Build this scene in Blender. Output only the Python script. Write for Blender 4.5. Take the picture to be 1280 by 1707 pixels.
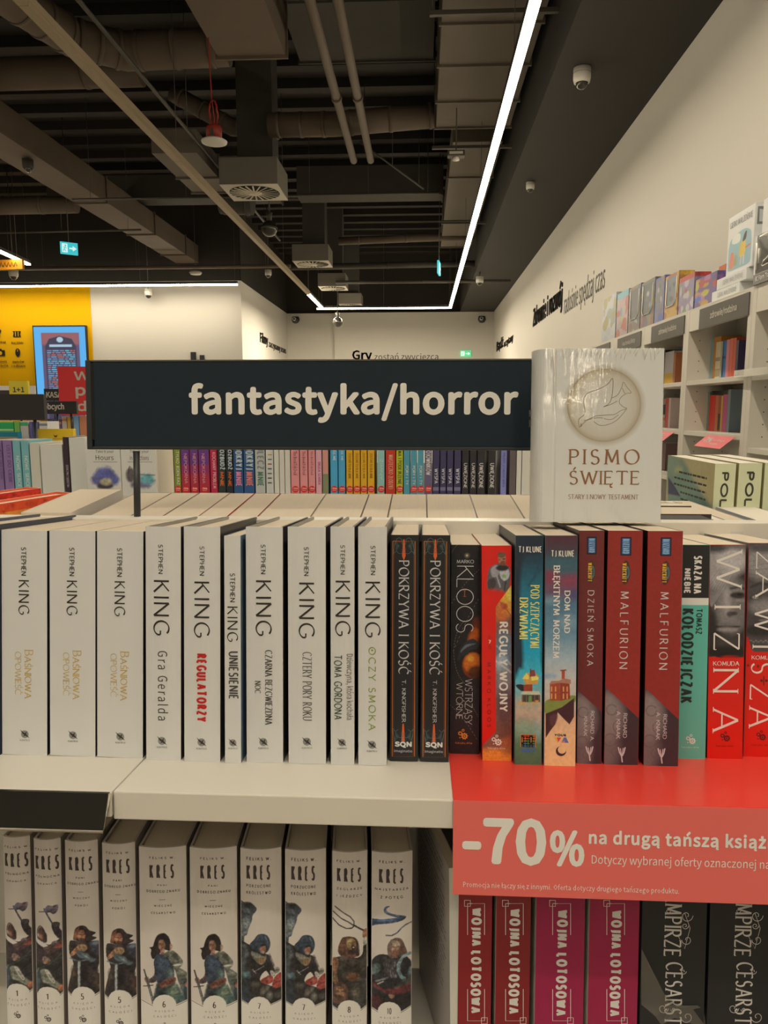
import bpy, bmesh, math, random, os
import numpy as np
from mathutils import Vector, Matrix
from mathutils.geometry import tessellate_polygon

for o in list(bpy.data.objects):
    bpy.data.objects.remove(o)
SC = bpy.context.scene
COL = SC.collection
random.seed(7)
PI = math.pi
R = math.radians

# ------------------------------------------------------------------ camera
IW, IH, FPX = 1280, 1707, 1233.0
PITCH = math.atan(170.5 / FPX)
YAW = math.atan(63 / FPX * math.cos(PITCH))
EYE = Vector((0, 0, 1.50))
FWD = Vector((-math.sin(YAW) * math.cos(PITCH), math.cos(YAW) * math.cos(PITCH), -math.sin(PITCH)))
RGT = Vector((math.cos(YAW), math.sin(YAW), 0))
UPV = RGT.cross(FWD)
cam = bpy.data.objects.new('camera', bpy.data.cameras.new('camera'))
COL.objects.link(cam)
cam.matrix_world = Matrix((
    (RGT.x, UPV.x, -FWD.x, EYE.x), (RGT.y, UPV.y, -FWD.y, EYE.y), (RGT.z, UPV.z, -FWD.z, EYE.z), (0, 0, 0, 1)))
cam.data.sensor_fit = 'HORIZONTAL'
cam.data.sensor_width = 36
cam.data.lens = FPX / IW * 36
cam.data.clip_start = 0.02
cam.data.clip_end = 100
SC.camera = cam

# ------------------------------------------------------------------ light
SC.view_settings.view_transform = 'Standard'
SC.view_settings.look = 'None'
SC.view_settings.exposure = 0.0
SC.view_settings.gamma = 1
SC.view_settings.use_curve_mapping = False
wd = bpy.data.worlds.new('world')
SC.world = wd
wd.use_nodes = True
wd.node_tree.nodes['Background'].inputs[0].default_value = (0.9, 0.8, 0.62, 1)
wd.node_tree.nodes['Background'].inputs[1].default_value = 0.02
SC.cycles.max_bounces = 5
SC.cycles.diffuse_bounces = 3
SC.cycles.glossy_bounces = 2
SC.cycles.transmission_bounces = 4
SC.cycles.transparent_max_bounces = 6
SC.cycles.caustics_reflective = False
SC.cycles.caustics_refractive = False
SC.cycles.sample_clamp_indirect = 4

WARM = (1.0, 0.86, 0.64)
STRIP_H = 2.30
def tube_light(name, x0, y0, x1, y1, h, wpm):
    """light thrown by a linear lamp: a long narrow area light under its diffuser"""
    L = math.hypot(x1 - x0, y1 - y0)
    ld = bpy.data.lights.new(name, 'AREA')
    ld.shape = 'RECTANGLE'; ld.size = L; ld.size_y = 0.07
    ld.energy = wpm * L; ld.color = WARM
    o = bpy.data.objects.new(name, ld); COL.objects.link(o)
    o.location = ((x0 + x1) / 2, (y0 + y1) / 2, EYE.z + h - 0.02)
    o.rotation_euler = (0, 0, math.atan2(y1 - y0, x1 - x0))
    return o
WPM = 6.0
LIGHTS = [
    ('strip_light_right', 0.63, -3.2, 0.63, 17.4, 2.30, WPM * 1.1),
    ('strip_light_far', -2.6, 17.4, 0.63, 17.4, 2.30, WPM * 7),
    ('strip_light_far_left', -2.3, 15.0, -2.3, 17.4, 2.30, WPM * 6),
    ('strip_light_left_wall', -9.5, 14.9, -3.8, 14.9, 2.44, WPM * 1.5),
    ('added_strip_behind', -2.3, -1.0, 0.63, -1.0, 2.30, WPM * .72),  # unseen lamp added to light the front spines
    ('added_strip_left_behind', -2.3, -3.2, -2.3, -1.0, 2.30, WPM * .8),  # unseen lamp added behind the viewpoint for more frontal light
    ('added_strip_left_aisle', -6.4, -2.0, -6.4, 11.0, 2.30, WPM),  # unseen lamp added to light the left of the shop
]
for a in LIGHTS:
    tube_light(*a)

# ------------------------------------------------------------------ colour helpers
def lin(c):
    return tuple(((v / 255) / 12.92 if v / 255 <= 0.04045 else ((v / 255 + 0.055) / 1.055) ** 2.4) for v in c)
ILL = (0.70, 0.61, 0.445)        # light that falls on the front row, as read off white paper
def A(r, g, b, k=1.0):
    """own colour of a thing seen as (r, g, b) under the shop's warm light"""
    c = lin((r, g, b))
    return tuple(min(0.88, max(0.004, v / (i * k))) for v, i in zip(c, ILL))

MATS = {}
def nodes(name):
    m = bpy.data.materials.new(name); m.use_nodes = True
    nt = m.node_tree
    return m, nt, nt.nodes['Principled BSDF']
def plain(name, col, rough=0.5, metal=0.0, noise=0.0, scale=8.0, bump=0.0, coat=0.0, spec=0.5):
    if name in MATS: return MATS[name]
    m, nt, b = nodes(name)
    b.inputs['Base Color'].default_value = (*col, 1)
    b.inputs['Roughness'].default_value = rough
    b.inputs['Metallic'].default_value = metal
    b.inputs['Specular IOR Level'].default_value = spec
    if coat: b.inputs['Coat Weight'].default_value = coat; b.inputs['Coat Roughness'].default_value = 0.1
    if noise or bump:
        tc = nt.nodes.new('ShaderNodeTexCoord')
        n = nt.nodes.new('ShaderNodeTexNoise'); n.inputs['Scale'].default_value = scale
        n.inputs['Detail'].default_value = 5
        nt.links.new(tc.outputs['Object'], n.inputs['Vector'])
        if noise:
            mx = nt.nodes.new('ShaderNodeMix'); mx.data_type = 'RGBA'
            mx.inputs['A'].default_value = (*[v * (1 - noise) for v in col], 1)
            mx.inputs['B'].default_value = (*[min(1, v * (1 + noise)) for v in col], 1)
            nt.links.new(n.outputs['Fac'], mx.inputs['Factor'])
            nt.links.new(mx.outputs['Result'], b.inputs['Base Color'])
        if bump:
            bp = nt.nodes.new('ShaderNodeBump'); bp.inputs['Strength'].default_value = bump
            bp.inputs['Distance'].default_value = 0.01
            nt.links.new(n.outputs['Fac'], bp.inputs['Height'])
            nt.links.new(bp.outputs['Normal'], b.inputs['Normal'])
    MATS[name] = m
    return m
def printed(name, rough=0.45, coat=0.0, metal=0.0):
    """printed card: the colour of each area of print comes from the mesh's own colour attribute"""
    if name in MATS: return MATS[name]
    m, nt, b = nodes(name)
    at = nt.nodes.new('ShaderNodeAttribute'); at.attribute_name = 'Col'
    nt.links.new(at.outputs['Color'], b.inputs['Base Color'])
    b.inputs['Roughness'].default_value = rough
    b.inputs['Metallic'].default_value = metal
    if coat: b.inputs['Coat Weight'].default_value = coat; b.inputs['Coat Roughness'].default_value = 0.12
    MATS[name] = m
    return m
def paper(name, col):
    """cut edge of a page block: fine lines of leaves"""
    if name in MATS: return MATS[name]
    m, nt, b = nodes(name)
    tc = nt.nodes.new('ShaderNodeTexCoord')
    mp = nt.nodes.new('ShaderNodeMapping'); mp.inputs['Scale'].default_value = (2600, 8, 8)
    n = nt.nodes.new('ShaderNodeTexNoise'); n.inputs['Scale'].default_value = 1; n.inputs['Detail'].default_value = 2
    mx = nt.nodes.new('ShaderNodeMix'); mx.data_type = 'RGBA'
    mx.inputs['A'].default_value = (*[v * 0.88 for v in col], 1)
    mx.inputs['B'].default_value = (*[min(1, v * 1.06) for v in col], 1)
    nt.links.new(tc.outputs['Object'], mp.inputs['Vector']); nt.links.new(mp.outputs['Vector'], n.inputs['Vector'])
    nt.links.new(n.outputs['Fac'], mx.inputs['Factor']); nt.links.new(mx.outputs['Result'], b.inputs['Base Color'])
    b.inputs['Roughness'].default_value = 0.85
    MATS[name] = m
    return m
def glow(name, col, s):
    if name in MATS: return MATS[name]
    m, nt, b = nodes(name)
    b.inputs['Base Color'].default_value = (*col, 1)
    b.inputs['Emission Color'].default_value = (*col, 1)
    b.inputs['Emission Strength'].default_value = s
    MATS[name] = m
    return m
def glassy(name, tint=(0.95, 0.95, 0.95), rough=0.08, alpha=0.15):
    """thin clear film or window plastic"""
    if name in MATS: return MATS[name]
    m, nt, b = nodes(name)
    out = nt.nodes['Material Output']
    tr = nt.nodes.new('ShaderNodeBsdfTransparent'); tr.inputs[0].default_value = (*tint, 1)
    gl = nt.nodes.new('ShaderNodeBsdfGlossy'); gl.inputs['Roughness'].default_value = rough
    mx = nt.nodes.new('ShaderNodeMixShader'); mx.inputs[0].default_value = alpha
    nt.links.new(tr.outputs[0], mx.inputs[1]); nt.links.new(gl.outputs[0], mx.inputs[2])
    nt.links.new(mx.outputs[0], out.inputs['Surface'])
    nt.nodes.remove(b)
    MATS[name] = m
    return m

M_PRINT = printed('printed_card', 0.42)
M_GLOSS = printed('glossy_printed_card', 0.28, 0.25)
M_FOIL = printed('metallic_ink', 0.35, 0, 0.25)
M_PAGE = paper('book_pages', (0.70, 0.62, 0.51))
M_PAGE2 = paper('whiter_book_pages', (0.84, 0.80, 0.72))
M_SHELF = plain('cream_laminate', (0.76, 0.74, 0.69), 0.38, noise=0.02, scale=5)
M_BLACK = plain('black_painted_steel', (0.022, 0.026, 0.032), 0.42, noise=0.1, scale=30)
M_SIGN = plain('sign_face_navy', (0.0185, 0.0300, 0.0440), 0.6, noise=0.05, scale=12, spec=.12)
M_WALL = plain('warm_white_wall_paint', (0.67, 0.65, 0.60), 0.8, noise=0.015, scale=1.5, bump=0.02)
M_LAMP = glow('lamp_diffuser', WARM, 22.0)

# ------------------------------------------------------------------ pixel -> point of a real surface
def ray(x, y):
    return (RGT * ((x - IW / 2) / FPX) + UPV * ((IH / 2 - y) / FPX) + FWD)
def onY(x, y, Y):
    d = ray(x, y); return EYE + d * ((Y - EYE.y) / d.y)
def onX(x, y, X):
    d = ray(x, y); return EYE + d * ((X - EYE.x) / d.x)
def onH(x, y, H):
    d = ray(x, y); return EYE + d * (H / d.z)
def onP(x, y, P, N):
    d = ray(x, y); return EYE + d * ((P - EYE).dot(N) / d.dot(N))

# ------------------------------------------------------------------ meshes
MW = {}
def register(o, mw): MW[o] = mw
class MB:
    def __init__(s): s.v = []; s.f = []; s.c = []; s.sm = []
    def add(s, vs, fs, col=(0.8, 0.8, 0.8), smooth=False):
        k = len(s.v); s.v += [tuple(v) for v in vs]
        for f in fs: s.f.append([i + k for i in f]); s.c.append(col); s.sm.append(smooth)
        return s
    def box(s, a, b, col=(0.8, 0.8, 0.8), M=None):
        (x0, y0, z0), (x1, y1, z1) = a, b
        vs = [(x0, y0, z0), (x1, y0, z0), (x1, y1, z0), (x0, y1, z0), (x0, y0, z1), (x1, y0, z1), (x1, y1, z1), (x0, y1, z1)]
        if M: vs = [M @ Vector(v) for v in vs]
        return s.add(vs, [(0, 3, 2, 1), (4, 5, 6, 7), (0, 1, 5, 4), (1, 2, 6, 5), (2, 3, 7, 6), (3, 0, 4, 7)], col)
    def prism(s, pts, z0, z1, col=(0.8, 0.8, 0.8), smooth=False, M=None, cap=True):
        n = len(pts)
        vs = [(x, y, z0) for x, y in pts] + [(x, y, z1) for x, y in pts]
        if M: vs = [M @ Vector(v) for v in vs]
        k = len(s.v)
        s.add(vs, [(i, (i + 1) % n, n + (i + 1) % n, n + i) for i in range(n)], col, smooth)
        if cap:
            tri = tessellate_polygon([[Vector((x, y, 0)) for x, y in pts]])
            for t in tri:
                s.f.append([k + i for i in reversed(t)]); s.c.append(col); s.sm.append(False)
                s.f.append([k + n + i for i in t]); s.c.append(col); s.sm.append(False)
        return s
    def tube(s, pts, r, col=(0.8, 0.8, 0.8), n=10, cap=True, radii=None):
        pts = [Vector(p) for p in pts]; rings = []
        prev = None
        for i, p in enumerate(pts):
            t = (pts[min(i + 1, len(pts) - 1)] - pts[max(i - 1, 0)]).normalized()
            ref = Vector((0, 0, 1)) if abs(t.z) < 0.9 else Vector((1, 0, 0))
            a = t.cross(ref).normalized(); b = t.cross(a)
            rr = radii[i] if radii else r
            rings.append([p + a * rr * math.cos(2 * PI * k / n) + b * rr * math.sin(2 * PI * k / n) for k in range(n)])
        vs = [v for g in rings for v in g]
        fs = [(i * n + k, i * n + (k + 1) % n, (i + 1) * n + (k + 1) % n, (i + 1) * n + k) for i in range(len(pts) - 1) for k in range(n)]
        s.add(vs, fs, col, True)
        if cap:
            k0 = len(s.v) - len(vs)
            s.f.append([k0 + i for i in range(n)]); s.c.append(col); s.sm.append(False)
            s.f.append([k0 + (len(pts) - 1) * n + i for i in range(n)]); s.c.append(col); s.sm.append(False)
        return s
    def lathe(s, prof, c=(0, 0, 0), n=24, col=(0.8, 0.8, 0.8), M=None):
        vs = []
        for r, z in prof:
            for k in range(n):
                v = Vector((r * math.cos(2 * PI * k / n), r * math.sin(2 * PI * k / n), z))
                if M: v = M @ v
                vs.append(v + Vector(c))
        fs = [(i * n + k, i * n + (k + 1) % n, (i + 1) * n + (k + 1) % n, (i + 1) * n + k) for i in range(len(prof) - 1) for k in range(n)]
        return s.add(vs, fs, col, True)
    def build(s, name, mat, parent=None, bevel=0, recalc=True):
        me = bpy.data.meshes.new(name)
        me.from_pydata(s.v, [], s.f)
        ca = me.color_attributes.new('Col', 'FLOAT_COLOR', 'CORNER')
        buf = []
        for p, c in zip(me.polygons, s.c): buf += [c[0], c[1], c[2], 1.0] * p.loop_total
        ca.data.foreach_set('color', buf)
        me.polygons.foreach_set('use_smooth', s.sm)
        if recalc:
            bm = bmesh.new(); bm.from_mesh(me); bmesh.ops.recalc_face_normals(bm, faces=bm.faces); bm.to_mesh(me); bm.free()
        me.materials.append(mat)
        o = bpy.data.objects.new(name, me); COL.objects.link(o)
        if parent is not None: o.parent = parent
        if bevel:
            md = o.modifiers.new('bevel', 'BEVEL'); md.width = bevel; md.segments = 2; md.limit_method = 'ANGLE'; md.angle_limit = R(50)
        MW[o] = MW.get(parent, Matrix.Identity(4)) if parent is not None else Matrix.Identity(4)
        return o
def tag(o, label=None, cat=None, group=None, kind=None):
    if label: o['label'] = label
    if cat: o['category'] = cat
    if group: o['group'] = group
    if kind: o['kind'] = kind
    return o
def empty(name, mw, label=None, cat=None, group=None):
    o = bpy.data.objects.new(name, None); COL.objects.link(o)
    o.empty_display_size = 0.02
    o.matrix_world = mw; MW[o] = mw.copy()
    return tag(o, label, cat, group)
def struct(name, mb, mat, parent=None, bevel=0):
    o = mb.build(name, mat, parent, bevel)
    if parent is None: o['kind'] = 'structure'
    return o
def kids(o): return [c for c in bpy.data.objects if c.parent == o]
def copy_tree(o, mw, label, group=None):
    c = o.copy(); COL.objects.link(c); c.matrix_world = mw; MW[c] = mw.copy()
    c['label'] = label
    if group: c['group'] = group
    def rec(src, dst):
        for ch in kids(src):
            d = ch.copy(); COL.objects.link(d); d.parent = dst; MW[d] = MW[dst]
            rec(ch, d)
    rec(o, c)
    return c

# ------------------------------------------------------------------ a drawn alphabet (skeleton strokes + broad nib)
def arc(cx, cy, rx, ry, a0, a1, n=12):
    return [(cx + rx * math.cos(R(a0 + (a1 - a0) * i / n)), cy + ry * math.sin(R(a0 + (a1 - a0) * i / n))) for i in range(n + 1)]
GL = {
 'A': (.80, [[(0, 0), (.40, 1)], [(.40, 1), (.80, 0)], [(.14, .35), (.66, .35)]]),
 'B': (.58, [[(0, 0), (0, 1)], [(0, 1)] + arc(.26, .76, .24, .24, 90, -90) + [(0, .52)], [(0, .52)] + arc(.29, .26, .28, .26, 90, -90) + [(0, 0)]]),
 'C': (.76, [arc(.46, .5, .46, .5, 48, 312, 20)]),
 'D': (.74, [[(0, 0), (0, 1)], [(0, 1)] + arc(.28, .5, .46, .5, 90, -90, 16) + [(0, 0)]]),
 'E': (.52, [[(0, 0), (0, 1)], [(0, 1), (.50, 1)], [(0, .52), (.42, .52)], [(0, 0), (.52, 0)]]),
 'F': (.50, [[(0, 0), (0, 1)], [(0, 1), (.50, 1)], [(0, .52), (.42, .52)]]),
 'G': (.82, [arc(.46, .5, .46, .5, 48, 330, 20) + [(.86, .42)], [(.60, .44), (.86, .44)]]),
 'H': (.72, [[(0, 0), (0, 1)], [(.72, 0), (.72, 1)], [(0, .52), (.72, .52)]]),
 'I': (.02, [[(.01, 0), (.01, 1)]]),
 'J': (.32, [[(.30, 1), (.30, .2)] + arc(.12, .18, .18, .18, 0, -110, 8)]),
 'K': (.66, [[(0, 0), (0, 1)], [(.62, 1), (.02, .48)], [(.16, .60), (.68, 0)]]),
 'L': (.50, [[(0, 1), (0, 0)], [(0, 0), (.50, 0)]]),
 'M': (.92, [[(.06, 0), (.12, 1)], [(.12, 1), (.46, .12)], [(.46, .12), (.80, 1)], [(.80, 1), (.88, 0)]]),
 'N': (.76, [[(0, 0), (0, 1)], [(0, 1), (.76, 0)], [(.76, 0), (.76, 1)]]),
 'O': (.92, [arc(.46, .5, .46, .5, 90, 450, 28)]),
 'P': (.54, [[(0, 0), (0, 1)], [(0, 1)] + arc(.27, .74, .26, .26, 90, -90) + [(0, .48)]]),
 'Q': (.92, [arc(.46, .5, .46, .5, 90, 450, 28), [(.52, .22), (.92, -.12)]]),
 'R': (.62, [[(0, 0), (0, 1)], [(0, 1)] + arc(.26, .75, .25, .25, 90, -90) + [(0, .50)], [(.22, .50), (.64, 0)]]),
 'S': (.54, [arc(.28, .75, .23, .25, 35, 250, 12) + arc(.27, .25, .26, .27, 62, -150, 14)]),
 'T': (.78, [[(.39, 0), (.39, 1)], [(0, 1), (.78, 1)]]),
 'U': (.70, [[(0, 1), (0, .34)] + arc(.35, .34, .35, .34, 180, 360, 14) + [(.70, 1)]]),
 'V': (.76, [[(0, 1), (.38, 0)], [(.38, 0), (.76, 1)]]),
 'W': (1.10, [[(0, 1), (.30, 0)], [(.30, 0), (.55, .92)], [(.55, .92), (.82, 0)], [(.82, 0), (1.10, 1)]]),
 'X': (.70, [[(0, 1), (.70, 0)], [(0, 0), (.70, 1)]]),
 'Y': (.70, [[(0, 1), (.35, .46)], [(.70, 1), (.35, .46)], [(.35, .46), (.35, 0)]]),
 'Z': (.64, [[(.02, 1), (.62, 1)], [(.62, 1), (0, 0)], [(0, 0), (.64, 0)]]),
 '1': (.30, [[(.05, .82), (.22, 1), (.22, 0)]]),
 '5': (.52, [[(.46, 1), (.10, 1), (.06, .56)] + arc(.24, .32, .27, .30, 110, -150, 12)]),
 '6': (.54, [[(.42, .98)] + arc(.36, .36, .34, .62, 100, 180, 8)[1:] + arc(.27, .28, .25, .28, 180, 540, 18)]),
 '7': (.54, [[(0, 1), (.52, 1), (.18, 0)]]),
 '8': (.54, [arc(.27, .76, .20, .23, 90, 450, 18), arc(.27, .27, .26, .27, 90, 450, 18)]),
 '0': (.56, [arc(.28, .5, .28, .5, 90, 450, 24)]),
 '.': (.06, [[(.0, 0), (.06, 0), (.06, .06), (0, .06), (0, 0)]]),
 '-': (.34, [[(.02, .45), (.32, .45)]]),
 '&': (.6, [arc(.25, .76, .17, .22, -60, 230, 12) + [(.62, 0)], arc(.27, .26, .26, .28, 120, 400, 14)]),
 ' ': (.60, []),
}
def _dia():
    for a, b in zip('ĆŃÓŚŹ', 'CNOSZ'):
        w, st = GL[b]; GL[a] = (w, st + [[(w * .48, 1.10), (w * .48 + .16, 1.30)]])
    for a, b in zip('ĄĘ', 'AE'):
        w, st = GL[b]; GL[a] = (w, st + [[(w * .94, 0), (w * .94 - .12, -.10), (w * .94 - .10, -.22), (w * .94 + .05, -.24)]])
    w, st = GL['Z']; GL['Ż'] = (w, st + [[(w * .45, 1.16), (w * .45 + .08, 1.16)]])
    w, st = GL['L']; GL['Ł'] = (w, st + [[(-.12, .40), (.26, .66)]])
_dia()
def outline(pts, wfun, closed=False):
    """quad strip along a stroke"""
    n = len(pts); L = []; Rr = []
    for i in range(n):
        a = pts[max(i - 1, 0)]; b = pts[min(i + 1, n - 1)]
        if closed and i in (0, n - 1): a, b = pts[-2], pts[1]
        dx, dy = b[0] - a[0], b[1] - a[1]; d = math.hypot(dx, dy) or 1e-9
        w = wfun(dx / d, dy / d) / 2
        nx, ny = -dy / d, dx / d
        L.append((pts[i][0] + nx * w, pts[i][1] + ny * w)); Rr.append((pts[i][0] - nx * w, pts[i][1] - ny * w))
    return [[L[i], L[i + 1], Rr[i + 1], Rr[i]] for i in range(n - 1)]
def stext(s, W, H, thick=.13, thin=.06, nib=25, serif=0, track=.22, small=None):
    """the line s written into a box W wide (reading direction) and H high; returns quads"""
    x = 0; sk = []; ngl = 0
    for i, ch in enumerate(s):
        sc = 1.0
        if small and ch != ' ' and i and s[i - 1] != ' ': sc = small
        w, st = GL.get(ch.upper(), GL[' '])
        sk.append((x - ngl * track, sc, st, ngl)); x += w * sc + (track if ch != ' ' else 0); ngl += ch != ' '
    tk, tn = thick * H, thin * H
    ng = sum(1 for i, ch in enumerate(s) if ch != ' ' and i < len(s) - 1)
    body = max(x - ng * track - (track if s and s[-1] != ' ' else 0), .05)
    if body < .1: sx = H; gap = 0
    else:
        sx = (W - tk) / (body + ng * track); gap = track * sx
        k = min(1.0, max(.6, sx / H * 1.25)); tk *= k; tn *= max(k, .75)
        if gap < tk * 1.15 + .06 * H:
            gap = tk * 1.15 + .06 * H
            if gap * ng > (W - tk) * .52: gap = (W - tk) * .52 / ng
            sx = (W - tk - gap * ng) / body
    nb = R(nib)
    def wf(dx, dy): return tn + (tk - tn) * abs(math.sin(math.atan2(dy, dx) - nb))
    out = []
    for x0, sc, st, ng_ in sk:
        ends = {}
        for q in st:
            for e in (q[0], q[-1]): ends[e] = ends.get(e, 0) + 1
        for q in st:
            hh = H - tn
            P = [(tk / 2 + ng_ * gap + (x0 + px * sc) * sx, tn / 2 + py * sc * hh) for px, py in q]
            out += outline(P, wf, q[0] == q[-1])
            if serif:
                for e, f, pe in ((q[0], q[1], P[0]), (q[-1], q[-2], P[-1])):
                    dx, dy = abs(e[0] - f[0]), abs(e[1] - f[1])
                    if e[1] in (0, 1) and dy > .25 and dy > dx * .9 and (ends[e] == 1 or dx < .07):
                        h = serif * H; t = tn * .45
                        out.append([(pe[0] - h, pe[1] - t), (pe[0] + h, pe[1] - t), (pe[0] + h, pe[1] + t), (pe[0] - h, pe[1] + t)])
                    if e[0] != f[0] and dy < .01 and e[1] in (0, 1) and ends[e] == 1:
                        sgn = -1 if e[1] == 1 else 1; h = serif * H * .9; t = tn * .5
                        out.append([(pe[0] - t, pe[1]), (pe[0] + t, pe[1]), (pe[0] + t * .6, pe[1] + sgn * h), (pe[0] - t, pe[1] + sgn * h)])
    return out
_fonts = {}; _tcache = {}
def font(kind):
    if kind not in _fonts:
        f = None
        for base in (bpy.utils.resource_path('LOCAL'), bpy.utils.resource_path('SYSTEM')):
            p = os.path.join(base or '', 'datafiles', 'fonts', kind)
            if base and os.path.exists(p):
                try: f = bpy.data.fonts.load(p); break
                except Exception: pass
        _fonts[kind] = f
    return _fonts[kind]
def _raw(s, track, kind, res):
    key = (s, round(track, 3), kind, res)
    if key not in _tcache:
        cu = bpy.data.curves.new('t', 'FONT'); cu.body = s; cu.size = 1.0
        cu.resolution_u = res; cu.space_character = track; cu.fill_mode = 'FRONT'
        f = font(kind)
        if f: cu.font = f
        o = bpy.data.objects.new('t', cu); COL.objects.link(o)
        dg = bpy.context.evaluated_depsgraph_get(); dg.update()
        me = bpy.data.meshes.new_from_object(o.evaluated_get(dg))
        _tcache[key] = ([(v.co.x, v.co.y) for v in me.vertices], [list(p.vertices) for p in me.polygons])
        bpy.data.objects.remove(o); bpy.data.curves.remove(cu); bpy.data.meshes.remove(me)
    return _tcache[key]
PL_ = dict(zip('ąćęłśźżĄĆĘŁŚŹŻ', 'acelszzACELSZZ'))
def ftext(s, W, H, bold=0.0, track=1.0, kind='Noto Sans CJK Regular.woff2', res=3):
    """typeset line fitted (ink box) into W x H; returns (verts, faces); Polish accents are drawn onto the base letters"""
    base = ''.join(PL_.get(c, c) for c in s) if font(kind) else s
    vs, fs = _raw(base, track, kind, res)
    vs, fs = list(vs), [list(f) for f in fs]
    hv, _ = _raw('H', 1.0, kind, 1); K = max(p[1] for p in hv) / .72; bold *= K
    if base != s:
        for i, c in enumerate(s):
            if c not in PL_: continue
            pv, _ = _raw(base[:i + 1], track, kind, 1); lv, _ = _raw(base[i], track, kind, 1)
            if not pv or not lv: continue
            R_ = max(p[0] for p in pv); w = max(p[0] for p in lv) - min(p[0] for p in lv); t = max(p[1] for p in lv); m = R_ - w / 2
            if c in 'ąęĄĘ': q = [(-.02, .01), (-.09, -.07), (-.07, -.15), (.02, -.16), (.02, -.11), (-.02, -.10), (-.03, -.05), (.03, .01)]; ox, oy = R_, 0
            elif c in 'żŻ': q = [(-.045, .07), (.045, .07), (.045, .16), (-.045, .16)]; ox, oy = m, t
            elif c in 'łŁ': q = [(-.13, .28), (.13, .44), (.13, .52), (-.13, .36)]; ox, oy = m, 0
            else: q = [(-.05, .06), (.01, .06), (.11, .20), (.01, .20)]; ox, oy = m, t
            q = [(ox + x * K, oy + y * K) for x, y in q]
            k = len(vs); vs += q; fs += [[j + k for j in tri] for tri in tessellate_polygon([[Vector((x, y, 0)) for x, y in q]])]
    if not vs: return [], []
    if bold > 0:      # heavier weight: the line is struck several times, slightly displaced
        n = 8; V = []; F = []
        for k in range(n):
            dx, dy = bold * math.cos(2 * PI * k / n), bold * .8 * math.sin(2 * PI * k / n); m = len(V)
            V += [(x + dx, y + dy) for x, y in vs]; F += [[i + m for i in f] for f in fs]
        vs, fs = V, F
    x0 = min(v[0] for v in vs); x1 = max(v[0] for v in vs); y0 = min(v[1] for v in vs); y1 = max(v[1] for v in vs)
    sx = W / (x1 - x0); sy = H / (y1 - y0)
    return [((x - x0) * sx, (y - y0) * sy) for x, y in vs], fs

# ------------------------------------------------------------------ surfaces that carry print
class Surf:
    """face of a thing: local x right, z up, outward = -y; prof(u) gives the bulge (negative y) for a rounded spine"""
    def __init__(s, parent, M=None, w=1, sag=0, seg=8):
        s.parent = parent; s.M = M or Matrix.Identity(4); s.w = w; s.sag = sag; s.seg = seg
        s.W = MW[parent] @ s.M
    def y(s, u):
        if not s.sag: return 0
        t = min(max(u / s.w, 0), 1) * s.seg; k = min(int(t), s.seg - 1); f = t - k
        g = lambda q: -s.sag * (1 - (2 * q / s.seg - 1) ** 2)
        return g(k) * (1 - f) + g(k + 1) * f
    def uv(s, x, y):
        P = s.W.translation; N = s.W.to_3x3() @ Vector((0, 1, 0))
        q = s.W.inverted() @ onP(x, y, P - N * s.sag * .7, N)
        return q.x, q.z
    def box(s, b):
        x0, y0, x1, y1 = b; xm, ym = (x0 + x1) / 2, (y0 + y1) / 2
        return s.uv(x0, ym)[0], s.uv(xm, y1)[1], s.uv(x1, ym)[0], s.uv(xm, y0)[1]
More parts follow.
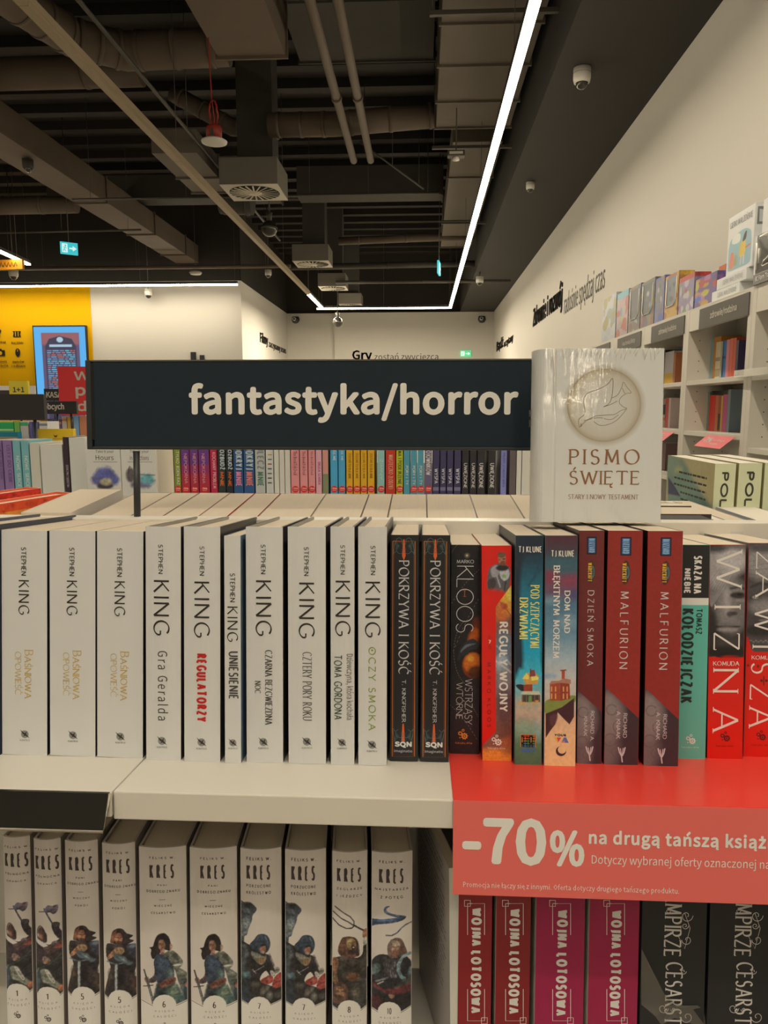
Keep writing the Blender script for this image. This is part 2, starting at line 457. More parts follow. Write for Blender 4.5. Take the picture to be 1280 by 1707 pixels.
class Decal:
    def __init__(s, surf): s.surf = surf; s.items = []
    def poly(s, pts, col, off=0.00012):
        tri = tessellate_polygon([[Vector((x, y, 0)) for x, y in pts]])
        s.items.append((pts, [list(t) for t in tri], col, off)); return s
    def quads(s, qs, col, off=0.00024):
        for i, q in enumerate(qs): s.items.append((q, [[0, 1, 2, 3]], col, off * (1 + .012 * (i % 5))))
        return s
    def mesh(s, vs, fs, col, off=0.00024):
        s.items.append((vs, fs, col, off)); return s
    def disc(s, cx, cz, r, col, off=0.00018, n=20, ry=None):
        return s.poly([(cx + r * math.cos(2 * PI * k / n), cz + (ry or r) * math.sin(2 * PI * k / n)) for k in range(n)], col, off)
    def line(s, pts, w, col, off=0.0002): return s.quads(outline(pts, lambda a, b: w), col, off)
    def text(s, txt, box, col, rot='H', off=0.00030, style=None, ft=None, px=True, **kw):
        """box in photo pixels (px) or in surface metres; rot H = level, D = reads downwards"""
        u0, v0, u1, v1 = s.surf.box(box) if px else box
        W, H = (u1 - u0, v1 - v0) if rot == 'H' else (v1 - v0, u1 - u0)
        if rot == 'H': f = lambda p: (u0 + p[0], v0 + p[1])
        else: f = lambda p: (u0 + p[1], v1 - p[0])
        if ft is not None:
            ft = dict(ft); b = ft.get('bold', 0); ft['bold'] = 0
            if b <= 0:
                vs, fs = ftext(txt, W, H, **ft); s.mesh([f(p) for p in vs], fs, col, off)
            else:        # heavier weight: the line struck eight times, slightly displaced
                k0 = H * b * 1.35
                vs, fs = ftext(txt, W - 2 * k0, H - 2 * k0, **ft)
                for k in range(8):
                    dx, dy = k0 + k0 * math.cos(PI * k / 4), k0 + k0 * math.sin(PI * k / 4)
                    s.mesh([f((p[0] + dx, p[1] + dy)) for p in vs], fs, col, off * (1 + .03 * k))
        else:
            st = dict(style or {}); st.update(kw)
            for i, q in enumerate(stext(txt, W, H, **st)): s.items.append(([f(p) for p in q], [[0, 1, 2, 3]], col, off * (1 + .012 * (i % 9))))
        return s
    def build(s, name, mat=None, label=None, parent=None):
        bm = bmesh.new(); lay = bm.loops.layers.float_color.new('Col'); olay = bm.verts.layers.float.new('o')
        for vs, fs, col, off in s.items:
            bv = [bm.verts.new((p[0], 0, p[1])) for p in vs]
            for v in bv: v[olay] = off
            for f in fs:
                try: bf = bm.faces.new([bv[i] for i in f])
                except ValueError: continue
                for l in bf.loops: l[lay] = (*col, 1)
        S = s.surf
        if S.sag:
            for k in range(1, S.seg):
                bmesh.ops.bisect_plane(bm, geom=bm.verts[:] + bm.edges[:] + bm.faces[:], dist=1e-7,
                                       plane_co=(S.w * k / S.seg, 0, 0), plane_no=(1, 0, 0))
        for f in bm.faces:
            f.normal_update()
            if f.normal.y > 0: f.normal_flip()
        for v in bm.verts:
            v.co = S.M @ Vector((v.co.x, S.y(v.co.x) - v[olay], v.co.z))
        me = bpy.data.meshes.new(name); bm.to_mesh(me); bm.free()
        me.materials.append(mat or M_PRINT)
        o = bpy.data.objects.new(name, me); COL.objects.link(o); o.parent = parent or S.parent
        MW[o] = MW[S.parent]
        if label: o['label'] = label
        return o

# ------------------------------------------------------------------ painted sheets (cover art) as finely divided coloured sheets
class Paint:
    def __init__(s, surf, u0, v0, u1, v1, res, bg, tr=None):
        s.S = surf; s.b = (u0, v0, u1, v1)
        s.nx = max(2, int(round((u1 - u0) / res))); s.ny = max(2, int(round((v1 - v0) / res)))
        s.U, s.V = np.meshgrid(np.linspace(u0, u1, s.nx + 1), np.linspace(v0, v1, s.ny + 1))
        s.C = np.zeros(s.U.shape + (3,)); s.C[:] = bg
        s.res = res; s.tr = tr or (lambda x, y: (x, y))
        s.a = surf
    def p(s, pt): return s.S.uv(*s.tr(*pt))
    def _blend(s, m, col):
        m = np.clip(m, 0, 1)[..., None]; s.C = s.C * (1 - m) + np.array(col) * m
    def _mask(s, pts, soft):
        U, V = s.U, s.V; ins = np.zeros(U.shape, bool); dist = np.full(U.shape, 1e9)
        n = len(pts)
        for i in range(n):
            x0, y0 = pts[i]; x1, y1 = pts[(i + 1) % n]
            if y0 != y1:
                c = ((y0 > V) != (y1 > V)) & (U < (x1 - x0) * (V - y0) / (y1 - y0) + x0); ins ^= c
            dx, dy = x1 - x0, y1 - y0; L = dx * dx + dy * dy + 1e-12
            t = np.clip(((U - x0) * dx + (V - y0) * dy) / L, 0, 1)
            dist = np.minimum(dist, np.hypot(U - x0 - t * dx, V - y0 - t * dy))
        d = np.where(ins, dist, -dist)
        return np.clip(d / (soft * s.res) + .5, 0, 1)
    def smooth(s, P, k=3):
        n = len(P); out = []
        for i in range(n):
            p0, p1, p2, p3 = P[i - 1], P[i], P[(i + 1) % n], P[(i + 2) % n]
            for j in range(k):
                t = j / k
                out.append(tuple(.5 * (2 * b + (c - a) * t + (2 * a - 5 * b + 4 * c - d) * t * t + (3 * b - a - 3 * c + d) * t ** 3) for a, b, c, d in zip(p0, p1, p2, p3)))
        return out
    def blob(s, pts, col, soft=1.2, sm=True, px=True, k=1.0):
        P = [s.p(q) for q in pts] if px else pts
        if sm: P = s.smooth(P)
        s._blend(s._mask(P, soft) * k, col); return s
    def ell(s, cx, cy, rx, ry, col, soft=1.2, k=1.0, rot=0):
        c, sn = math.cos(R(rot)), math.sin(R(rot))
        return s.blob([(cx + rx * math.cos(t) * c - ry * math.sin(t) * sn, cy + rx * math.cos(t) * sn + ry * math.sin(t) * c) for t in np.linspace(0, 2 * PI, 17)[:-1]], col, soft, False, True, k)
    def ln(s, pts, w, col, soft=1.2, k=1.0):
        P = [s.p(q) for q in pts]; a = s.p((pts[0][0], pts[0][1])); b = s.p((pts[0][0] + w, pts[0][1])); w2 = abs(b[0] - a[0]) / 2
        dist = np.full(s.U.shape, 1e9)
        for (x0, y0), (x1, y1) in zip(P[:-1], P[1:]):
            dx, dy = x1 - x0, y1 - y0; L = dx * dx + dy * dy + 1e-12
            t = np.clip(((s.U - x0) * dx + (s.V - y0) * dy) / L, 0, 1)
            dist = np.minimum(dist, np.hypot(s.U - x0 - t * dx, s.V - y0 - t * dy))
        s._blend(np.clip((w2 - dist) / (soft * s.res) + .5, 0, 1) * k, col); return s
    def grad(s, stops):
        """vertical colour run of the artwork: (photo y, colour) from top to bottom"""
        xm = s.tr(0, 0)[0]
        vs = [s.p((0, y))[1] for y, c in stops][::-1]; cs = [c for y, c in stops][::-1]
        for k in range(3): s.C[..., k] = np.interp(s.V, vs, [c[k] for c in cs])
        return s
    def noise(s, amp, cell=4, seed=1, mask=None):
        rg = np.random.RandomState(seed); out = np.zeros(s.U.shape); a = 1
        for c in (cell, cell / 2, cell / 4):
            ny, nx = int(s.ny / max(c, 1)) + 3, int(s.nx / max(c, 1)) + 3
            g = rg.rand(ny, nx) - .5
            yi = np.arange(s.ny + 1) / max(c, 1); xi = np.arange(s.nx + 1) / max(c, 1)
            y0 = yi.astype(int)[:, None]; x0 = xi.astype(int)[None, :]; fy = (yi % 1)[:, None]; fx = (xi % 1)[None, :]
            out += a * ((g[y0, x0] * (1 - fx) + g[y0, x0 + 1] * fx) * (1 - fy) + (g[y0 + 1, x0] * (1 - fx) + g[y0 + 1, x0 + 1] * fx) * fy); a *= .6
        out *= amp * 2
        if mask is not None: out *= mask
        s.C = s.C * (1 + out[..., None]); return s
    def finish(s, bg, seed=1):
        """deepen and roughen what is painted, like oil brushwork"""
        m = np.clip((np.abs(s.C - np.array(bg)).sum(-1) - .16) * 9, 0, 1)
        g = s.C.mean(-1, keepdims=True); mm = m[..., None]
        s.C = s.C * (1 - mm) + (s.C * .74 + g * .26) * .50 * mm
        s.noise(.50, 9, seed, m); s.noise(.42, 4, seed + 1, m)
        rg = np.random.RandomState(seed + 2); s.C = s.C * (1 + (rg.rand(*s.C.shape) - .5) * .22 * m[..., None])
        return s
    def sprinkle(s, bg, amp, cell=3, seed=3):
        """brush texture only where something is painted"""
        d = np.abs(s.C - np.array(bg)).sum(-1); return s.noise(amp, cell, seed, np.clip((d - .08) * 8, 0, 1))
    def build(s, name, mat=None, parent=None, off=0.00008):
        xs = s.U[0]; 
        S = s.S
        co = np.zeros(s.U.shape + (3,)); co[..., 0] = s.U; co[..., 2] = s.V
        co[..., 1] = np.array([S.y(u) for u in xs])[None, :] - off
        ny, nx = s.U.shape
        idx = np.arange(ny * nx).reshape(ny, nx)
        F = np.stack([idx[:-1, :-1], idx[:-1, 1:], idx[1:, 1:], idx[1:, :-1]], -1).reshape(-1, 4)
        V = co.reshape(-1, 3); Mn = np.array(S.M)
        V = V @ Mn[:3, :3].T + Mn[:3, 3]
        me = bpy.data.meshes.new(name)
        me.vertices.add(len(V)); me.vertices.foreach_set('co', V.ravel())
        me.loops.add(F.size); me.loops.foreach_set('vertex_index', F.ravel().astype(np.int32))
        me.polygons.add(len(F)); me.polygons.foreach_set('loop_start', np.arange(0, F.size, 4, dtype=np.int32))
        me.polygons.foreach_set('loop_total', np.full(len(F), 4, dtype=np.int32))
        me.update(calc_edges=True)
        ca = me.color_attributes.new('Col', 'FLOAT_COLOR', 'POINT')
        rgba = np.ones((len(V), 4)); rgba[:, :3] = np.clip(s.C.reshape(-1, 3), 0.003, .9)
        ca.data.foreach_set('color', rgba.ravel())
        me.polygons.foreach_set('use_smooth', np.ones(len(F), bool))
        me.materials.append(mat or M_PRINT)
        o = bpy.data.objects.new(name, me); COL.objects.link(o); o.parent = parent or S.parent
        return o

# ------------------------------------------------------------------ books
def frame(origin, tilt=0, yaw=0, roll=0):
    """book frame: x along the row, y into the shelf, z up; tilt leans the top away"""
    return Matrix.Translation(origin) @ Matrix.Rotation(yaw, 4, 'Z') @ Matrix.Rotation(-tilt, 4, 'X') @ Matrix.Rotation(roll, 4, 'Y')
def make_book(name, mw, w, h, d, spine, side=None, inner=None, sag=.0008, hard=False, pages=None, label=None, group=None, mat=None, seg=8, simple=False):
    side = side or spine; inner = inner or side
    r = empty(name, mw, label, 'book', group)
    t = .0022 if hard else .0006
    proud = .003 if hard else .0
    S = Surf(r, None, w, sag, seg)
    mb = MB()
    k = seg if sag else 1
    out = [(w * i / k, S.y(w * i / k)) for i in range(k + 1)]
    inn = [(min(max(w * i / k, t), w - t), S.y(w * i / k) + t) for i in range(k + 1)]
    z0, z1 = 0, h
    def wall(a, b, col, sm=False):
        mb.add([(a[0], a[1], z0), (b[0], b[1], z0), (b[0], b[1], z1), (a[0], a[1], z1)], [(0, 1, 2, 3)], col, sm)
    for i in range(k):
        wall(out[i], out[i + 1], spine, True); wall(inn[i + 1], inn[i], inner)
        for z in (z0, z1):
            mb.add([(out[i][0], out[i][1], z), (out[i + 1][0], out[i + 1][1], z), (inn[i + 1][0], inn[i + 1][1], z), (inn[i][0], inn[i][1], z)], [(0, 1, 2, 3)], spine)
    for xo, xi, po, pi in ((0, t, out[0], inn[0]), (w, w - t, out[-1], inn[-1])):
        wall(po, (xo, d), side); wall(pi, (xi, d), inner); wall((xo, d), (xi, d), side)
        for z in (z0, z1):
            mb.add([(po[0], po[1], z), (xo, d, z), (xi, d, z), (pi[0], pi[1], z)], [(0, 1, 2, 3)], side)
    me = mb.build('cover', mat or M_PRINT, r, recalc=False)
    # the leaves
    pb = MB(); e = .0001
    pb.box((t + e, (.0012 if not hard else .003) + (0 if not sag else -sag * .3), proud + e), (w - t - e, d - (.004 if hard else .0005), h - proud - (.0004 if not hard else 0)))
    pb.build('page_block', pages or M_PAGE, r)
    return r, S
# ================================================================== THE SETTING: room
def ZH(h): return EYE.z + h
HS = 2.64                       # wall top / soffit above the eye
XR, YB, YL, XL = 1.94, 20.9, 15.6, -3.75
def slab(name, a, b, mat, kind=True):
    mb = MB().box(a, b); o = mb.build(name, mat)
    if kind: o['kind'] = 'structure'
    return o
M_FLOOR = plain('pale_stone_floor', (0.42, 0.39, 0.34), 0.35, noise=0.08, scale=3)
M_DECK = plain('dark_painted_ceiling', (0.022, 0.018, 0.015), 0.8, noise=0.2, scale=4)
M_SOFFIT = plain('black_plasterboard', (0.025, 0.022, 0.018), 0.8, noise=0.05, scale=6)
M_YELLOW = plain('yellow_wall_paint', (0.78, 0.44, 0.005), 0.9, noise=0.03, scale=2, spec=.1)
slab('floor', (-12.5, -4.5, -.05), (2.2, 21.5, 0), M_FLOOR)
slab('wall_right', (XR, -4.5, 0), (XR + .15, YB, ZH(HS)), M_WALL)
slab('wall_back', (-2.42, YB - .12, 0), (XR, YB + .1, ZH(HS)), M_WALL)
slab('wall_back_recess', (XL, YB, 0), (-2.42, YB + .15, ZH(HS)), M_WALL)
slab('wall_inner_left', (XL - .12, YL, 0), (XL, YB, ZH(HS)), M_WALL)
slab('wall_far_left', (-12.5, YL, 0), (XL - .12, YL + .12, ZH(HS)), M_WALL)
slab('wall_left', (-12.6, -4.5, 0), (-12.5, YL, ZH(4.3)), M_WALL)
slab('wall_rear', (-12.6, -4.6, 0), (XR + .15, -4.5, ZH(4.3)), M_WALL)
slab('ceiling', (-12.6, -4.6, ZH(4.2)), (2.2, 22.5, ZH(4.3)), M_DECK)
slab('trim_1', (-12.6, YB + .12, ZH(HS)), (2.2, YB + .3, ZH(4.2)), M_SOFFIT)        # dark bulkhead over the back wall
slab('trim_2', (-12.6, YL + .02, ZH(HS)), (XL, YL + .2, ZH(4.2)), M_SOFFIT)
slab('trim_3', (XL - .1, YL, ZH(HS)), (XL - .02, YB + .2, ZH(4.2)), M_SOFFIT)
slab('ceiling_soffit', (1.02, -4.5, ZH(HS)), (XR + .15, YB + .2, ZH(HS + .12)), M_SOFFIT)
slab('trim_4', (1.02, -4.5, ZH(HS + .12)), (1.1, YB + .2, ZH(4.2)), M_SOFFIT)
# ribs of the metal deck
rib = None
for k in range(30):
    y = 2.0 + k * .62
    if rib is None:
        rib = MB().box((-12.4, 0, ZH(4.08)), (1.0, .16, ZH(4.2))).build('ceiling_rib', M_DECK, bpy.data.objects['ceiling']); o = rib
    else:
        o = rib.copy(); COL.objects.link(o)
    o.location = (0, y, 0)

# ================================================================== FRONT GONDOLA
T = R(4.8)
NU = Vector((0, math.sin(T), math.cos(T)))      # across the shelf board, upward
ND = Vector((0, math.cos(T), -math.sin(T)))     # into the shelf
P0 = Vector((0, .640, EYE.z - .318))
FR = Matrix.Translation(P0) @ Matrix.Rotation(-T, 4, 'X')   # frame of the sloping board: y into the shelf, z off it
def sh(x, y):            # photo point on the board -> (x, y) in the board's frame
    q = FR.inverted() @ onP(x, y, P0, NU); return q.x, q.y
xs = sh(187, 1320)[0]
f_y = sh(470, 1326)[1]
gon = empty('display_gondola', Matrix.Translation((0, .8, 0)), 'double sided white shop gondola whose sloping shelf carries the front row of novels', 'shelving')
gW = gon.matrix_world.inverted()
def gpart(mb, name, mat=M_SHELF, bevel=0, parent=gon):
    o = mb.build(name, mat, parent, bevel)
    o.matrix_parent_inverse = Matrix.Identity(4)
    for v in o.data.vertices: v.co = gW @ v.co
    return o
x_right = .37
def brd(x0, x1, y0, y1, z0, z1):
    return MB().box((x0, y0, z0), (x1, y1, z1), M=FR)
gpart(brd(xs, x_right, f_y, .155, -.024, -.0002), 'shelf_board', bevel=.0012)
xl2 = sh(241, 1266)[0]
# left board: butts against the right one along a seam that runs into the shelf
fl_y = sh(100, 1317)[1]
gpart(brd(-1.1, xs - .0012, fl_y, .155, -.022, -.0006), 'shelf_board', bevel=.001)
# sloping black label holder along the left board's front edge
hx = sh(182, 1320)[0]
a0 = FR @ Vector((hx, fl_y - .002, -.001)); a1 = onY(170, 1387, a0.y - .012)
mbh = MB()
th = Vector((0, .003, 0))
hv = [Vector((-1.1, a0.y, a0.z)), a0, a1, Vector((-1.1, a1.y, a1.z))]
mbh.add([*hv, *[v + th for v in hv]], [(0, 1, 2, 3), (4, 7, 6, 5), (0, 4, 5, 1), (1, 5, 6, 2), (2, 6, 7, 3)])
gpart(mbh, 'label_holder', plain('black_glossy_strip', (.012, .012, .011), .22))
mbe = MB().tube([hv[1] + Vector((.001, 0, 0)), hv[2] + Vector((.001, 0, 0)), hv[3] + Vector((0, -.001, 0))], .0011, n=6)
gpart(mbe, 'clear_edge', plain('clear_plastic_edge', (.55, .52, .45), .2))
# centre spine of the gondola and back panel
top_c = onY(700, 869, .80)
gpart(MB().box((-1.1, .797, .1), (x_right, .807, EYE.z - .143)), 'back_panel')
gpart(MB().box((-1.1, .789, EYE.z - .142), (x_right, .811, EYE.z - .1182)), 'top_cap', bevel=.001)
# boards of the far side (slope the other way)
FB = Matrix.Translation((0, .955, P0.z - .0)) @ Matrix.Rotation(T, 4, 'X')
gpart(MB().box((-1.1, -.148, -.024), (x_right, .07, -.001), M=FB), 'shelf_board')
# ---- lower shelf
LT = onY(231, 1408, .648)
KH = .212
PL = LT - NU * KH
FL = Matrix.Translation((0, PL.y, PL.z)) @ Matrix.Rotation(-T, 4, 'X')
def lsh(x0, x1, y0, y1, z0, z1): return MB().box((x0, y0, z0), (x1, y1, z1), M=FL)
gpart(lsh(-1.1, x_right, -.07, .145, -.024, -.0005), 'shelf_board', bevel=.001)
for zz, y0 in ((.50, .46), (.12, .40)):
    gpart(MB().box((-1.1, y0, zz), (x_right, .796, zz + .024)), 'shelf_board')
gpart(MB().box((-1.1, .42, 0), (x_right, 1.2, .1)), 'plinth')
gpart(MB().box((x_right, .56, 0), (x_right + .02, 1.1, P0.z - .01)), 'end_panel')
gpart(MB().box((-1.12, .56, 0), (-1.1, 1.1, P0.z - .01)), 'end_panel')

# ------------------------------------------------------------------ spine styles
KINGC = (44, 38, 30)
ROM = dict(thick=.165, thin=.085, nib=20, track=.20)
ROMB = dict(thick=.15, thin=.07, nib=20, track=.14)
SER = dict(thick=.12, thin=.045, nib=15, serif=.10, track=.26)
LIGHT = dict(thick=.11, thin=.09, nib=0, track=.16)
MONO = dict(thick=.14, thin=.13, nib=0, track=.22)
BOLD = dict(thick=.26, thin=.19, nib=0, track=.30)
WHITE = A(190, 181, 160)
z1 = lambda x, y: (x / 3.368, 860 + y / 3.368)
z2 = lambda x, y: (360 + x / 3.2, 860 + y / 3.2)
z3 = lambda x, y: (740 + x / 3.97, 860 + y / 3.97)
z4 = lambda x, y: (1000 + x / 3.97, 860 + y / 3.97)
def bx(z, x0, x1, y0, y1):
    a = z(x0, y0); b = z(x1, y1); return (a[0], a[1], b[0], b[1])
def place(xl, xr, yb, xt, yt, lift=0):
    a = sh(xl, yb); w = sh(xr, yb)[0] - a[0]
    BL = FR @ Vector((a[0], a[1], lift))
    TL = onP(xt, yt, BL, ND)
    v = FR.to_3x3().inverted() @ (TL - BL)
    return BL, w, math.hypot(v.z, v.x), math.atan2(v.x, v.z)
def front_book(px, d, label, spine=WHITE, group=None, name='paperback_book', lift=.0, inset=.0004, **kw):
    BL, w, h, ro = place(*px, lift)
    w -= inset
    return make_book(name, frame(BL + Vector((inset / 2, 0, 0)), T, 0, ro), w, h, d, spine, label=label, group=group, **kw)
def gearwheel(D, cx, cz, r, col, n=8, hole=.45, off=.0002):
    pts = []
    for k in range(n * 4):
        a = 2 * PI * k / (n * 4); rr = r if k % 4 in (0, 1) else r * .78
        pts.append((cx + rr * math.cos(a), cz + rr * math.sin(a)))
    inn = [(cx + r * hole * math.cos(2 * PI * k / (n * 4)), cz + r * hole * math.sin(2 * PI * k / (n * 4))) for k in range(n * 4)]
    m = len(pts)
    for k in range(m): D.quads([[pts[k], pts[(k + 1) % m], inn[(k + 1) % m], inn[k]]], col, off)
def gears(S, px, size_px, col, words_box=None, parent=None):
    u, v = S.uv(*px); r = abs(S.uv(px[0] + size_px / 2, px[1])[0] - u)
    D = Decal(S)
    gearwheel(D, u + r * .35, v - r * .25, r * .62, col, 9)
    gearwheel(D, u - r * .40, v + r * .22, r * .40, col, 7)
    gearwheel(D, u + r * .12, v + r * .78, r * .26, col, 6)
    D.disc(u + r * .35, v - r * .25, r * .16, col); D.disc(u - r * .45, v - r * .55, r * .11, col)
    if words_box: D.text('fabryka słów', words_box, col, ft=dict(bold=0, res=1))
    return D.build('publisher_emblem')
def bird(S, px, r_px):
    u, v = S.uv(*px); r = abs(S.uv(px[0] + r_px, px[1])[0] - u)
    D = Decal(S); g = A(125, 118, 102); k = A(46, 40, 34)
    D.disc(u, v, r * .8, g, .00012)
    D.poly([(u - r, v + r * .95), (u - .35 * r, v + .45 * r), (u + .25 * r, v + .12 * r), (u + r, v - r * .75), (u + .55 * r, v - .55 * r), (u + .05 * r, v - .25 * r), (u - .4 * r, v + .05 * r)], k, .00022)
    D.poly([(u - .45 * r, v - .55 * r), (u - .1 * r, v - .2 * r), (u + .15 * r, v + .35 * r), (u + .5 * r, v + .7 * r), (u + .3 * r, v + .1 * r), (u + .1 * r, v - .3 * r)], k, .00022)
    D.text('ALBATROS', (px[0] - r_px * 1.05, px[1] + r_px * 1.05, px[0] + r_px * 1.05, px[1] + r_px * 1.42), k, ft=dict(bold=0, res=1))
    return D.build('publisher_emblem')
def author(S, z, st, kg, col=KINGC):
    c = A(*col)
    Decal(S).text('STEPHEN', bx(z, *st), c, 'D', style=ROM, track=.30).build('author_lettering')
    Decal(S).text('KING', bx(z, *kg), c, 'D', style=dict(thick=.125, thin=.06, nib=25, track=.36, serif=.0)).build('author_lettering')

GOLD = A(176, 140, 66)
# --- three wide cream volumes at the left
r1, S = front_book((3.5, 81.4, 1256.6, 2.0, 883), .150, 'wide cream paperback with gold title, leftmost of the three alike at the left end',
                   group='wide cream volumes with gold titles', sag=.0006, side=A(40, 40, 44), inner=A(190, 175, 145))
author(S, z1, (120, 148, 175, 335), (105, 165, 360, 553))
Decal(S).text('BAŚNIOWA', bx(z1, 140, 187, 752, 1025), GOLD, 'D', style=SER, track=.12, small=.76, thick=.10).build('title_lettering')
Decal(S).text('OPOWIEŚĆ', bx(z1, 85, 120, 762, 1003), GOLD, 'D', style=SER, track=.16, thick=.09).build('title_lettering')
bird(S, z1(140, 1225), 8)
def again(src, mw, label, group=None): return copy_tree(src, mw, label, group)
def book_at(px, inset=.0004, lift=0):
    BL, w, h, ro = place(*px, lift); return frame(BL + Vector((inset / 2, 0, 0)), T, 0, ro)
again(r1, book_at((83.3, 161, 1258.5, 82, 885)), 'wide cream paperback with gold title, middle one of the three alike')
again(r1, book_at((161.8, 240, 1261, 161.4, 886)), 'wide cream paperback with gold title, rightmost of the three, beside a taller white book')

KG = 'white spined novels by one author'
DK = A(70, 62, 52); GREY = A(120, 112, 98)
kw = dict(hard=True, side=A(60, 54, 48), inner=A(128, 118, 98), sag=.0018, group=KG)
r, S = front_book((243.5, 303.2, 1265.5, 242.2, 877.5), .148, 'tall white novel with grey typewriter style title, first right of the wide cream ones', **kw)
author(S, z1, (890, 916, 160, 325), (862, 952, 360, 668))
Decal(S).text('Gra Geralda', bx(z1, 887, 945, 757, 1147), A(60, 54, 44), 'D', ft=dict(bold=-.004, track=1.1)).build('title_lettering')
bird(S, z1(910, 1262), 8.4)
r, S = front_book((307.0, 368.4, 1268, 306, 877.5), .148, 'tall white novel with red block lettered title', **kw)
author(S, z1, (1122, 1148, 170, 335), (1090, 1178, 368, 680))
Decal(S).text('REGULATORZY', bx(z1, 1104, 1161, 772, 1155), A(170, 26, 20), 'D', style=dict(thick=.30, thin=.26, nib=0, track=.36)).build('title_lettering')
bird(S, z1(1132, 1270), 8.4)
r, S = front_book((374.8, 402.6, 1271.5, 373.2, 893), .135, 'thin short white novel with a pale blue side, between two taller white ones',
                  side=A(88, 108, 116), inner=A(90, 110, 118), sag=.0003, group=KG)
author(S, z2, (75, 102, 305, 460), (60, 117, 483, 670))
Decal(S).text('UNIESIENIE', bx(z2, 68, 120, 722, 978), A(66, 60, 52), 'D', style=dict(thick=.17, thin=.14, nib=0, track=.24)).build('title_lettering')
bird(S, z2(90, 1210), 7.5)
r, S = front_book((411, 473, 1269.5, 409.3, 878), .148, 'tall white novel with black two line title, right of the thin short one', **kw)
author(S, z2, (240, 265, 152, 310), (212, 297, 343, 637))
D = Decal(S); D.text('CZARNA BEZGWIEZDNA', bx(z2, 263, 300, 715, 1113), A(48, 42, 34), 'D', style=dict(thick=.15, thin=.06, nib=10, serif=.07, track=.24)); D.build('title_lettering')
Decal(S).text('NOC', bx(z2, 208, 239, 880, 946), A(48, 42, 34), 'D', style=dict(thick=.15, thin=.06, nib=10, serif=.07, track=.24)).build('title_lettering')
bird(S, z2(253, 1205), 8.4)
r, S = front_book((480.8, 544.2, 1271.5, 479.2, 878), .148, 'tall white novel with one line black title in narrow serif capitals', **kw)
author(S, z2, (470, 495, 165, 320), (442, 526, 355, 650))
Decal(S).text('CZTERY PORY ROKU', bx(z2, 463, 511, 725, 1090), A(60, 54, 44), 'D', style=dict(thick=.13, thin=.06, nib=15, serif=.06, track=.26)).build('title_lettering')
bird(S, z2(485, 1203), 8.4)
r, S = front_book((551, 591.2, 1273.5, 550.4, 878), .148, 'white novel with green handwritten title', **kw)
author(S, z2, (664, 688, 155, 312), (636, 717, 345, 638))
Decal(S).text('Dziewczyna, która kochała', bx(z2, 688, 735, 737, 1088), A(70, 66, 54), 'D', ft=dict(bold=-.008, track=1.0)).build('title_lettering')
Decal(S).text('TOMA GORDONA', bx(z2, 630, 672, 740, 1087), A(52, 66, 46), 'D', style=dict(thick=.15, thin=.10, nib=60, track=.18)).build('title_lettering')
bird(S, z2(672, 1208), 7.8)
r, S = front_book((597, 645, 1274.5, 596.6, 878), .148, 'white novel with olive green title, next to the black spines', **kw)
author(S, z2, (825, 850, 158, 315), (795, 877, 350, 645))
D = Decal(S); D.text('OCZY SMOKA', bx(z2, 814, 852, 698, 1143), A(122, 132, 62), 'D', style=dict(thick=.15, thin=.09, nib=40, serif=.08, track=.42)); 
u, v = S.uv(*z2(833, 716)); D.disc(u, v, .0009, A(122, 132, 62)); D.build('title_lettering')
bird(S, z2(832, 1220), 8.4)

# --- black spines with copper frame
cop = A(176, 96, 30); blk = A(28, 27, 26)
r11, S = front_book((649.6, 696.6, 1268.5, 650.6, 891.5), .140, 'black paperback with copper frame and silver title, left one of two alike', spine=blk, side=A(40, 38, 36), inner=A(180, 168, 140), sag=.0004, group='black paperbacks with copper frame')
D = Decal(S)
fr = [z2(943, 135), z2(1062, 135), z2(1058, 1283), z2(940, 1283)]
P = [S.uv(*p) for p in fr]
D.line(P + [P[0]], .0007, cop)
P2 = [S.uv(*p) for p in (z2(950, 143), z2(1055, 143), z2(1051, 1275), z2(947, 1275))]
D.line(P2 + [P2[0]], .0003, A(120, 66, 26)); D.build('copper_frame', M_FOIL)
sil = A(176, 168, 152)
Decal(S).text('POKRZYWA I KOŚĆ', bx(z2, 975, 1028, 237, 845), sil, 'D', style=dict(thick=.14, thin=.04, nib=35, serif=.10, track=.16)).build('title_lettering')
Decal(S).text('T. KINGFISHER', bx(z2, 992, 1012, 873, 1100), sil, 'D', style=dict(thick=.16, thin=.07, nib=15, serif=.10, track=.22)).build('author_lettering')
Decal(S).text('SQN', bx(z2, 953, 1044, 1203, 1236), A(196, 190, 176), 'H', ft=dict(bold=.05)).build('publisher_emblem')
Decal(S).text('imaginatio', bx(z2, 950, 1046, 1246, 1264), A(180, 172, 158), 'H', ft=dict(bold=0)).build('publisher_emblem')
for (cx, cy, sg) in ((1002, 178, 1), (998, 1160, -1)):
    D = Decal(S)
    u, v = S.uv(*z2(cx, cy)); k = .0105; g = A(74, 92, 86)
    D.poly([(u - .0006, v + .009), (u + .0006, v + .009), (u + .0016, v - .006), (u, v - .010), (u - .0016, v - .006)], A(190, 84, 34))
    for sx in (-1, 1):
        D.line([(u + sx * .0012, v + .004 * sg)] + [(u + sx * (.002 + .0075 * math.sin(t)), v + sg * (.009 - .014 * t / 2.4 + .004 * math.sin(3 * t))) for t in np.linspace(0, 2.4, 9)], .0005, g)
        D.line([(u + sx * .002, v)] + [(u + sx * (.003 + .004 * math.cos(t)), v + .004 * math.sin(t)) for t in np.linspace(3, 7.5, 9)], .0004, g)
        D.poly([(u + sx * .009, v + sg * .009), (u + sx * .0035, v + sg * .003), (u + sx * .006, v - sg * .001)], A(44, 58, 54))
    D.build('ornament')
again(r11, book_at((700.6, 747.5, 1269.5, 703, 891.5)), 'black paperback with copper frame and silver title, right one of two alike')

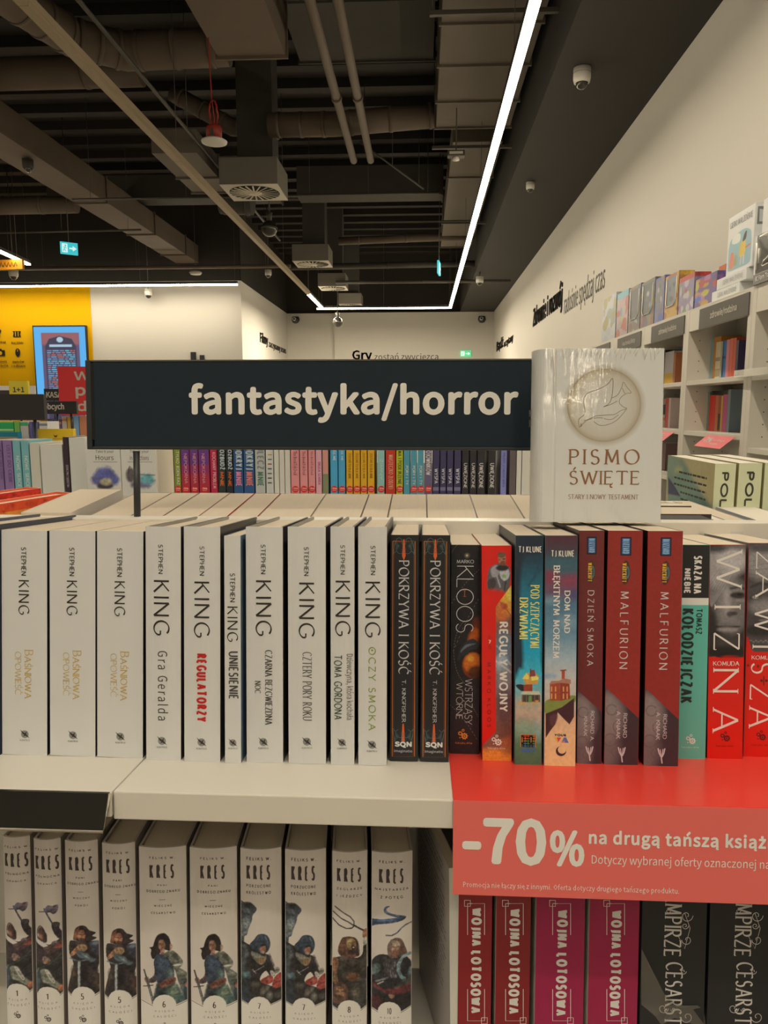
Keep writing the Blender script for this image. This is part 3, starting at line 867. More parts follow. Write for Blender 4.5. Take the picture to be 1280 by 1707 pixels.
# --- space novel with starry black spine
r, S = front_book((748.9, 798.4, 1257.5, 752, 908), .132, 'black paperback with thin white lettering and a burning planet', spine=A(30, 28, 28), side=A(30, 28, 28), inner=A(178, 164, 136), sag=.0004)
Pt = Paint(S, .0003, .0003, S.w - .0003, place(748.9, 798.4, 1257.5, 752, 908)[2] - .0003, .0004, A(30, 28, 28), tr=z3)
Pt.ell(215, 760, 30, 90, A(120, 50, 18), 10, .6).ell(195, 800, 30, 60, A(190, 90, 20), 8, .7, 20).ell(200, 930, 70, 75, A(40, 18, 12), 8, .8)
Pt.ell(195, 990, 75, 85, A(120, 50, 16), 3).ell(190, 975, 62, 70, A(196, 104, 30), 6, .8).ell(215, 1035, 60, 45, A(60, 26, 14), 8, .9).ell(175, 945, 22, 20, A(235, 150, 50), 6, .8)
Pt.blob([(90, 960), (105, 880), (130, 850), (165, 820), (200, 815), (232, 850), (215, 880), (170, 890), (160, 915), (120, 930)], A(38, 42, 44)).blob([(110, 905), (150, 870), (210, 845), (150, 850), (118, 880)], A(92, 96, 94), 2, True)
Pt.noise(.18, 5, 5)
Pt.ell(152, 262, 14, 14, A(130, 110, 70), 6, .8).ell(152, 262, 5, 5, A(220, 205, 160), 3)
Pt.build('cover_art')
w_ = A(196, 188, 172)
D = Decal(S)
for c0, c1 in (((50, 245), (118, 190)), ((50, 580), (240, 350)), ((60, 900), (235, 540)), ((40, 1250), (225, 1490)), ((150, 1240), (228, 1335))):
    for k in range(14):
        t = k / 14; q = [S.uv(*z3(c0[0] + (c1[0] - c0[0]) * tt, c0[1] + (c1[1] - c0[1]) * tt - 22 * math.sin(PI * tt))) for tt in (t, t + .035)]
        D.line(q, .00025, A(140, 132, 120), .0002)
for k in range(26):
    t = 2.0 + k / 26 * 2.3; cc = lambda t: S.uv(*z3(190 + 125 * math.cos(t), 900 - 230 * math.sin(t)))
    D.line([cc(t), cc(t + .05)], .00025, A(140, 132, 120), .0002)
D.build('orbit_lines')
Decal(S).text('MARKO', bx(z3, 84, 198, 290, 314), w_, 'H', style=LIGHT, track=.10).build('author_lettering')
D = Decal(S); D.text('KLOOS', bx(z3, 82, 196, 330, 772), w_, 'D', style=dict(thick=.045, thin=.04, nib=0, track=.10)); D.build('author_lettering')
Decal(S).text('I', bx(z3, 134, 150, 492, 534), A(180, 90, 40), 'H', style=dict(thick=.1, thin=.08, nib=0, serif=.22)).build('title_lettering')
Decal(S).text('WSTRZĄSY', bx(z3, 138, 188, 1078, 1380), w_, 'D', style=dict(thick=.055, thin=.05, nib=0, track=.10)).build('title_lettering')
Decal(S).text('WTÓRNE', bx(z3, 80, 124, 1102, 1345), w_, 'D', style=dict(thick=.06, thin=.055, nib=0, track=.10)).build('title_lettering')
gears(S, z3(122, 1447), 19, A(200, 122, 44), bx(z3, 74, 187, 1494, 1512))

# --- red one with soldier
px = (803.4, 852.8, 1269, 802.4, 909.5)
r, S = front_book(px, .135, 'red paperback with armoured bearded soldier at the top of its spine', spine=A(196, 26, 18), side=A(120, 24, 18), inner=A(178, 164, 136), sag=.0004, group=None)
H_ = place(*px)[2]
Pt = Paint(S, .0003, .0003, S.w - .0003, H_ - .0003, .00035, A(198, 24, 16), tr=z3)
Pt.blob([(345, 600), (450, 450), (470, 450), (470, 1700), (200, 1700), (250, 1520), (340, 1430)], A(120, 76, 60), 1, False)
Pt.ell(420, 560, 60, 100, A(214, 150, 52), 14, .95).ell(440, 500, 30, 60, A(230, 190, 80), 10, .8).ell(380, 640, 50, 60, A(190, 96, 40), 14, .8)
Pt.ell(400, 600, 22, 22, A(168, 70, 38), 3).ln([(370, 570), (430, 640), (440, 660)], 6, A(150, 66, 40)).ell(385, 590, 14, 20, A(168, 80, 44), 2)
Pt.ell(400, 900, 70, 140, A(92, 108, 112), 22, .95).ell(380, 980, 40, 60, A(160, 172, 168), 16, .8).ell(400, 1100, 60, 120, A(120, 118, 116), 18, .8)
Pt.ell(400, 1260, 60, 140, A(84, 58, 58), 20, .8).ell(400, 1430, 60, 80, A(96, 60, 46), 16, .8).ell(320, 1600, 160, 60, A(206, 126, 44), 16, .95).ell(420, 1520, 50, 60, A(150, 84, 44), 12, .8)
Pt.ln([(345, 960), (450, 1040)], 10, A(196, 198, 186), 5, .7).ln([(350, 860), (445, 990)], 6, A(170, 176, 170), 4, .6)
Pt.blob([(230, 400), (230, 1640), (255, 1520), (342, 1425), (342, 600), (450, 452), (450, 380)], A(198, 24, 16), 1, False)
# soldier
Pt.blob([(285, 470), (290, 380), (305, 340), (345, 318), (375, 310), (400, 320), (428, 335), (440, 380), (430, 470), (400, 505), (340, 500), (300, 490)], A(86, 80, 76))
Pt.blob([(310, 350), (350, 325), (372, 360), (350, 400), (318, 400)], A(140, 132, 126), 3).blob([(372, 360), (425, 350), (432, 400), (405, 430), (375, 410)], A(168, 162, 152), 2)
Pt.ell(385, 345, 42, 20, A(40, 34, 32), 4).ell(398, 400, 14, 10, A(110, 150, 70), 4).blob([(290, 430), (330, 410), (345, 450), (320, 490), (295, 480)], A(60, 52, 50), 3)
Pt.ln([(350, 400), (372, 470)], 8, A(180, 172, 160), 3, .7).ln([(410, 430), (400, 490)], 8, A(44, 40, 38), 3)
Pt.ell(384, 285, 26, 34, A(150, 102, 72), 2).ell(380, 258, 28, 18, A(96, 74, 56), 3).ell(390, 312, 20, 16, A(112, 62, 38), 3).ell(397, 285, 10, 5, A(70, 44, 34), 2).ell(366, 290, 6, 9, A(110, 70, 50), 2)
Pt.ell(330, 505, 60, 20, A(188, 26, 18), 10, .8).sprinkle(A(198, 24, 16), .16, 4)
Pt.build('cover_art', M_GLOSS)
Decal(S).text('REGUŁY WOJNY', bx(z3, 364, 424, 700, 1297), A(206, 200, 186), 'D', style=dict(thick=.21, thin=.18, nib=0, track=.32)).build('title_lettering')
D = Decal(S); D.text('7', bx(z3, 292, 312, 820, 845), A(226, 220, 206), 'H', style=BOLD)
D.text('6', bx(z3, 291, 310, 785, 812), A(150, 40, 26), 'H', style=MONO).text('8', bx(z3, 291, 312, 852, 880), A(150, 40, 26), 'H', style=MONO); D.build('volume_number')
Decal(S).text('MARKO KLOOS', bx(z3, 285, 311, 968, 1398), A(96, 18, 14), 'D', style=dict(thick=.12, thin=.12, nib=0, track=.75)).build('author_lettering')
gears(S, z3(345, 1487), 20, A(206, 196, 180), bx(z3, 290, 405, 1529, 1546))

# --- teal one with crooked house
px = (857, 902.6, 1275.5, 859, 892.5)
r, S = front_book(px, .146, 'teal paperback with crooked stacked house and yellow title', spine=A(34, 76, 84), side=A(60, 68, 62), inner=A(150, 146, 120), sag=.0004)
H_ = place(*px)[2]
Pt = Paint(S, .0003, .0003, S.w - .0003, H_ - .0003, .00035, A(30, 60, 70), tr=z3)
Pt.grad([(130, A(28, 40, 48)), (300, A(30, 58, 68)), (480, A(30, 96, 106)), (700, A(20, 126, 140)), (900, A(22, 142, 158)), (1050, A(60, 160, 166)), (1160, A(110, 160, 150)), (1240, A(160, 152, 120)), (1330, A(150, 140, 112)), (1420, A(104, 140, 104)), (1500, A(70, 110, 74)), (1640, A(62, 100, 68))])
Pt.blob([(470, 130), (560, 130), (520, 300), (505, 520), (525, 960), (500, 1010), (460, 1010)], A(28, 38, 46), 10).blob([(560, 260), (665, 230), (665, 130), (470, 130), (500, 250)], A(30, 40, 48), 8)
Pt.ln([(640, 280), (600, 400), (560, 460)], 10, A(28, 58, 66), 8, .8).ln([(660, 330), (620, 380)], 8, A(28, 58, 66), 5, .8).blob([(655, 500), (670, 500), (670, 1000), (640, 960)], A(24, 70, 80), 8)
Pt.blob([(475, 1120), (530, 1118), (560, 1160), (510, 1158)], A(40, 36, 40)).blob([(525, 1118), (585, 1110), (585, 1170), (530, 1165)], A(140, 58, 34), 1, False)
Pt.blob([(520, 1070), (545, 1040), (600, 1035), (628, 1062), (620, 1112), (540, 1116)], A(186, 140, 62), 1, False).blob([(518, 1078), (545, 1040), (565, 1060), (560, 1082)], A(206, 190, 90), 1, False).blob([(575, 1060), (600, 1050), (628, 1070), (622, 1086), (580, 1090)], A(210, 196, 96), 1, False)
Pt.blob([(566, 1065), (570, 1020), (600, 1018), (606, 1060)], A(120, 60, 56), 1, False).ln([(572, 1012), (574, 1040)], 6, A(80, 26, 30))
Pt.blob([(505, 1178), (520, 1160), (625, 1160), (642, 1186)], A(176, 176, 140), 1, False).blob([(515, 1184), (635, 1184), (635, 1232), (515, 1232)], A(62, 56, 50), 1, False).blob([(560, 1190), (580, 1190), (582, 1232), (558, 1232)], A(96, 130, 60), 1, False)
for xx in (520, 545, 600, 628): Pt.ln([(xx, 1186), (xx, 1230)], 5, A(120, 90, 60))
for xx, yy in ((530, 1238), (590, 1236), (615, 1226), (505, 1234)): Pt.ell(xx, yy, 12, 7, A(200, 140, 50), 3, .9)
Pt.blob([(465, 1260), (560, 1290), (650, 1250), (650, 1400), (600, 1350), (520, 1320), (465, 1330)], A(176, 156, 126), 14, True, True, .6).ell(520, 1400, 60, 40, A(120, 150, 120), 20, .7).ell(620, 1420, 30, 70, A(130, 160, 150), 16, .5)
Pt.noise(.10, 6, 11).build('cover_art', M_GLOSS)
Decal(S).text('TJ KLUNE', bx(z3, 492, 648, 200, 242), A(206, 200, 170), 'H', style=dict(thick=.21, thin=.16, nib=0, track=.26)).build('author_lettering')
ye = A(206, 202, 92)
Decal(S).text('POD SZEPCZĄCYMI', bx(z3, 572, 630, 458, 873), ye, 'D', style=dict(thick=.17, thin=.06, nib=0, serif=.10, track=.22)).build('title_lettering')
Decal(S).text('DRZWIAMI', bx(z3, 500, 555, 540, 815), ye, 'D', style=dict(thick=.17, thin=.06, nib=0, serif=.10, track=.22)).build('title_lettering')
D = Decal(S); u0, v0, u1, v1 = S.box(bx(z3, 508, 605, 1448, 1530))
D.poly([(u0, v0), (u1, v0), (u1, v1), (u0, v1)], A(20, 18, 20), .00014)
hues = [A(196, 40, 34), A(206, 110, 34), A(200, 170, 50), A(60, 140, 70), A(44, 120, 150)]
n = 5
for k in range(n):
    for j in range(n):
        x = u0 + (u1 - u0) * (k + .5) / n; z = v0 + (v1 - v0) * (j + .5) / n; dx = (u1 - u0) / n / 2; dz = (v1 - v0) / n / 2
        c = hues[min(4, max(0, 4 - j + (k == j)))]
        if (k * 7 + j * 3) % 3 != 0: D.line([(x - dx, z), (x + dx, z)], .0005, c)
        if (k * 5 + j) % 3 != 1: D.line([(x, z - dz), (x, z + dz)], .0005, c)
D.line([(u0, v0), (u0, v1), (u1, v1), (u1, v0)], .0006, hues[1])
D.text('AKURAT', bx(z3, 510, 604, 1535, 1566), A(52, 96, 150), 'H', style=dict(thick=.24, thin=.2, nib=0, track=.2)); D.build('publisher_emblem')

# --- cliff house
px = (906, 958.8, 1277.5, 908.8, 892.5)
r, S = front_book(px, .146, 'blue green paperback with brick house on a cliff and white title', spine=A(70, 96, 100), side=A(120, 110, 96), inner=A(170, 160, 130), sag=.0004)
H_ = place(*px)[2]
Pt = Paint(S, .0003, .0003, S.w - .0003, H_ - .0003, .00035, A(30, 60, 70), tr=z3)
Pt.grad([(130, A(78, 38, 44)), (230, A(66, 56, 62)), (300, A(54, 84, 88)), (360, A(60, 84, 88)), (420, A(112, 62, 74)), (500, A(96, 70, 84)), (580, A(72, 104, 116)), (800, A(100, 130, 136)), (950, A(150, 164, 158)), (1080, A(176, 172, 152)), (1290, A(180, 168, 140)), (1340, A(200, 162, 120)), (1450, A(208, 176, 120)), (1650, A(210, 178, 118))])
Pt.ell(700, 400, 60, 40, A(118, 52, 66), 14, .9).ell(840, 430, 60, 40, A(124, 58, 72), 14, .8).ell(860, 520, 40, 30, A(70, 66, 96), 12, .8).ell(700, 560, 60, 30, A(120, 150, 150), 16, .5).ell(820, 700, 60, 40, A(130, 150, 150), 20, .5).ell(700, 1060, 50, 20, A(120, 150, 160), 8, .7)
Pt.blob([(672, 1225), (780, 1195), (868, 1190), (868, 1230), (780, 1270), (672, 1310)], A(116, 128, 58), 1.5).blob([(672, 1310), (780, 1265), (862, 1205), (860, 1330), (830, 1380), (790, 1340), (752, 1300), (735, 1380), (705, 1420), (672, 1470)], A(62, 34, 36), 1.2, False).blob([(700, 1330), (750, 1310), (740, 1370), (710, 1390)], A(84, 50, 50), 4)
Pt.blob([(700, 1110), (765, 1102), (768, 1222), (702, 1222)], A(150, 66, 40), 1, False).blob([(765, 1102), (830, 1100), (835, 1210), (768, 1224)], A(132, 54, 36), 1, False)
Pt.blob([(695, 1115), (710, 1092), (760, 1090), (800, 1075), (838, 1084), (842, 1112), (770, 1104)], A(158, 112, 88), 1.5, False).blob([(778, 1080), (778, 1022), (800, 1022), (798, 1078)], A(164, 70, 46), 1, False).ln([(772, 1022), (806, 1020)], 8, A(120, 60, 50))
for xx in (712, 738, 790, 815):
    Pt.ln([(xx, 1132), (xx, 1160)], 7, A(206, 150, 84)); Pt.ln([(xx, 1178), (xx, 1208)], 7, A(206, 160, 90))
Pt.noise(.07, 6, 13).build('cover_art', M_GLOSS)
Decal(S).text('TJ KLUNE', bx(z3, 708, 862, 227, 270), A(200, 192, 160), 'H', style=dict(thick=.21, thin=.16, nib=0, track=.26)).build('author_lettering')
ww = A(206, 204, 196)
Decal(S).text('DOM NAD', bx(z3, 796, 834, 494, 776), ww, 'D', style=dict(thick=.22, thin=.12, nib=0, serif=.14, track=.26)).build('title_lettering')
Decal(S).text('BŁĘKITNYM MORZEM', bx(z3, 723, 765, 328, 942), ww, 'D', style=dict(thick=.20, thin=.11, nib=0, serif=.14, track=.24)).build('title_lettering')
D = Decal(S); D.text('YOU&', bx(z3, 730, 808, 1441, 1458), A(44, 34, 34), 'H', style=dict(thick=.28, thin=.24, nib=0, track=.4))
g = lambda *q: [S.uv(*z3(*p)) for p in q]
D.poly(g((728, 1466), (775, 1466), (752, 1503)), A(190, 60, 70)).poly(g((728, 1466), (745, 1466), (755, 1490), (752, 1503)), A(220, 170, 60), .0002).poly(g((776, 1500), (792, 1466), (808, 1466), (825, 1502)), A(70, 110, 150)).poly(g((776, 1500), (796, 1484), (800, 1500)), A(206, 120, 60), .0002)
u, v = S.uv(*z3(774, 1556)); mr = .0046
D.poly([(u + mr * math.cos(t), v + mr * math.sin(t)) for t in np.linspace(R(95), R(385), 22)] + [(u + mr * .18 + mr * .8 * math.cos(t), v + mr * .28 + mr * .8 * math.sin(t)) for t in np.linspace(R(370), R(110), 18)], A(52, 36, 40))
D.build('publisher_emblem')

# --- three dark red game novels
def emblem_fork(S, b, col):
    u0, v0, u1, v1 = S.box(b); m = (u0 + u1) / 2; D = Decal(S); H = v1 - v0
    D.line([(u0, v1), (u0 + .0012, v0 + H * .66), (m, v0 + H * .42), (m + .0008, v0)], .0011, col)
    D.line([(u1, v1), (u1 - .001, v0 + H * .66), (m + .0006, v0 + H * .42)], .0011, col)
    D.line([(m - .0012, v1 - H * .08), (m, v0 + H * .45)], .0008, col).line([(m + .0014, v1 - H * .05), (m + .0006, v0 + H * .45)], .0008, col)
    return D.build('publisher_emblem')
def red_novel(px, z, label, title, tb, logo, crest, an, ana, anb, fork, diag, base, seed, group=None):
    r, S = front_book(px, .146, label, spine=base, side=A(40, 20, 20), inner=A(176, 160, 130), sag=.0004, group=group)
    H_ = place(*px)[2]
    Pt = Paint(S, .0003, .0003, S.w - .0003, H_ - .0003, .0004, base, tr=z)
    (xa, ya), (xb, yb) = diag; yb2 = 1700
    g1, g2 = A(126, 116, 104), A(52, 42, 44)
    Pt.blob([(xa - 60, ya - 50), (xa, ya), (xb, yb), (xb + 60, yb + 45), (xb + 60, yb2), (xa - 80, yb2)], g2, 1, False)
    Pt.ell(xa + 10, ya + 190, 110, 160, g1, 24, .9).ell(xa, ya + 400, 90, 150, A(110, 102, 92), 24, .7)
    for (cx, cy, rr) in ((40, 150, 34), (90, 260, 40), (30, 350, 40), (70, 430, 30)):
        for t0 in (0, 2, 4):
            Pt.ln([(xa + cx + rr * math.cos(t), ya + cy + rr * math.sin(t)) for t in np.linspace(t0, t0 + 1.7, 8)], 7, A(84, 74, 68), 3, .8)
    ymid = (ya + yb) / 2
    # the diagonal colour field lies over the grey scales
    Pt.blob([(xa - 90, -200), (xb + 90, -200), (xb + 90, yb + 70), (xb, yb), (xa, ya), (xa - 90, ya - 75)], base, 1, False)
    Pt.noise(.06, 5, seed).build('cover_art')
    Decal(S).text(title, bx(z, *tb), A(182, 170, 150), 'D', style=dict(thick=.13, thin=.07, nib=20, track=.55)).build('title_lettering')
    D = Decal(S); b = bx(z, *logo); u0, v0, u1, v1 = S.box(b)
    D.poly([(u0, v0), (u1, v0), (u1, v1), (u0, v1)], A(26, 26, 32), .00014)
    e = .0011; D.poly([(u0 + e, v0 + e), (u1 - e, v0 + e), (u1 - e, v1 - e), (u0 + e, v1 - e)], A(52, 84, 120), .0002)
    bb = (b[0] + 3.5, b[1] + 3, b[2] - 3.5, b[3] - 3); D.text('BLIZZARD', bb, A(132, 160, 180), 'D', .00032, style=dict(thick=.2, thin=.14, nib=20, track=.18))
    D.build('studio_emblem')
    D = Decal(S); u0, v0, u1, v1 = S.box(bx(z, *crest)); w = u1 - u0; h = v1 - v0
    D.poly([(u0 + w * .2, v1 - h * .12), (u0 + w * .5, v1), (u0 + w * .8, v1 - h * .1), (u1, v1 - h * .4), (u1 - w * .05, v0 + h * .3), (u0 + w * .7, v0 + h * .08), (u0 + w * .35, v0), (u0, v0 + h * .14), (u0, v1 - h * .2)], A(74, 50, 40), .00014)
    D.disc(u0 + w * .66, v0 + h * .5, w * .26, A(88, 104, 96), .0002, 14, h * .26).disc(u0 + w * .66, v0 + h * .5, w * .14, A(60, 76, 74), .00026, 12, h * .16)
    b = bx(z, *crest); D.text('WARCRAFT', (b[0] + 1, b[1] + 5, (b[0] + b[2]) / 2 + 1.0, b[3] - 4), A(206, 156, 50), 'D', .00034, style=dict(thick=.26, thin=.16, nib=20, track=.14, serif=.1))
    D.build('series_crest', M_FOIL)
    D = Decal(S); D.text(an[0], bx(z, *ana), A(190, 180, 166), 'D', style=dict(thick=.13, thin=.10, nib=10, track=.2)); D.text(an[1], bx(z, *anb), A(190, 180, 166), 'D', style=dict(thick=.13, thin=.10, nib=10, track=.2)); D.build('author_lettering')
    emblem_fork(S, bx(z, *fork), A(182, 172, 160))
    return r
GR = 'dark red novels with grey scaled foot'
red_novel((960.6, 1002, 1274, 965, 884.5), z3, 'thin dark maroon paperback with grey scaled foot, beside the cliff house book', 'DZIEŃ SMOKA', (948, 990, 492, 992),
          (945, 1010, 138, 254), (948, 1000, 290, 450), ('RICHARD A.', 'KNAAK'), (968, 993, 1290, 1490), (924, 948, 1325, 1455), (938, 984, 1525, 1620), ((880, 1150), (1045, 1300)), A(98, 38, 34), 3, GR)
r18 = red_novel((1006, 1062.8, 1275.5, 1013, 884.5), z4, 'wide brick red paperback with grey scaled foot, left one of two alike', 'MALFURION', (130, 186, 497, 1012),
          (136, 207, 140, 262), (142, 200, 292, 455), ('RICHARD', 'A. KNAAK'), (152, 178, 1305, 1468), (107, 134, 1292, 1474), (119, 165, 1530, 1630), ((37, 1133), (252, 1335)), A(134, 40, 32), 4, GR)
again(r18, book_at((1072, 1127.6, 1277.5, 1079.5, 884.5)), 'wide brick red paperback with grey scaled foot, right one of two alike')

# --- green and black
px = (1130, 1174.6, 1266, 1137.4, 908)
r, S = front_book(px, .140, 'mint green paperback with black head and heavy black lettering', spine=A(84, 160, 132), side=A(90, 150, 128), inner=A(178, 164, 136), sag=.0004)
D = Decal(S)
u0, v0, u1, v1 = S.box(bx(z4, 543, 715, 195, 543)); H_ = place(*px)[2]; W_ = S.w
D.poly([(.0002, v0), (W_ - .0002, v0), (W_ - .0002, H_ - .0002), (.0002, H_ - .0002)], A(34, 32, 30), .0001)
vb = S.uv(*z4(620, 590))[1]; D.poly([(.0002, vb), (W_ - .0002, vb), (W_ - .0002, v0), (.0002, v0)], A(200, 192, 172), .0001); D.build('colour_bands')
D = Decal(S); D.text('SKAZA NA', bx(z4, 618, 674, 263, 515), A(210, 202, 184), 'D', style=dict(thick=.27, thin=.22, nib=0, track=.32)); D.text('NIEBIE', bx(z4, 556, 600, 347, 515), A(210, 202, 184), 'D', style=dict(thick=.27, thin=.22, nib=0, track=.32)); D.build('title_lettering')
D = Decal(S); D.text('TOMASZ', bx(z4, 634, 676, 613, 783), A(34, 44, 38), 'D', style=dict(thick=.19, thin=.19, nib=0, track=.30)); D.text('KOŁODZIEJCZAK', bx(z4, 536, 616, 613, 1240), A(30, 40, 34), 'D', style=dict(thick=.25, thin=.20, nib=0, track=.32)); D.build('author_lettering')
gears(S, z4(597, 1480), 19, A(196, 196, 170), bx(z4, 538, 654, 1524, 1538))

# --- the two novels with greyscale portraits
def portrait_novel(px, label, letters, komuda, gpx, gbox, face, side=None):
    r, S = front_book(px, .146, label, spine=A(190, 28, 18), side=side or A(30, 26, 24), inner=A(178, 164, 136), sag=.0004, group='red novels with greyscale portraits')
    H_ = place(*px)[2]
    Pt = Paint(S, .0003, .0003, S.w - .0003, H_ - .0003, .00035, A(196, 28, 16), tr=z4)
    g = lambda v: A(v, v * .94, v * .86)
    face(Pt, g)
    Pt.build('cover_art', M_GLOSS)
    for L, b in letters:
        Decal(S).text(L, bx(z4, *b), A(206, 196, 176), 'D', .00034, style=dict(thick=.10, thin=.035, nib=20, serif=.10, track=.1)).build('title_lettering')
    Decal(S).text(komuda[0], bx(z4, *komuda[1]), A(206, 196, 176), 'H', style=dict(thick=.15, thin=.07, nib=15, serif=.10, track=.22)).build('author_lettering')
    gears(S, z4(*gpx), 19, A(70, 22, 20), bx(z4, *gbox))
    return r
def face1(P, g):
    x0, x1 = 700, 985
    P.blob([(x0, 100), (x1, 100), (x1, 935), (x0, 935)], g(44), 1, False)
    P.ell(790, 330, 110, 150, g(150), 22, .9).ell(880, 290, 100, 90, g(172), 26, .95).ell(760, 205, 90, 40, g(40), 14, .9).ell(900, 200, 90, 20, g(96), 12, .8)
    P.ell(870, 590, 110, 190, g(120), 24, .9).ell(838, 560, 20, 90, g(158), 16, .8).ell(940, 620, 50, 90, g(96), 20, .8)
    P.ell(915, 525, 55, 22, g(36), 6, .95).ell(925, 520, 20, 9, g(14), 3).ln([(865, 480), (920, 470), (975, 490)], 16, g(40), 6, .9).ell(930, 560, 34, 8, g(140), 6, .6)
    P.ell(860, 650, 24, 18, g(60), 6, .9).ell(890, 645, 20, 12, g(44), 5, .9)
    P.ell(840, 732, 90, 10, g(30), 4, .95).ell(840, 718, 80, 12, g(100), 6, .8).ell(840, 752, 70, 14, g(140), 7, .8)
    P.ell(840, 840, 90, 50, g(60), 18, .8).ell(745, 760, 30, 130, g(36), 12, .9).ell(840, 900, 140, 40, g(24), 12, .9)
    for k in range(16):
        P.ln([(880 - k * 6, 380 - k * 3), (830 - k * 9, 470), (740 - k * 2, 600 - k * 4)], 6, g(176 if k % 2 else 104), 5, .45)
    P.noise(.12, 4, 21)
    P.blob([(x0, 935), (760, 930), (800, 945), (830, 925), (880, 928), (910, 945), (x1, 935), (x1, 1700), (x0, 1700)], A(196, 28, 16), 2, False)
    P.ell(860, 930, 60, 10, A(120, 20, 14), 4, .8)
portrait_novel((1178, 1236, 1265.5, 1183, 908), 'red novel with greyscale face of a fair haired man, second from the right edge',
    [('W', (768, 940, 228, 478)), ('I', (757, 930, 592, 640)), ('Z', (752, 922, 768, 893)), ('N', (748, 916, 1012, 1168)), ('A', (745, 915, 1272, 1430))],
    ('KOMUDA', (748, 921, 962, 990)), (825, 1462), (765, 882, 1515, 1530), face1)
def face2(P, g):
    x0, x1 = 930, 1300
    P.blob([(x0, 100), (x1, 100), (x1, 900), (x0, 900)], g(70), 1, False)
    P.ell(1080, 310, 120, 110, g(140), 26, .9).ell(1090, 215, 90, 30, g(60), 12, .8).ln([(1000, 470), (1060, 445), (1110, 455)], 14, g(44), 5, .9).ell(1030, 540, 40, 20, g(50), 6, .9).ell(1026, 538, 18, 10, g(150), 4).ell(1030, 538, 8, 8, g(20), 2)
    P.ell(1080, 600, 90, 50, g(130), 20, .8).ell(1080, 690, 90, 40, g(60), 14, .9).ell(1060, 760, 110, 40, g(36), 14, .9).ell(1090, 690, 40, 8, g(110), 4, .8)
    for k in range(8): P.ell(1000 + k * 16, 825 + (k % 2) * 8, 8, 5, g(120), 2, .8)
    for k in range(5): P.ln([(1000, 300 + k * 30), (1110, 280 + k * 34)], 4, g(90), 3, .5)
    P.noise(.14, 4, 22)
    P.blob([(x0, 820), (980, 800), (1000, 880), (1020, 900), (x1, 900), (x1, 1700), (x0, 1700)], A(196, 28, 16), 2, False)
    P.ln([(1083, 1062), (1083, 1120)], 7, A(70, 20, 16)); P.ell(1068, 1090, 10, 8, A(70, 20, 16)); P.ell(1100, 1090, 10, 8, A(70, 20, 16)); P.ell(980, 990, 9, 9, A(120, 22, 16)); P.ell(1045, 995, 8, 10, A(110, 22, 16))
portrait_novel((1238.4, 1303, 1262.5, 1247.5, 905), 'red novel with greyscale bearded face, cut by the right edge of the picture',
    [('Z', (1034, 1160, 232, 352)), ('A', (1028, 1165, 368, 540)), ('W', (1020, 1160, 600, 770)), ('I', (1008, 1165, 856, 900)), ('S', (1002, 1140, 968, 1045)), ('Z', (992, 1140, 1110, 1220)), ('A', (985, 1140, 1262, 1400))],
    ('KOMUDA', (1003, 1170, 924, 950)), (1062, 1455), (1003, 1125, 1510, 1524), face2, side=A(150, 140, 124))

# ================================================================== red shelf talker folded over the board
f2 = empty('shelf_talker', FR @ Matrix.Translation((0, 0, 0)), 'red folded promotion card over the shelf edge advertising seventy percent off', 'sign')
xa = sh(752, 1300)[0]
red = A(206, 58, 42); red2 = A(214, 92, 76)
fy = f_y - .0016
mb = MB().box((xa, fy, 0.0002), (x_right, .150, .0009), red)
mb.build('top_flap', M_GLOSS, f2)
# front flap hangs from the fold
Pf = FR @ Vector((0, fy, .0005)); Pb = onY(900, 1495, Pf.y - .0085)
L = math.hypot(Pf.y - Pb.y, Pf.z - Pb.z)
Mf = FR.inverted() @ Matrix.Translation(Pb) @ Matrix.Rotation(math.atan2(Pf.y - Pb.y, Pf.z - Pb.z) * -1, 4, 'X')
Mf.translation.x = 0
mb = MB().box((xa, -.0006, 0), (x_right, 0, L), red2, M=Mf)
fl = mb.build('front_flap', M_PRINT, f2)
Sf = Surf(f2, Mf @ Matrix.Translation((0, -.0006, 0)), 1)
z5 = lambda x, y: (740 + x / 2.3704, 1290 + y / 2.3704)
wt = A(214, 204, 186)
D = Decal(Sf)
D.text('-70', bx(z5, 72, 404, 172, 360), wt, 'H', ft=dict(bold=.034, track=1.01)); D.build('headline_lettering')
Decal(Sf).text('%', bx(z5, 417, 555, 222, 366), wt, 'H', ft=dict(bold=.03)).build('headline_lettering')
def skewed(txt, px0, px1, ytop0, ybot0, name, **ft):
    a = Sf.uv(px0, ybot0); b = Sf.uv(px0, ytop0); c = Sf.uv(px1, ybot0)
    Decal(Sf).text(txt, (a[0], a[1], c[0], b[1]), wt, 'H', px=False, ft=ft).build(name)
skewed('na drugą tańszą książkę', 981, 1310, 1381, 1413, 'headline_lettering', bold=.022, track=1.04)
skewed('Dotyczy wybranej oferty oznaczonej naklejką', 986, 1330, 1424, 1443.5, 'offer_lettering', bold=.0)
skewed('Promocja nie łączy się z innymi. Oferta dotyczy drugiego tańszego produktu.', 772, 1132, 1468, 1481, 'terms_lettering', bold=.0, res=1)

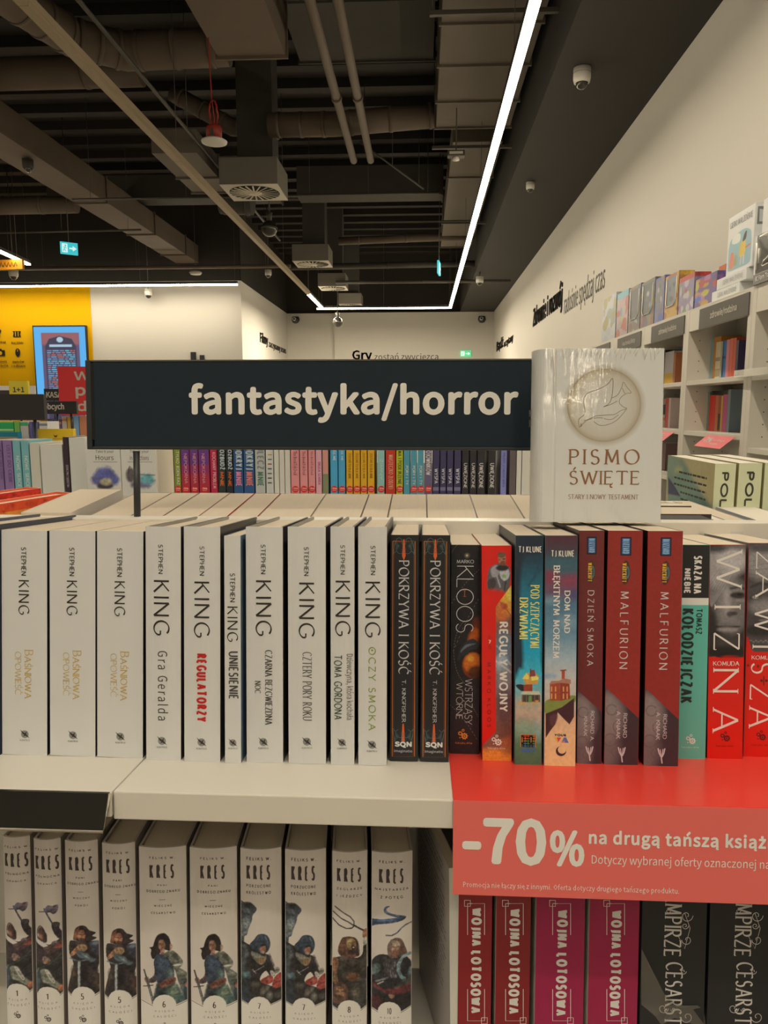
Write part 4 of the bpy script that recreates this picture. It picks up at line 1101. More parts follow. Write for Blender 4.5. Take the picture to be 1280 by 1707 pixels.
# ================================================================== lower shelf: grey white hardbacks with painted warriors
SH = .55     # their bay is in the shade of the board above; own colours are read against that
def B(r, g, b): return A(r, g, b, SH)
KP = [  # top-left px, top-right px
 (5, 1393, 49), (56, 1397, 104), (108, 1400, 165.5), (170, 1404, 230), (231.5, 1410.5, 312.5), (316, 1411.5, 397),
 (400.5, 1413, 470.5), (475, 1414.5, 544), (553.8, 1417.5, 613.5), (619.6, 1418.5, 688.5)]
YAWK = R(5.2)
TOPN = NU
TOPP = LT
def kplace(xl, yt, xr):
    TL = onP(xl, yt, TOPP, NU); TR = onP(xr, yt - 3, TOPP, NU)
    w = (TR.x - TL.x) / math.cos(YAWK) * .985
    M = Matrix.Translation(TL) @ Matrix.Rotation(-T, 4, 'X') @ Matrix.Rotation(YAWK, 4, 'Z') @ Matrix.Translation((0, 0, -KH))
    return M, w
BG = B(150, 138, 119); BG2 = B(176, 165, 140); INK = B(44, 34, 30)
ORN = 'grey white hardbacks with painted warriors'
def kres(i, label, lines, art, num, tr, ywhite, dome):
    M, w = kplace(*KP[i])
    r, S = make_book('hardback_book', M, w, KH, .152, BG, side=B(120, 108, 92), inner=B(96, 84, 70), sag=.0042, hard=True, pages=M_PAGE, label=label, group=ORN)
    P = Paint(S, .0004, .0004, w - .0004, KH - .0004, .00042, BG, tr=tr)
    P.noise(.02, 30, 9)
    art(P)
    P.finish(BG, 4 + i)
    (cx, cy, rx, ry), (xL, xR) = dome
    # foot of the spine: pale field rising to a dome between two thin arcs
    P.blob([(xL - 40, ywhite - 30), (cx - rx, ywhite + 12), (cx, ywhite + 16), (cx + rx, ywhite + 12), (xR + 40, ywhite - 34), (xR + 40, 4000), (xL - 40, 4000)], BG2, 1, False)
    P.ell(cx, cy, rx, ry, BG2, 1)
    P.blob([(cx - rx, cy), (cx + rx, cy), (cx + rx, ywhite + 60), (cx - rx, ywhite + 60)], BG2, 1, False)
    P.ln([(xL - 30, ywhite - 18), (cx - rx * .98, ywhite + 24)], rx * .045, INK, 1).ln([(cx + rx * .98, ywhite + 24), (xR + 30, ywhite - 22)], rx * .045, INK, 1)
    P.build('cover_art')
    for nm, txt, b in lines:
        st = dict(thick=.19, thin=.16, nib=0, track=.75) if nm != 'KRES' else dict(thick=.20, thin=.15, nib=0, track=1.5)
        if txt == '—':
            D = Decal(S); u0, v0, u1, v1 = S.box(bx(tr, *b)); D.line([(u0, v0), (u1, v0)], .0004, INK); D.build('title_rule')
        else:
            Decal(S).text(txt, bx(tr, *b), INK, 'H', style=st).build('author_lettering' if nm in ('KRES', 'A') else 'title_lettering')
    s = rx / 105
    D = Decal(S); D.text(num, bx(tr, cx - (15 if num != '10' else 22) * s, cx + (15 if num != '10' else 22) * s, cy - 50 * s, cy + 5 * s), INK, 'H', style=dict(thick=.16, thin=.12, nib=0, track=.4))
    D.build('volume_number')
    D = Decal(S); D.text('KSIĘGA', bx(tr, cx - 80 * s, cx + 85 * s, cy + 30 * s, cy + 45 * s), INK, 'H', style=dict(thick=.12, thin=.1, nib=0, track=1.1))
    D.text('CAŁOŚCI', bx(tr, cx - 95 * s, cx + 100 * s, cy + 75 * s, cy + 92 * s), INK, 'H', style=dict(thick=.12, thin=.1, nib=0, track=1.1)); D.build('series_lettering')
    q = tr(cx, cy + 170 * s); e = abs(tr(cx + 62 * s, 0)[0] - tr(cx - 62 * s, 0)[0]) * .6
    gears(S, q, e, INK)
    return r
def kcopy(src, i, label): 
    M, w = kplace(*KP[i]); c = copy_tree(src, M, label); return c
zA = lambda x, y: (x / 5.22, 1380 + y / 5.22)
zB = lambda x, y: (230 + x / 5.56, 1400 + y / 5.56)
zC = lambda x, y: (400 + x / 7.52, 1480 + y / 7.52)
zD = lambda x, y: (545 + x / 5.5625, 1400 + y / 5.5625)
def art_axe(P):       # helmeted man raising an axe
    P.ln([(388, 700), (470, 850)], 12, B(70, 72, 86)).ln([(340, 732), (395, 722)], 8, B(80, 84, 96))
    P.blob([(385, 720), (400, 690), (420, 668), (455, 676), (497, 672), (502, 700), (490, 735), (465, 748), (440, 730), (405, 732)], B(92, 84, 98)).blob([(440, 690), (480, 686), (492, 710), (470, 732)], B(120, 84, 84), 4, True, True, .7)
    P.blob([(452, 830), (480, 818), (512, 835), (512, 880), (540, 930), (545, 990), (500, 960), (462, 890)], B(48, 38, 44))
    for k in range(4): P.ln([(462 + k * 12, 832), (468 + k * 12, 858)], 5, B(120, 104, 96), 2, .7)
    P.blob([(318, 960), (318, 890), (345, 850), (380, 868), (405, 920), (412, 985), (380, 990), (335, 975)], B(84, 62, 54)).blob([(322, 900), (345, 856), (362, 880), (340, 940), (322, 950)], B(140, 130, 122), 3)
    P.ell(350, 905, 22, 36, B(104, 58, 44), 3).ell(358, 950, 18, 24, B(150, 88, 60), 4).ell(398, 950, 12, 40, B(60, 40, 36), 4)
    P.blob([(300, 1000), (360, 985), (430, 1010), (500, 980), (545, 960), (545, 1100), (500, 1150), (420, 1190), (330, 1200), (300, 1180)], B(62, 46, 48)).blob([(310, 985), (350, 980), (420, 1015), (400, 1040), (320, 1010)], B(150, 140, 124), 2)
    P.blob([(380, 1040), (430, 1020), (500, 1000), (540, 990), (545, 1040), (480, 1075), (420, 1080)], B(92, 66, 60), 2).ell(510, 1025, 30, 26, B(150, 60, 44), 4).ell(480, 1000, 26, 16, B(120, 110, 104), 4)
    P.blob([(375, 1120), (420, 1120), (450, 1160), (430, 1200), (385, 1190)], B(150, 120, 100), 3).ell(420, 1170, 18, 20, B(160, 70, 40), 4)
    P.blob([(300, 1180), (400, 1180), (545, 1120), (545, 1480), (470, 1450), (300, 1480)], B(46, 44, 40)).blob([(350, 1240), (420, 1225), (450, 1290), (520, 1370), (500, 1400), (430, 1350), (370, 1330)], B(122, 122, 98), 3)
    P.blob([(395, 1235), (430, 1240), (480, 1330), (460, 1340)], B(160, 158, 132), 3).ell(525, 1400, 24, 26, B(176, 84, 40), 4).blob([(300, 1260), (340, 1270), (350, 1340), (320, 1440), (300, 1440)], B(52, 72, 84), 4)
    P.ln([(330, 1230), (440, 1170), (545, 1090)], 12, B(50, 64, 54), 2).ln([(300, 1290), (330, 1230)], 10, B(90, 110, 110), 3)
def art_sword(P):     # dark haired man leaning on a sword
    P.blob([(600, 1000), (640, 980), (700, 985), (790, 985), (850, 1000), (885, 1060), (890, 1150), (860, 1180), (840, 1260), (870, 1290), (893, 1330), (893, 1480), (600, 1480), (610, 1300), (640, 1180), (600, 1100)], B(46, 38, 38))
    P.blob([(640, 960), (655, 880), (700, 845), (745, 850), (780, 890), (830, 920), (800, 940), (835, 965), (790, 985), (760, 1000), (680, 980), (640, 965)], B(44, 32, 32)).blob([(640, 960), (655, 885), (690, 860), (685, 930), (665, 970), (648, 975)], B(140, 78, 52), 3)
    P.ell(712, 930, 34, 50, B(150, 88, 56), 2).ell(700, 925, 12, 20, B(186, 118, 74), 5, .8).ell(716, 968, 24, 20, B(70, 44, 36), 4).ln([(690, 920), (710, 925)], 7, B(50, 32, 28)).ln([(724, 925), (742, 918)], 7, B(50, 32, 28)).ln([(718, 925), (716, 945)], 6, B(100, 56, 40), 2).ln([(704, 960), (728, 960)], 5, B(90, 40, 36), 2)
    P.blob([(780, 1000), (850, 1000), (885, 1070), (880, 1140), (820, 1090)], B(56, 60, 70), 5).ell(825, 1010, 22, 14, B(110, 122, 130), 5, .8).ell(700, 1000, 50, 20, B(60, 50, 50), 5)
    P.blob([(605, 1110), (640, 1060), (690, 1015), (745, 1015), (758, 1040), (740, 1065), (700, 1062), (650, 1100), (620, 1120)], B(170, 104, 64)).blob([(680, 1012), (745, 1010), (760, 1045), (735, 1068), (690, 1055)], B(186, 120, 76), 3)
    for k in range(4): P.ln([(695 + 14 * k, 1022), (700 + 14 * k, 1058)], 3, B(110, 60, 40), 2, .8)
    P.blob([(670, 1080), (700, 1062), (760, 1090), (800, 1130), (830, 1150), (800, 1170), (740, 1130), (690, 1120)], B(74, 92, 96), 3).ln([(720, 1090), (800, 1150)], 10, B(140, 158, 160), 4, .7)
    P.ln([(608, 1140), (690, 1152), (770, 1140)], 13, B(90, 106, 104)).blob([(676, 1155), (706, 1155), (704, 1385), (680, 1385)], B(120, 124, 120), 1, False).ln([(690, 1158), (692, 1380)], 5, B(160, 164, 158), 2)
    P.ell(640, 1260, 20, 60, B(84, 66, 46), 8, .7).ell(800, 1260, 40, 60, B(60, 46, 44), 8).ell(850, 1350, 36, 60, B(84, 58, 46), 8, .8).ell(740, 1240, 30, 80, B(34, 26, 30), 8)
def art_woman(P):     # dark haired woman with a sword
    P.blob([(350, 1180), (440, 1240), (475, 1310), (485, 1500), (440, 1520), (400, 1400), (370, 1300)], B(92, 100, 84), 2)
    P.blob([(430, 1340), (485, 1330), (485, 1500), (420, 1520)], B(40, 60, 66), 4)
    P.blob([(195, 1320), (340, 1320), (400, 1420), (445, 1530), (350, 1560), (140, 1560), (165, 1400)], B(62, 92, 84), 3).blob([(180, 1330), (250, 1330), (260, 1540), (150, 1540)], B(44, 54, 56), 6).ell(330, 1400, 40, 60, B(110, 122, 88), 14, .8)
    P.blob([(245, 862), (205, 872), (170, 900), (150, 950), (140, 985), (105, 1000), (125, 1015), (120, 1060), (140, 1100), (185, 1070), (215, 1030), (250, 1010), (300, 1020), (305, 960), (285, 890)], B(40, 28, 30))
    P.ell(222, 965, 32, 48, B(166, 108, 76), 2).blob([(210, 862), (260, 865), (290, 920), (300, 1010), (262, 1000), (262, 930), (225, 905), (190, 930), (175, 1000), (150, 990), (170, 900)], B(38, 27, 29), 2).ln([(200, 955), (214, 958)], 6, B(50, 30, 28)).ln([(230, 958), (246, 952)], 6, B(60, 36, 30)).ln([(222, 960), (219, 978)], 4, B(120, 66, 48), 2).ln([(212, 992), (230, 992)], 5, B(150, 52, 48), 2).ell(245, 975, 10, 26, B(190, 110, 60), 5, .7)
    P.blob([(215, 1010), (250, 1005), (240, 1060), (212, 1060)], B(150, 100, 76), 2)
    P.blob([(165, 1070), (215, 1050), (300, 1080), (330, 1170), (335, 1280), (340, 1330), (195, 1330), (170, 1250), (150, 1150)], B(50, 64, 78)).ell(220, 1120, 30, 40, B(72, 90, 104), 8, .7).ell(300, 1230, 30, 50, B(84, 108, 90), 10, .7)
    P.blob([(240, 1060), (270, 1030), (320, 1022), (355, 1050), (400, 1110), (412, 1160), (380, 1200), (440, 1250), (470, 1290), (440, 1300), (360, 1230), (320, 1150), (280, 1090)], B(120, 118, 98), 2).blob([(300, 1040), (345, 1050), (380, 1100), (350, 1120)], B(70, 70, 56), 5).ell(360, 1160, 40, 12, B(156, 152, 128), 6, .8)
    P.blob([(160, 1190), (180, 1290), (120, 1325), (90, 1310), (150, 1250)], B(70, 58, 62), 2).ell(82, 1300, 24, 28, B(170, 100, 76), 2)
    P.ln([(52, 1215), (78, 1290)], 14, B(50, 44, 44)).ln([(78, 1290), (150, 1520)], 24, B(74, 70, 68)).ln([(90, 1330), (140, 1500)], 6, B(130, 124, 116), 2).ln([(45, 1368), (140, 1343)], 8, B(70, 66, 62))
    P.blob([(205, 1320), (330, 1265), (342, 1320), (215, 1362)], B(132, 72, 50), 2).ell(452, 1355, 24, 28, B(168, 92, 70), 2).blob([(300, 960), (318, 975), (312, 1010), (298, 1015)], B(186, 110, 88), 3)
def art_hood(P):      # hooded warrior below a great stone axe
    P.blob([(-40, 205), (60, 200), (128, 185), (205, 240), (200, 285), (160, 340), (145, 420), (110, 500), (85, 590), (50, 620), (40, 700), (-40, 720)], B(76, 84, 86)).noise(.0)
    P.blob([(10, 430), (110, 400), (90, 520), (30, 620), (10, 560)], B(116, 126, 124), 8).blob([(20, 210), (125, 190), (190, 245), (130, 260), (40, 240)], B(50, 54, 56), 6).ln([(60, 440), (100, 480), (60, 520)], 10, B(160, 168, 162), 5, .7)
    P.blob([(-40, 740), (100, 710), (160, 740), (330, 820), (380, 860), (430, 1020), (440, 1090), (380, 1100), (330, 1030), (270, 1080), (260, 1160), (400, 1230), (520, 1260), (520, 1500), (-40, 1500)], B(44, 38, 38))
    P.blob([(120, 715), (180, 640), (225, 580), (290, 568), (345, 595), (375, 660), (378, 720), (350, 790), (290, 812), (200, 780), (150, 760)], B(46, 62, 70)).ln([(230, 600), (200, 700)], 8, B(80, 102, 110), 5, .7).ln([(320, 600), (350, 680)], 6, B(100, 122, 128), 4, .7)
    P.ell(300, 750, 46, 62, B(30, 26, 30), 4).ell(290, 765, 36, 42, B(150, 84, 58), 4).ell(310, 745, 14, 20, B(196, 128, 84), 5, .9).ln([(285, 745), (318, 742)], 8, B(50, 30, 28), 3).ell(285, 795, 22, 14, B(176, 160, 140), 5, .7)
    P.blob([(140, 800), (200, 800), (300, 850), (330, 830), (320, 890), (270, 945), (215, 920), (160, 870)], B(128, 122, 104), 3).blob([(215, 880), (320, 860), (300, 930), (250, 945)], B(140, 108, 62), 4)
    for a in (230, 262, 292): P.ln([(a, 870), (a + 6, 935)], 4, B(80, 60, 38), 2, .8)
    P.blob([(-40, 760), (40, 720), (95, 745), (110, 830), (60, 980), (90, 1080), (40, 1140), (-40, 1100)], B(66, 74, 76), 5).ell(70, 820, 16, 60, B(120, 120, 112), 6, .7).ell(80, 1095, 50, 36, B(84, 122, 122), 8, .9)
    P.ln([(175, 1045), (300, 970)], 10, B(130, 126, 122)).ln([(160, 1020), (200, 1060)], 8, B(150, 146, 140), 3).ln([(370, 830), (430, 1000)], 14, B(110, 104, 96), 5, .7).ell(462, 1040, 26, 32, B(112, 104, 88), 6, .7)
    P.blob([(325, 1110), (380, 1090), (410, 1110), (405, 1180), (330, 1200), (265, 1165), (280, 1130)], B(168, 44, 36)).ell(360, 1130, 22, 30, B(206, 78, 60), 6, .8).blob([(430, 1130), (520, 1085), (520, 1250), (410, 1250)], B(170, 48, 36), 2).ell(470, 1190, 30, 16, B(96, 26, 26), 5, .8)
    P.blob([(380, 1030), (430, 1060), (440, 1110), (395, 1100)], B(176, 158, 130), 3)
    P.blob([(260, 1260), (310, 1210), (370, 1230), (330, 1300), (270, 1330)], B(96, 88, 72), 5).ell(200, 1200, 60, 30, B(84, 84, 66), 8, .8).ell(370, 1350, 30, 50, B(120, 116, 96), 8, .8).blob([(-40, 1180), (80, 1160), (120, 1480), (-40, 1480)], B(44, 58, 66), 6).ell(480, 1350, 40, 30, B(100, 96, 82), 8, .7)
def art_trident(P):   # shouting bearded man lifting a trident
    for q in (((75, 625), (150, 670), (215, 705), (250, 750), (250, 790)), ((58, 675), (130, 725), (200, 755), (250, 790)), ((48, 735), (110, 790), (180, 815), (230, 812), (255, 790))):
        P.ln(list(q), 10, B(54, 42, 40))
    P.ln([(250, 785), (300, 820), (345, 850)], 14, B(50, 40, 38))
    P.blob([(50, 1120), (100, 1090), (180, 1075), (280, 1090), (330, 1060), (340, 980), (372, 980), (380, 1100), (380, 1580), (40, 1580), (40, 1150)], B(50, 44, 40)).blob([(335, 860), (350, 838), (372, 845), (372, 920), (345, 925), (330, 890)], B(170, 96, 62), 2).blob([(338, 920), (366, 918), (362, 980), (336, 980)], B(176, 166, 144), 2)
    P.blob([(150, 900), (210, 890), (260, 905), (290, 960), (280, 1020), (300, 1070), (250, 1085), (180, 1090), (110, 1060), (105, 1000), (125, 940)], B(104, 62, 44)).blob([(250, 905), (285, 940), (300, 1060), (265, 1060), (275, 980)], B(44, 32, 32), 3)
    P.ell(228, 960, 42, 55, B(190, 116, 66), 2).ell(205, 945, 18, 34, B(206, 140, 84), 6, .8).ell(246, 995, 18, 22, B(60, 26, 24), 3).ell(245, 990, 10, 6, B(190, 150, 120), 2).ell(232, 1035, 44, 24, B(56, 38, 34), 5).ln([(205, 945), (225, 952)], 7, B(70, 40, 30), 2).ln([(245, 945), (264, 938)], 7, B(70, 40, 30), 2).ln([(236, 952), (240, 972)], 6, B(140, 76, 48), 2)
    P.blob([(40, 1130), (90, 1100), (110, 1150), (90, 1220), (100, 1330), (60, 1340), (40, 1280)], B(146, 90, 56), 3).ell(70, 1290, 22, 40, B(176, 120, 74), 6, .8).blob([(110, 1090), (200, 1080), (290, 1110), (280, 1150), (180, 1140)], B(74, 66, 56), 5).blob([(170, 1240), (250, 1225), (300, 1250), (290, 1300), (200, 1295)], B(110, 70, 40), 4)
    P.ell(150, 1200, 40, 80, B(66, 60, 52), 10, .8).ell(330, 1150, 40, 60, B(70, 66, 56), 10, .7).ell(330, 1310, 50, 12, B(130, 124, 110), 5, .7).blob([(240, 1330), (380, 1320), (380, 1580), (260, 1560)], B(60, 58, 52), 6).ell(260, 1420, 40, 50, B(96, 84, 66), 12, .7)
    P.blob([(60, 1400), (90, 1330), (150, 1320), (195, 1380), (200, 1460), (160, 1510), (60, 1520)], B(96, 62, 46)).ell(120, 1410, 40, 52, B(176, 110, 70), 3).ln([(90, 1400), (112, 1408)], 8, B(60, 40, 34), 2).ln([(132, 1408), (152, 1398)], 8, B(60, 40, 34), 2).ell(124, 1462, 34, 24, B(70, 44, 34), 5).ln([(84, 1380), (158, 1372)], 4, B(110, 40, 34), 2)
def art_tentacle(P):  # long haired man and blue tentacles
    P.blob([(395, 750), (480, 740), (600, 722), (660, 720), (600, 700), (545, 680), (525, 650), (545, 615), (585, 608), (560, 625), (550, 650), (580, 672), (650, 690), (715, 705), (735, 720), (700, 745), (600, 765), (480, 785), (395, 815)], B(66, 94, 122)).blob([(395, 770), (520, 755), (700, 730), (600, 758), (480, 780), (395, 800)], B(42, 64, 88), 3)
    P.ln([(785, 775), (730, 790), (690, 815), (650, 855), (600, 880), (548, 880)], 12, B(84, 92, 92)).ln([(780, 780), (730, 796), (690, 822)], 5, B(130, 136, 130), 2)
    P.blob([(400, 1180), (440, 1100), (500, 1060), (570, 1060), (700, 1060), (760, 1110), (790, 1200), (790, 1600), (395, 1600), (395, 1250)], B(42, 40, 42))
    P.blob([(565, 1060), (560, 980), (590, 925), (640, 902), (690, 918), (720, 980), (745, 1060), (690, 1080), (600, 1090)], B(96, 74, 62)).ell(634, 990, 44, 62, B(176, 116, 86), 2).ell(634, 955, 40, 26, B(196, 142, 108), 5, .7).ell(634, 1042, 34, 26, B(132, 78, 52), 5).blob([(585, 940), (600, 925), (596, 1050), (575, 1060)], B(110, 84, 66), 3).blob([(680, 930), (715, 985), (735, 1055), (695, 1060)], B(104, 70, 50), 3)
    P.ln([(606, 985), (624, 988)], 7, B(60, 42, 36), 2).ln([(644, 988), (662, 984)], 7, B(60, 42, 36), 2).ln([(634, 990), (632, 1012)], 6, B(130, 76, 56), 2).ln([(618, 1028), (650, 1028)], 5, B(120, 56, 48), 2)
    P.blob([(520, 1090), (580, 1080), (640, 1110), (690, 1090), (690, 1200), (650, 1260), (540, 1250)], B(62, 56, 56), 4)
    rg = random.Random(3)
    for k in range(26): x, y = rg.uniform(530, 680), rg.uniform(1110, 1260); P.ln([(x, y), (x + 4, y + 22)], 4, B(128, 116, 106), 2, .7)
    P.ln([(768, 1062), (700, 1085), (662, 1150), (660, 1200), (690, 1270), (720, 1290)], 30, B(96, 128, 130)).ln([(760, 1056), (700, 1078), (655, 1145), (650, 1200)], 8, B(140, 166, 164), 3, .8).ell(775, 1250, 20, 60, B(90, 118, 122), 5)
    P.blob([(400, 1200), (470, 1150), (500, 1190), (450, 1250), (400, 1260)], B(84, 104, 98), 5).blob([(600, 1400), (660, 1330), (780, 1260), (790, 1330), (700, 1380), (640, 1430)], B(66, 72, 62), 3).ell(600, 1425, 30, 36, B(176, 116, 84), 3).ln([(450, 1320), (560, 1270)], 16, B(110, 108, 104), 2).ln([(470, 1340), (520, 1310)], 10, B(190, 186, 176), 2)
    P.blob([(430, 1330), (520, 1380), (600, 1370), (790, 1340), (790, 1400), (700, 1430), (560, 1420), (440, 1370)], B(104, 36, 42), 3).blob([(400, 1480), (470, 1440), (520, 1520), (480, 1580), (400, 1560)], B(70, 28, 32), 5).ell(700, 1480, 90, 60, B(34, 28, 30), 10)
L_ = lambda a, k, *t: [('A', 'FELIKS W.', a), ('KRES', 'KRES', k)] + [('T', s, b) for s, b in t]
k2 = kres(1, 'narrow grey white hardback with helmeted axe fighter, right one of two alike',
    L_((303, 518, 176, 194), (304, 518, 237, 362), ('PÓŁNOCNA', (308, 512, 410, 428)), ('GRANICA', (322, 492, 474, 490))), art_axe, '1', zA, 1440, ((417, 1482, 104, 106), (290, 545)))
kcopy(k2, 0, 'narrow grey white hardback with helmeted axe fighter, left one of two alike')
k3 = kres(2, 'grey white hardback with long haired man leaning on a sword, left one of two alike',
    L_((597, 808, 184, 202), (598, 812, 247, 372), ('PANI', (663, 738, 420, 437)), ('DOBREGO ZNAKU', (582, 850, 472, 492)), ('—', (682, 728, 540, 552)), ('WIECZNY', (636, 782, 597, 613)), ('POKÓJ', (656, 764, 660, 678))), art_sword, '5', zA, 1440, ((722, 1482, 106, 108), (588, 892)))
kcopy(k3, 3, 'grey white hardback with long haired man leaning on a sword, right one of two alike')
k5 = kres(4, 'wide grey white hardback with dark haired woman holding a sword, left one of two alike',
    L_((105, 345, 150, 172), (107, 345, 222, 352), ('PANI', (182, 268, 404, 421)), ('DOBREGO ZNAKU', (78, 386, 459, 483)), ('—', (197, 255, 535, 548)), ('WIECZNE', (150, 316, 594, 612)), ('CESARSTWO', (122, 346, 660, 680))), art_woman, '6', zB, 1510, ((246, 1538, 112, 112), (35, 490)))
kcopy(k5, 5, 'wide grey white hardback with dark haired woman holding a sword, right one of two alike')
k7 = kres(6, 'grey white hardback with hooded warrior in red gloves, left one of two alike',
    [('A', 'FELIKS W.', (80, 392, -391, -350)), ('KRES', 'KRES', (80, 394, -293, -108)), ('T', 'PORZUCONE', (80, 390, -50, -12)), ('T', 'KRÓLESTWO', (80, 390, 36, 74))], art_hood, '7', zC, 1440, ((244, 1500, 146, 148), (12, 520)))
kcopy(k7, 7, 'grey white hardback with hooded warrior in red gloves, right one of two alike')
kres(8, 'narrow grey white hardback with shouting bearded man lifting a trident',
    L_((90, 322, 184, 206), (92, 327, 255, 388), ('ŻEGLARZE', (90, 326, 440, 460)), ('I JEŹDŹCY', (88, 326, 505, 526))), art_trident, '8', zD, 1560, ((206, 1588, 110, 110), (48, 370)))
kres(9, 'grey white hardback with long haired man among blue tentacles, last of its row',
    L_((484, 720, 188, 212), (482, 720, 262, 400), ('NAJSTARSZA', (445, 756, 445, 466)), ('Z POTĘG', (494, 704, 515, 540))), art_tentacle, '10', zD, 1575, ((578, 1602, 110, 108), (398, 765)))

# ---- right part of the lower shelf
LN = NU
def low_book(name, xl, xr, yp, Y, h, d, spine, label, yaw=0, w=None, **kw):
    Q = onY(xl, yp, Y); q2 = onY(xr, yp, Y)
    t = (Q - PL).dot(NU); BLp = Q - NU * t
    w = w or (q2.x - Q.x) / math.cos(yaw) - .0006
    return make_book(name, frame(BLp, T, yaw), w, h, d, spine, label=label, **kw)
LIGHTC = B(150, 138, 116)
r, S = low_book('paperback_book', 753, 763, 1600, .628, .205, .150, B(150, 142, 122), 'cream paperback turned so its printed back cover shows', yaw=R(11.5), w=.010, side=B(126, 116, 100), inner=B(120, 110, 90), sag=0)
# printed lines on its back cover (the left face)
Sb = Surf(r, Matrix(((0, 1, 0, 0), (-1, 0, 0, .150), (0, 0, 1, 0), (0, 0, 0, 1))), 1)
D = Decal(Sb); rg = random.Random(5)
for k in range(21):
    z = .195 - k * .0062
    if k in (3, 12): continue
    x = .014; e = .138 - rg.uniform(0, .02)
    while x < e:
        l = rg.uniform(.006, .014); D.line([(x, z), (min(x + l, e), z)], .0013, B(44, 38, 34)); x += l + .002
D.build('back_cover_lettering')
def lotus(xl, xr, base, tcol, label, tx, sp):
    r, S = low_book('paperback_book', xl, xr, 1500, .632, .208, .135, base, label, side=B(150, 140, 118), inner=B(150, 136, 112), sag=.0003, group='crimson novels with boxed white lettering')
    c = B(180, 166, 142)
    Decal(S).text('WOJNA LOTOSOWA', bx(z5, *tx), c, 'D', style=dict(thick=.27, thin=.24, nib=0, track=.16)).build('title_lettering')
    x0, x1 = sp
    g = lambda x, y: S.uv(*z5(x, y)); D = Decal(S)
    D.line([g(x0 + 3, 636), g(x0 + 3, 512), g(x1, 512), g(x1, 636)], .0006, c); D.line([g(x0 - 9, 499), g(x0 + 14, 499), g(x0 + 14, 523), g(x0 - 9, 523), g(x0 - 9, 499)], .0006, c); 
    D.line([g(x0 + 3, 850), g(x0 + 3, 975), g(x1, 975), g(x1, 850)], .0006, c); D.line([g(x1 - 12, 963), g(x1 + 11, 963), g(x1 + 11, 987), g(x1 - 12, 987), g(x1 - 12, 963)], .0006, c)
    D.line([g(x0 + 5, 512), g(x0 + 22, 512)], .0006, c)
    D.build('line_frame'); return r
lotus(764.5, 821.5, B(98, 18, 20), 0, 'dark red paperback with boxed white lettering, first right of the cream one', (106, 148, 528, 946), (90, 160))
lotus(827.5, 886, B(94, 18, 20), 0, 'dark red paperback with boxed white lettering, second right of the cream one', (256, 300, 532, 948), (240, 313))
lotus(894, 976.5, B(112, 16, 44), 0, 'wide crimson purple paperback with boxed white lettering, left of the two wide ones', (443, 487, 536, 956), (426, 500))
lotus(983, 1067.5, B(112, 16, 42), 0, 'wide crimson purple paperback with boxed white lettering, right of the two wide ones', (656, 700, 538, 958), (640, 713))
def vampire(xl, xr, label, b1, b2, dx):
    r, S = low_book('hardback_book', xl, xr, 1500, .632, .215, .150, B(22, 21, 20), label, side=B(26, 25, 24), inner=B(60, 56, 50), sag=.001, group='black volumes with ornate silver lettering')
    c = B(150, 140, 122); st = dict(thick=.13, thin=.05, nib=30, serif=.09, track=.10)
    Decal(S).text('IMPERIUM WAMPIRZE'[9:], bx(z5, b1[0], b1[1], 402, 722), c, 'D', style=st).build('title_lettering')
    Decal(S).text('CESARSTWO', bx(z5, b2[0], b2[1], 742, 1090), c, 'D', style=st).build('title_lettering')
    D = Decal(S); g = lambda x, y: S.uv(*z5(x + dx, y))
    for cx, cy, r0, tn, sg in ((958, 560, 26, 1.4, 1), (960, 655, 22, 1.3, -1), (952, 600, 14, 1.6, 1), (945, 780, 12, 1.4, 1), (865, 925, 22, 1.3, 1), (960, 960, 26, 1.4, -1), (905, 930, 10, 1.5, -1), (885, 540, 10, 1.2, 1)):
        D.line([g(cx + sg * r0 * (1 - t / (2 * PI * tn)) * math.cos(t), cy + r0 * (1 - t / (2 * PI * tn)) * math.sin(t)) for t in np.linspace(0, 2 * PI * tn * .82, 16)], .0006, c)
    D.line([g(950, 548), g(972, 610), g(950, 690), g(925, 640)], .0005, c)
    D.build('flourish', M_FOIL)
    return r
vampire(1071, 1180, 'black volume with ornate silver lettering, partly wrapped in clear film', (872, 938), (872, 938), 0)
vampire(1184, 1293, 'black volume with ornate silver lettering, cut by the right picture edge', (1150, 1215), (1150, 1215), 277)
# loose clear film in front of the black volume
mb = MB(); rg = random.Random(9)
Yw = .627
base = [onY(*z5(x, y), Yw - .004 * (k % 2) - .001) for k, (x, y) in enumerate(((780, 690), (800, 730), (830, 800), (870, 870), (930, 905), (1000, 915), (1040, 940), (1040, 1010), (930, 1020), (850, 1010), (780, 1000), (779, 850)))]
cen = sum(base, Vector()) / len(base) + Vector((0, -.006, 0))
vs = [cen] + base; mb.add(vs, [(0, i, i % len(base) + 1) for i in range(1, len(base) + 1)], (1, 1, 1), False)
film = mb.build('plastic_film', glassy('clear_film', (.93, .93, .9), .16, .22), None)
tag(film, 'loose clear plastic film hanging over the black volume on the lower shelf', 'packaging')
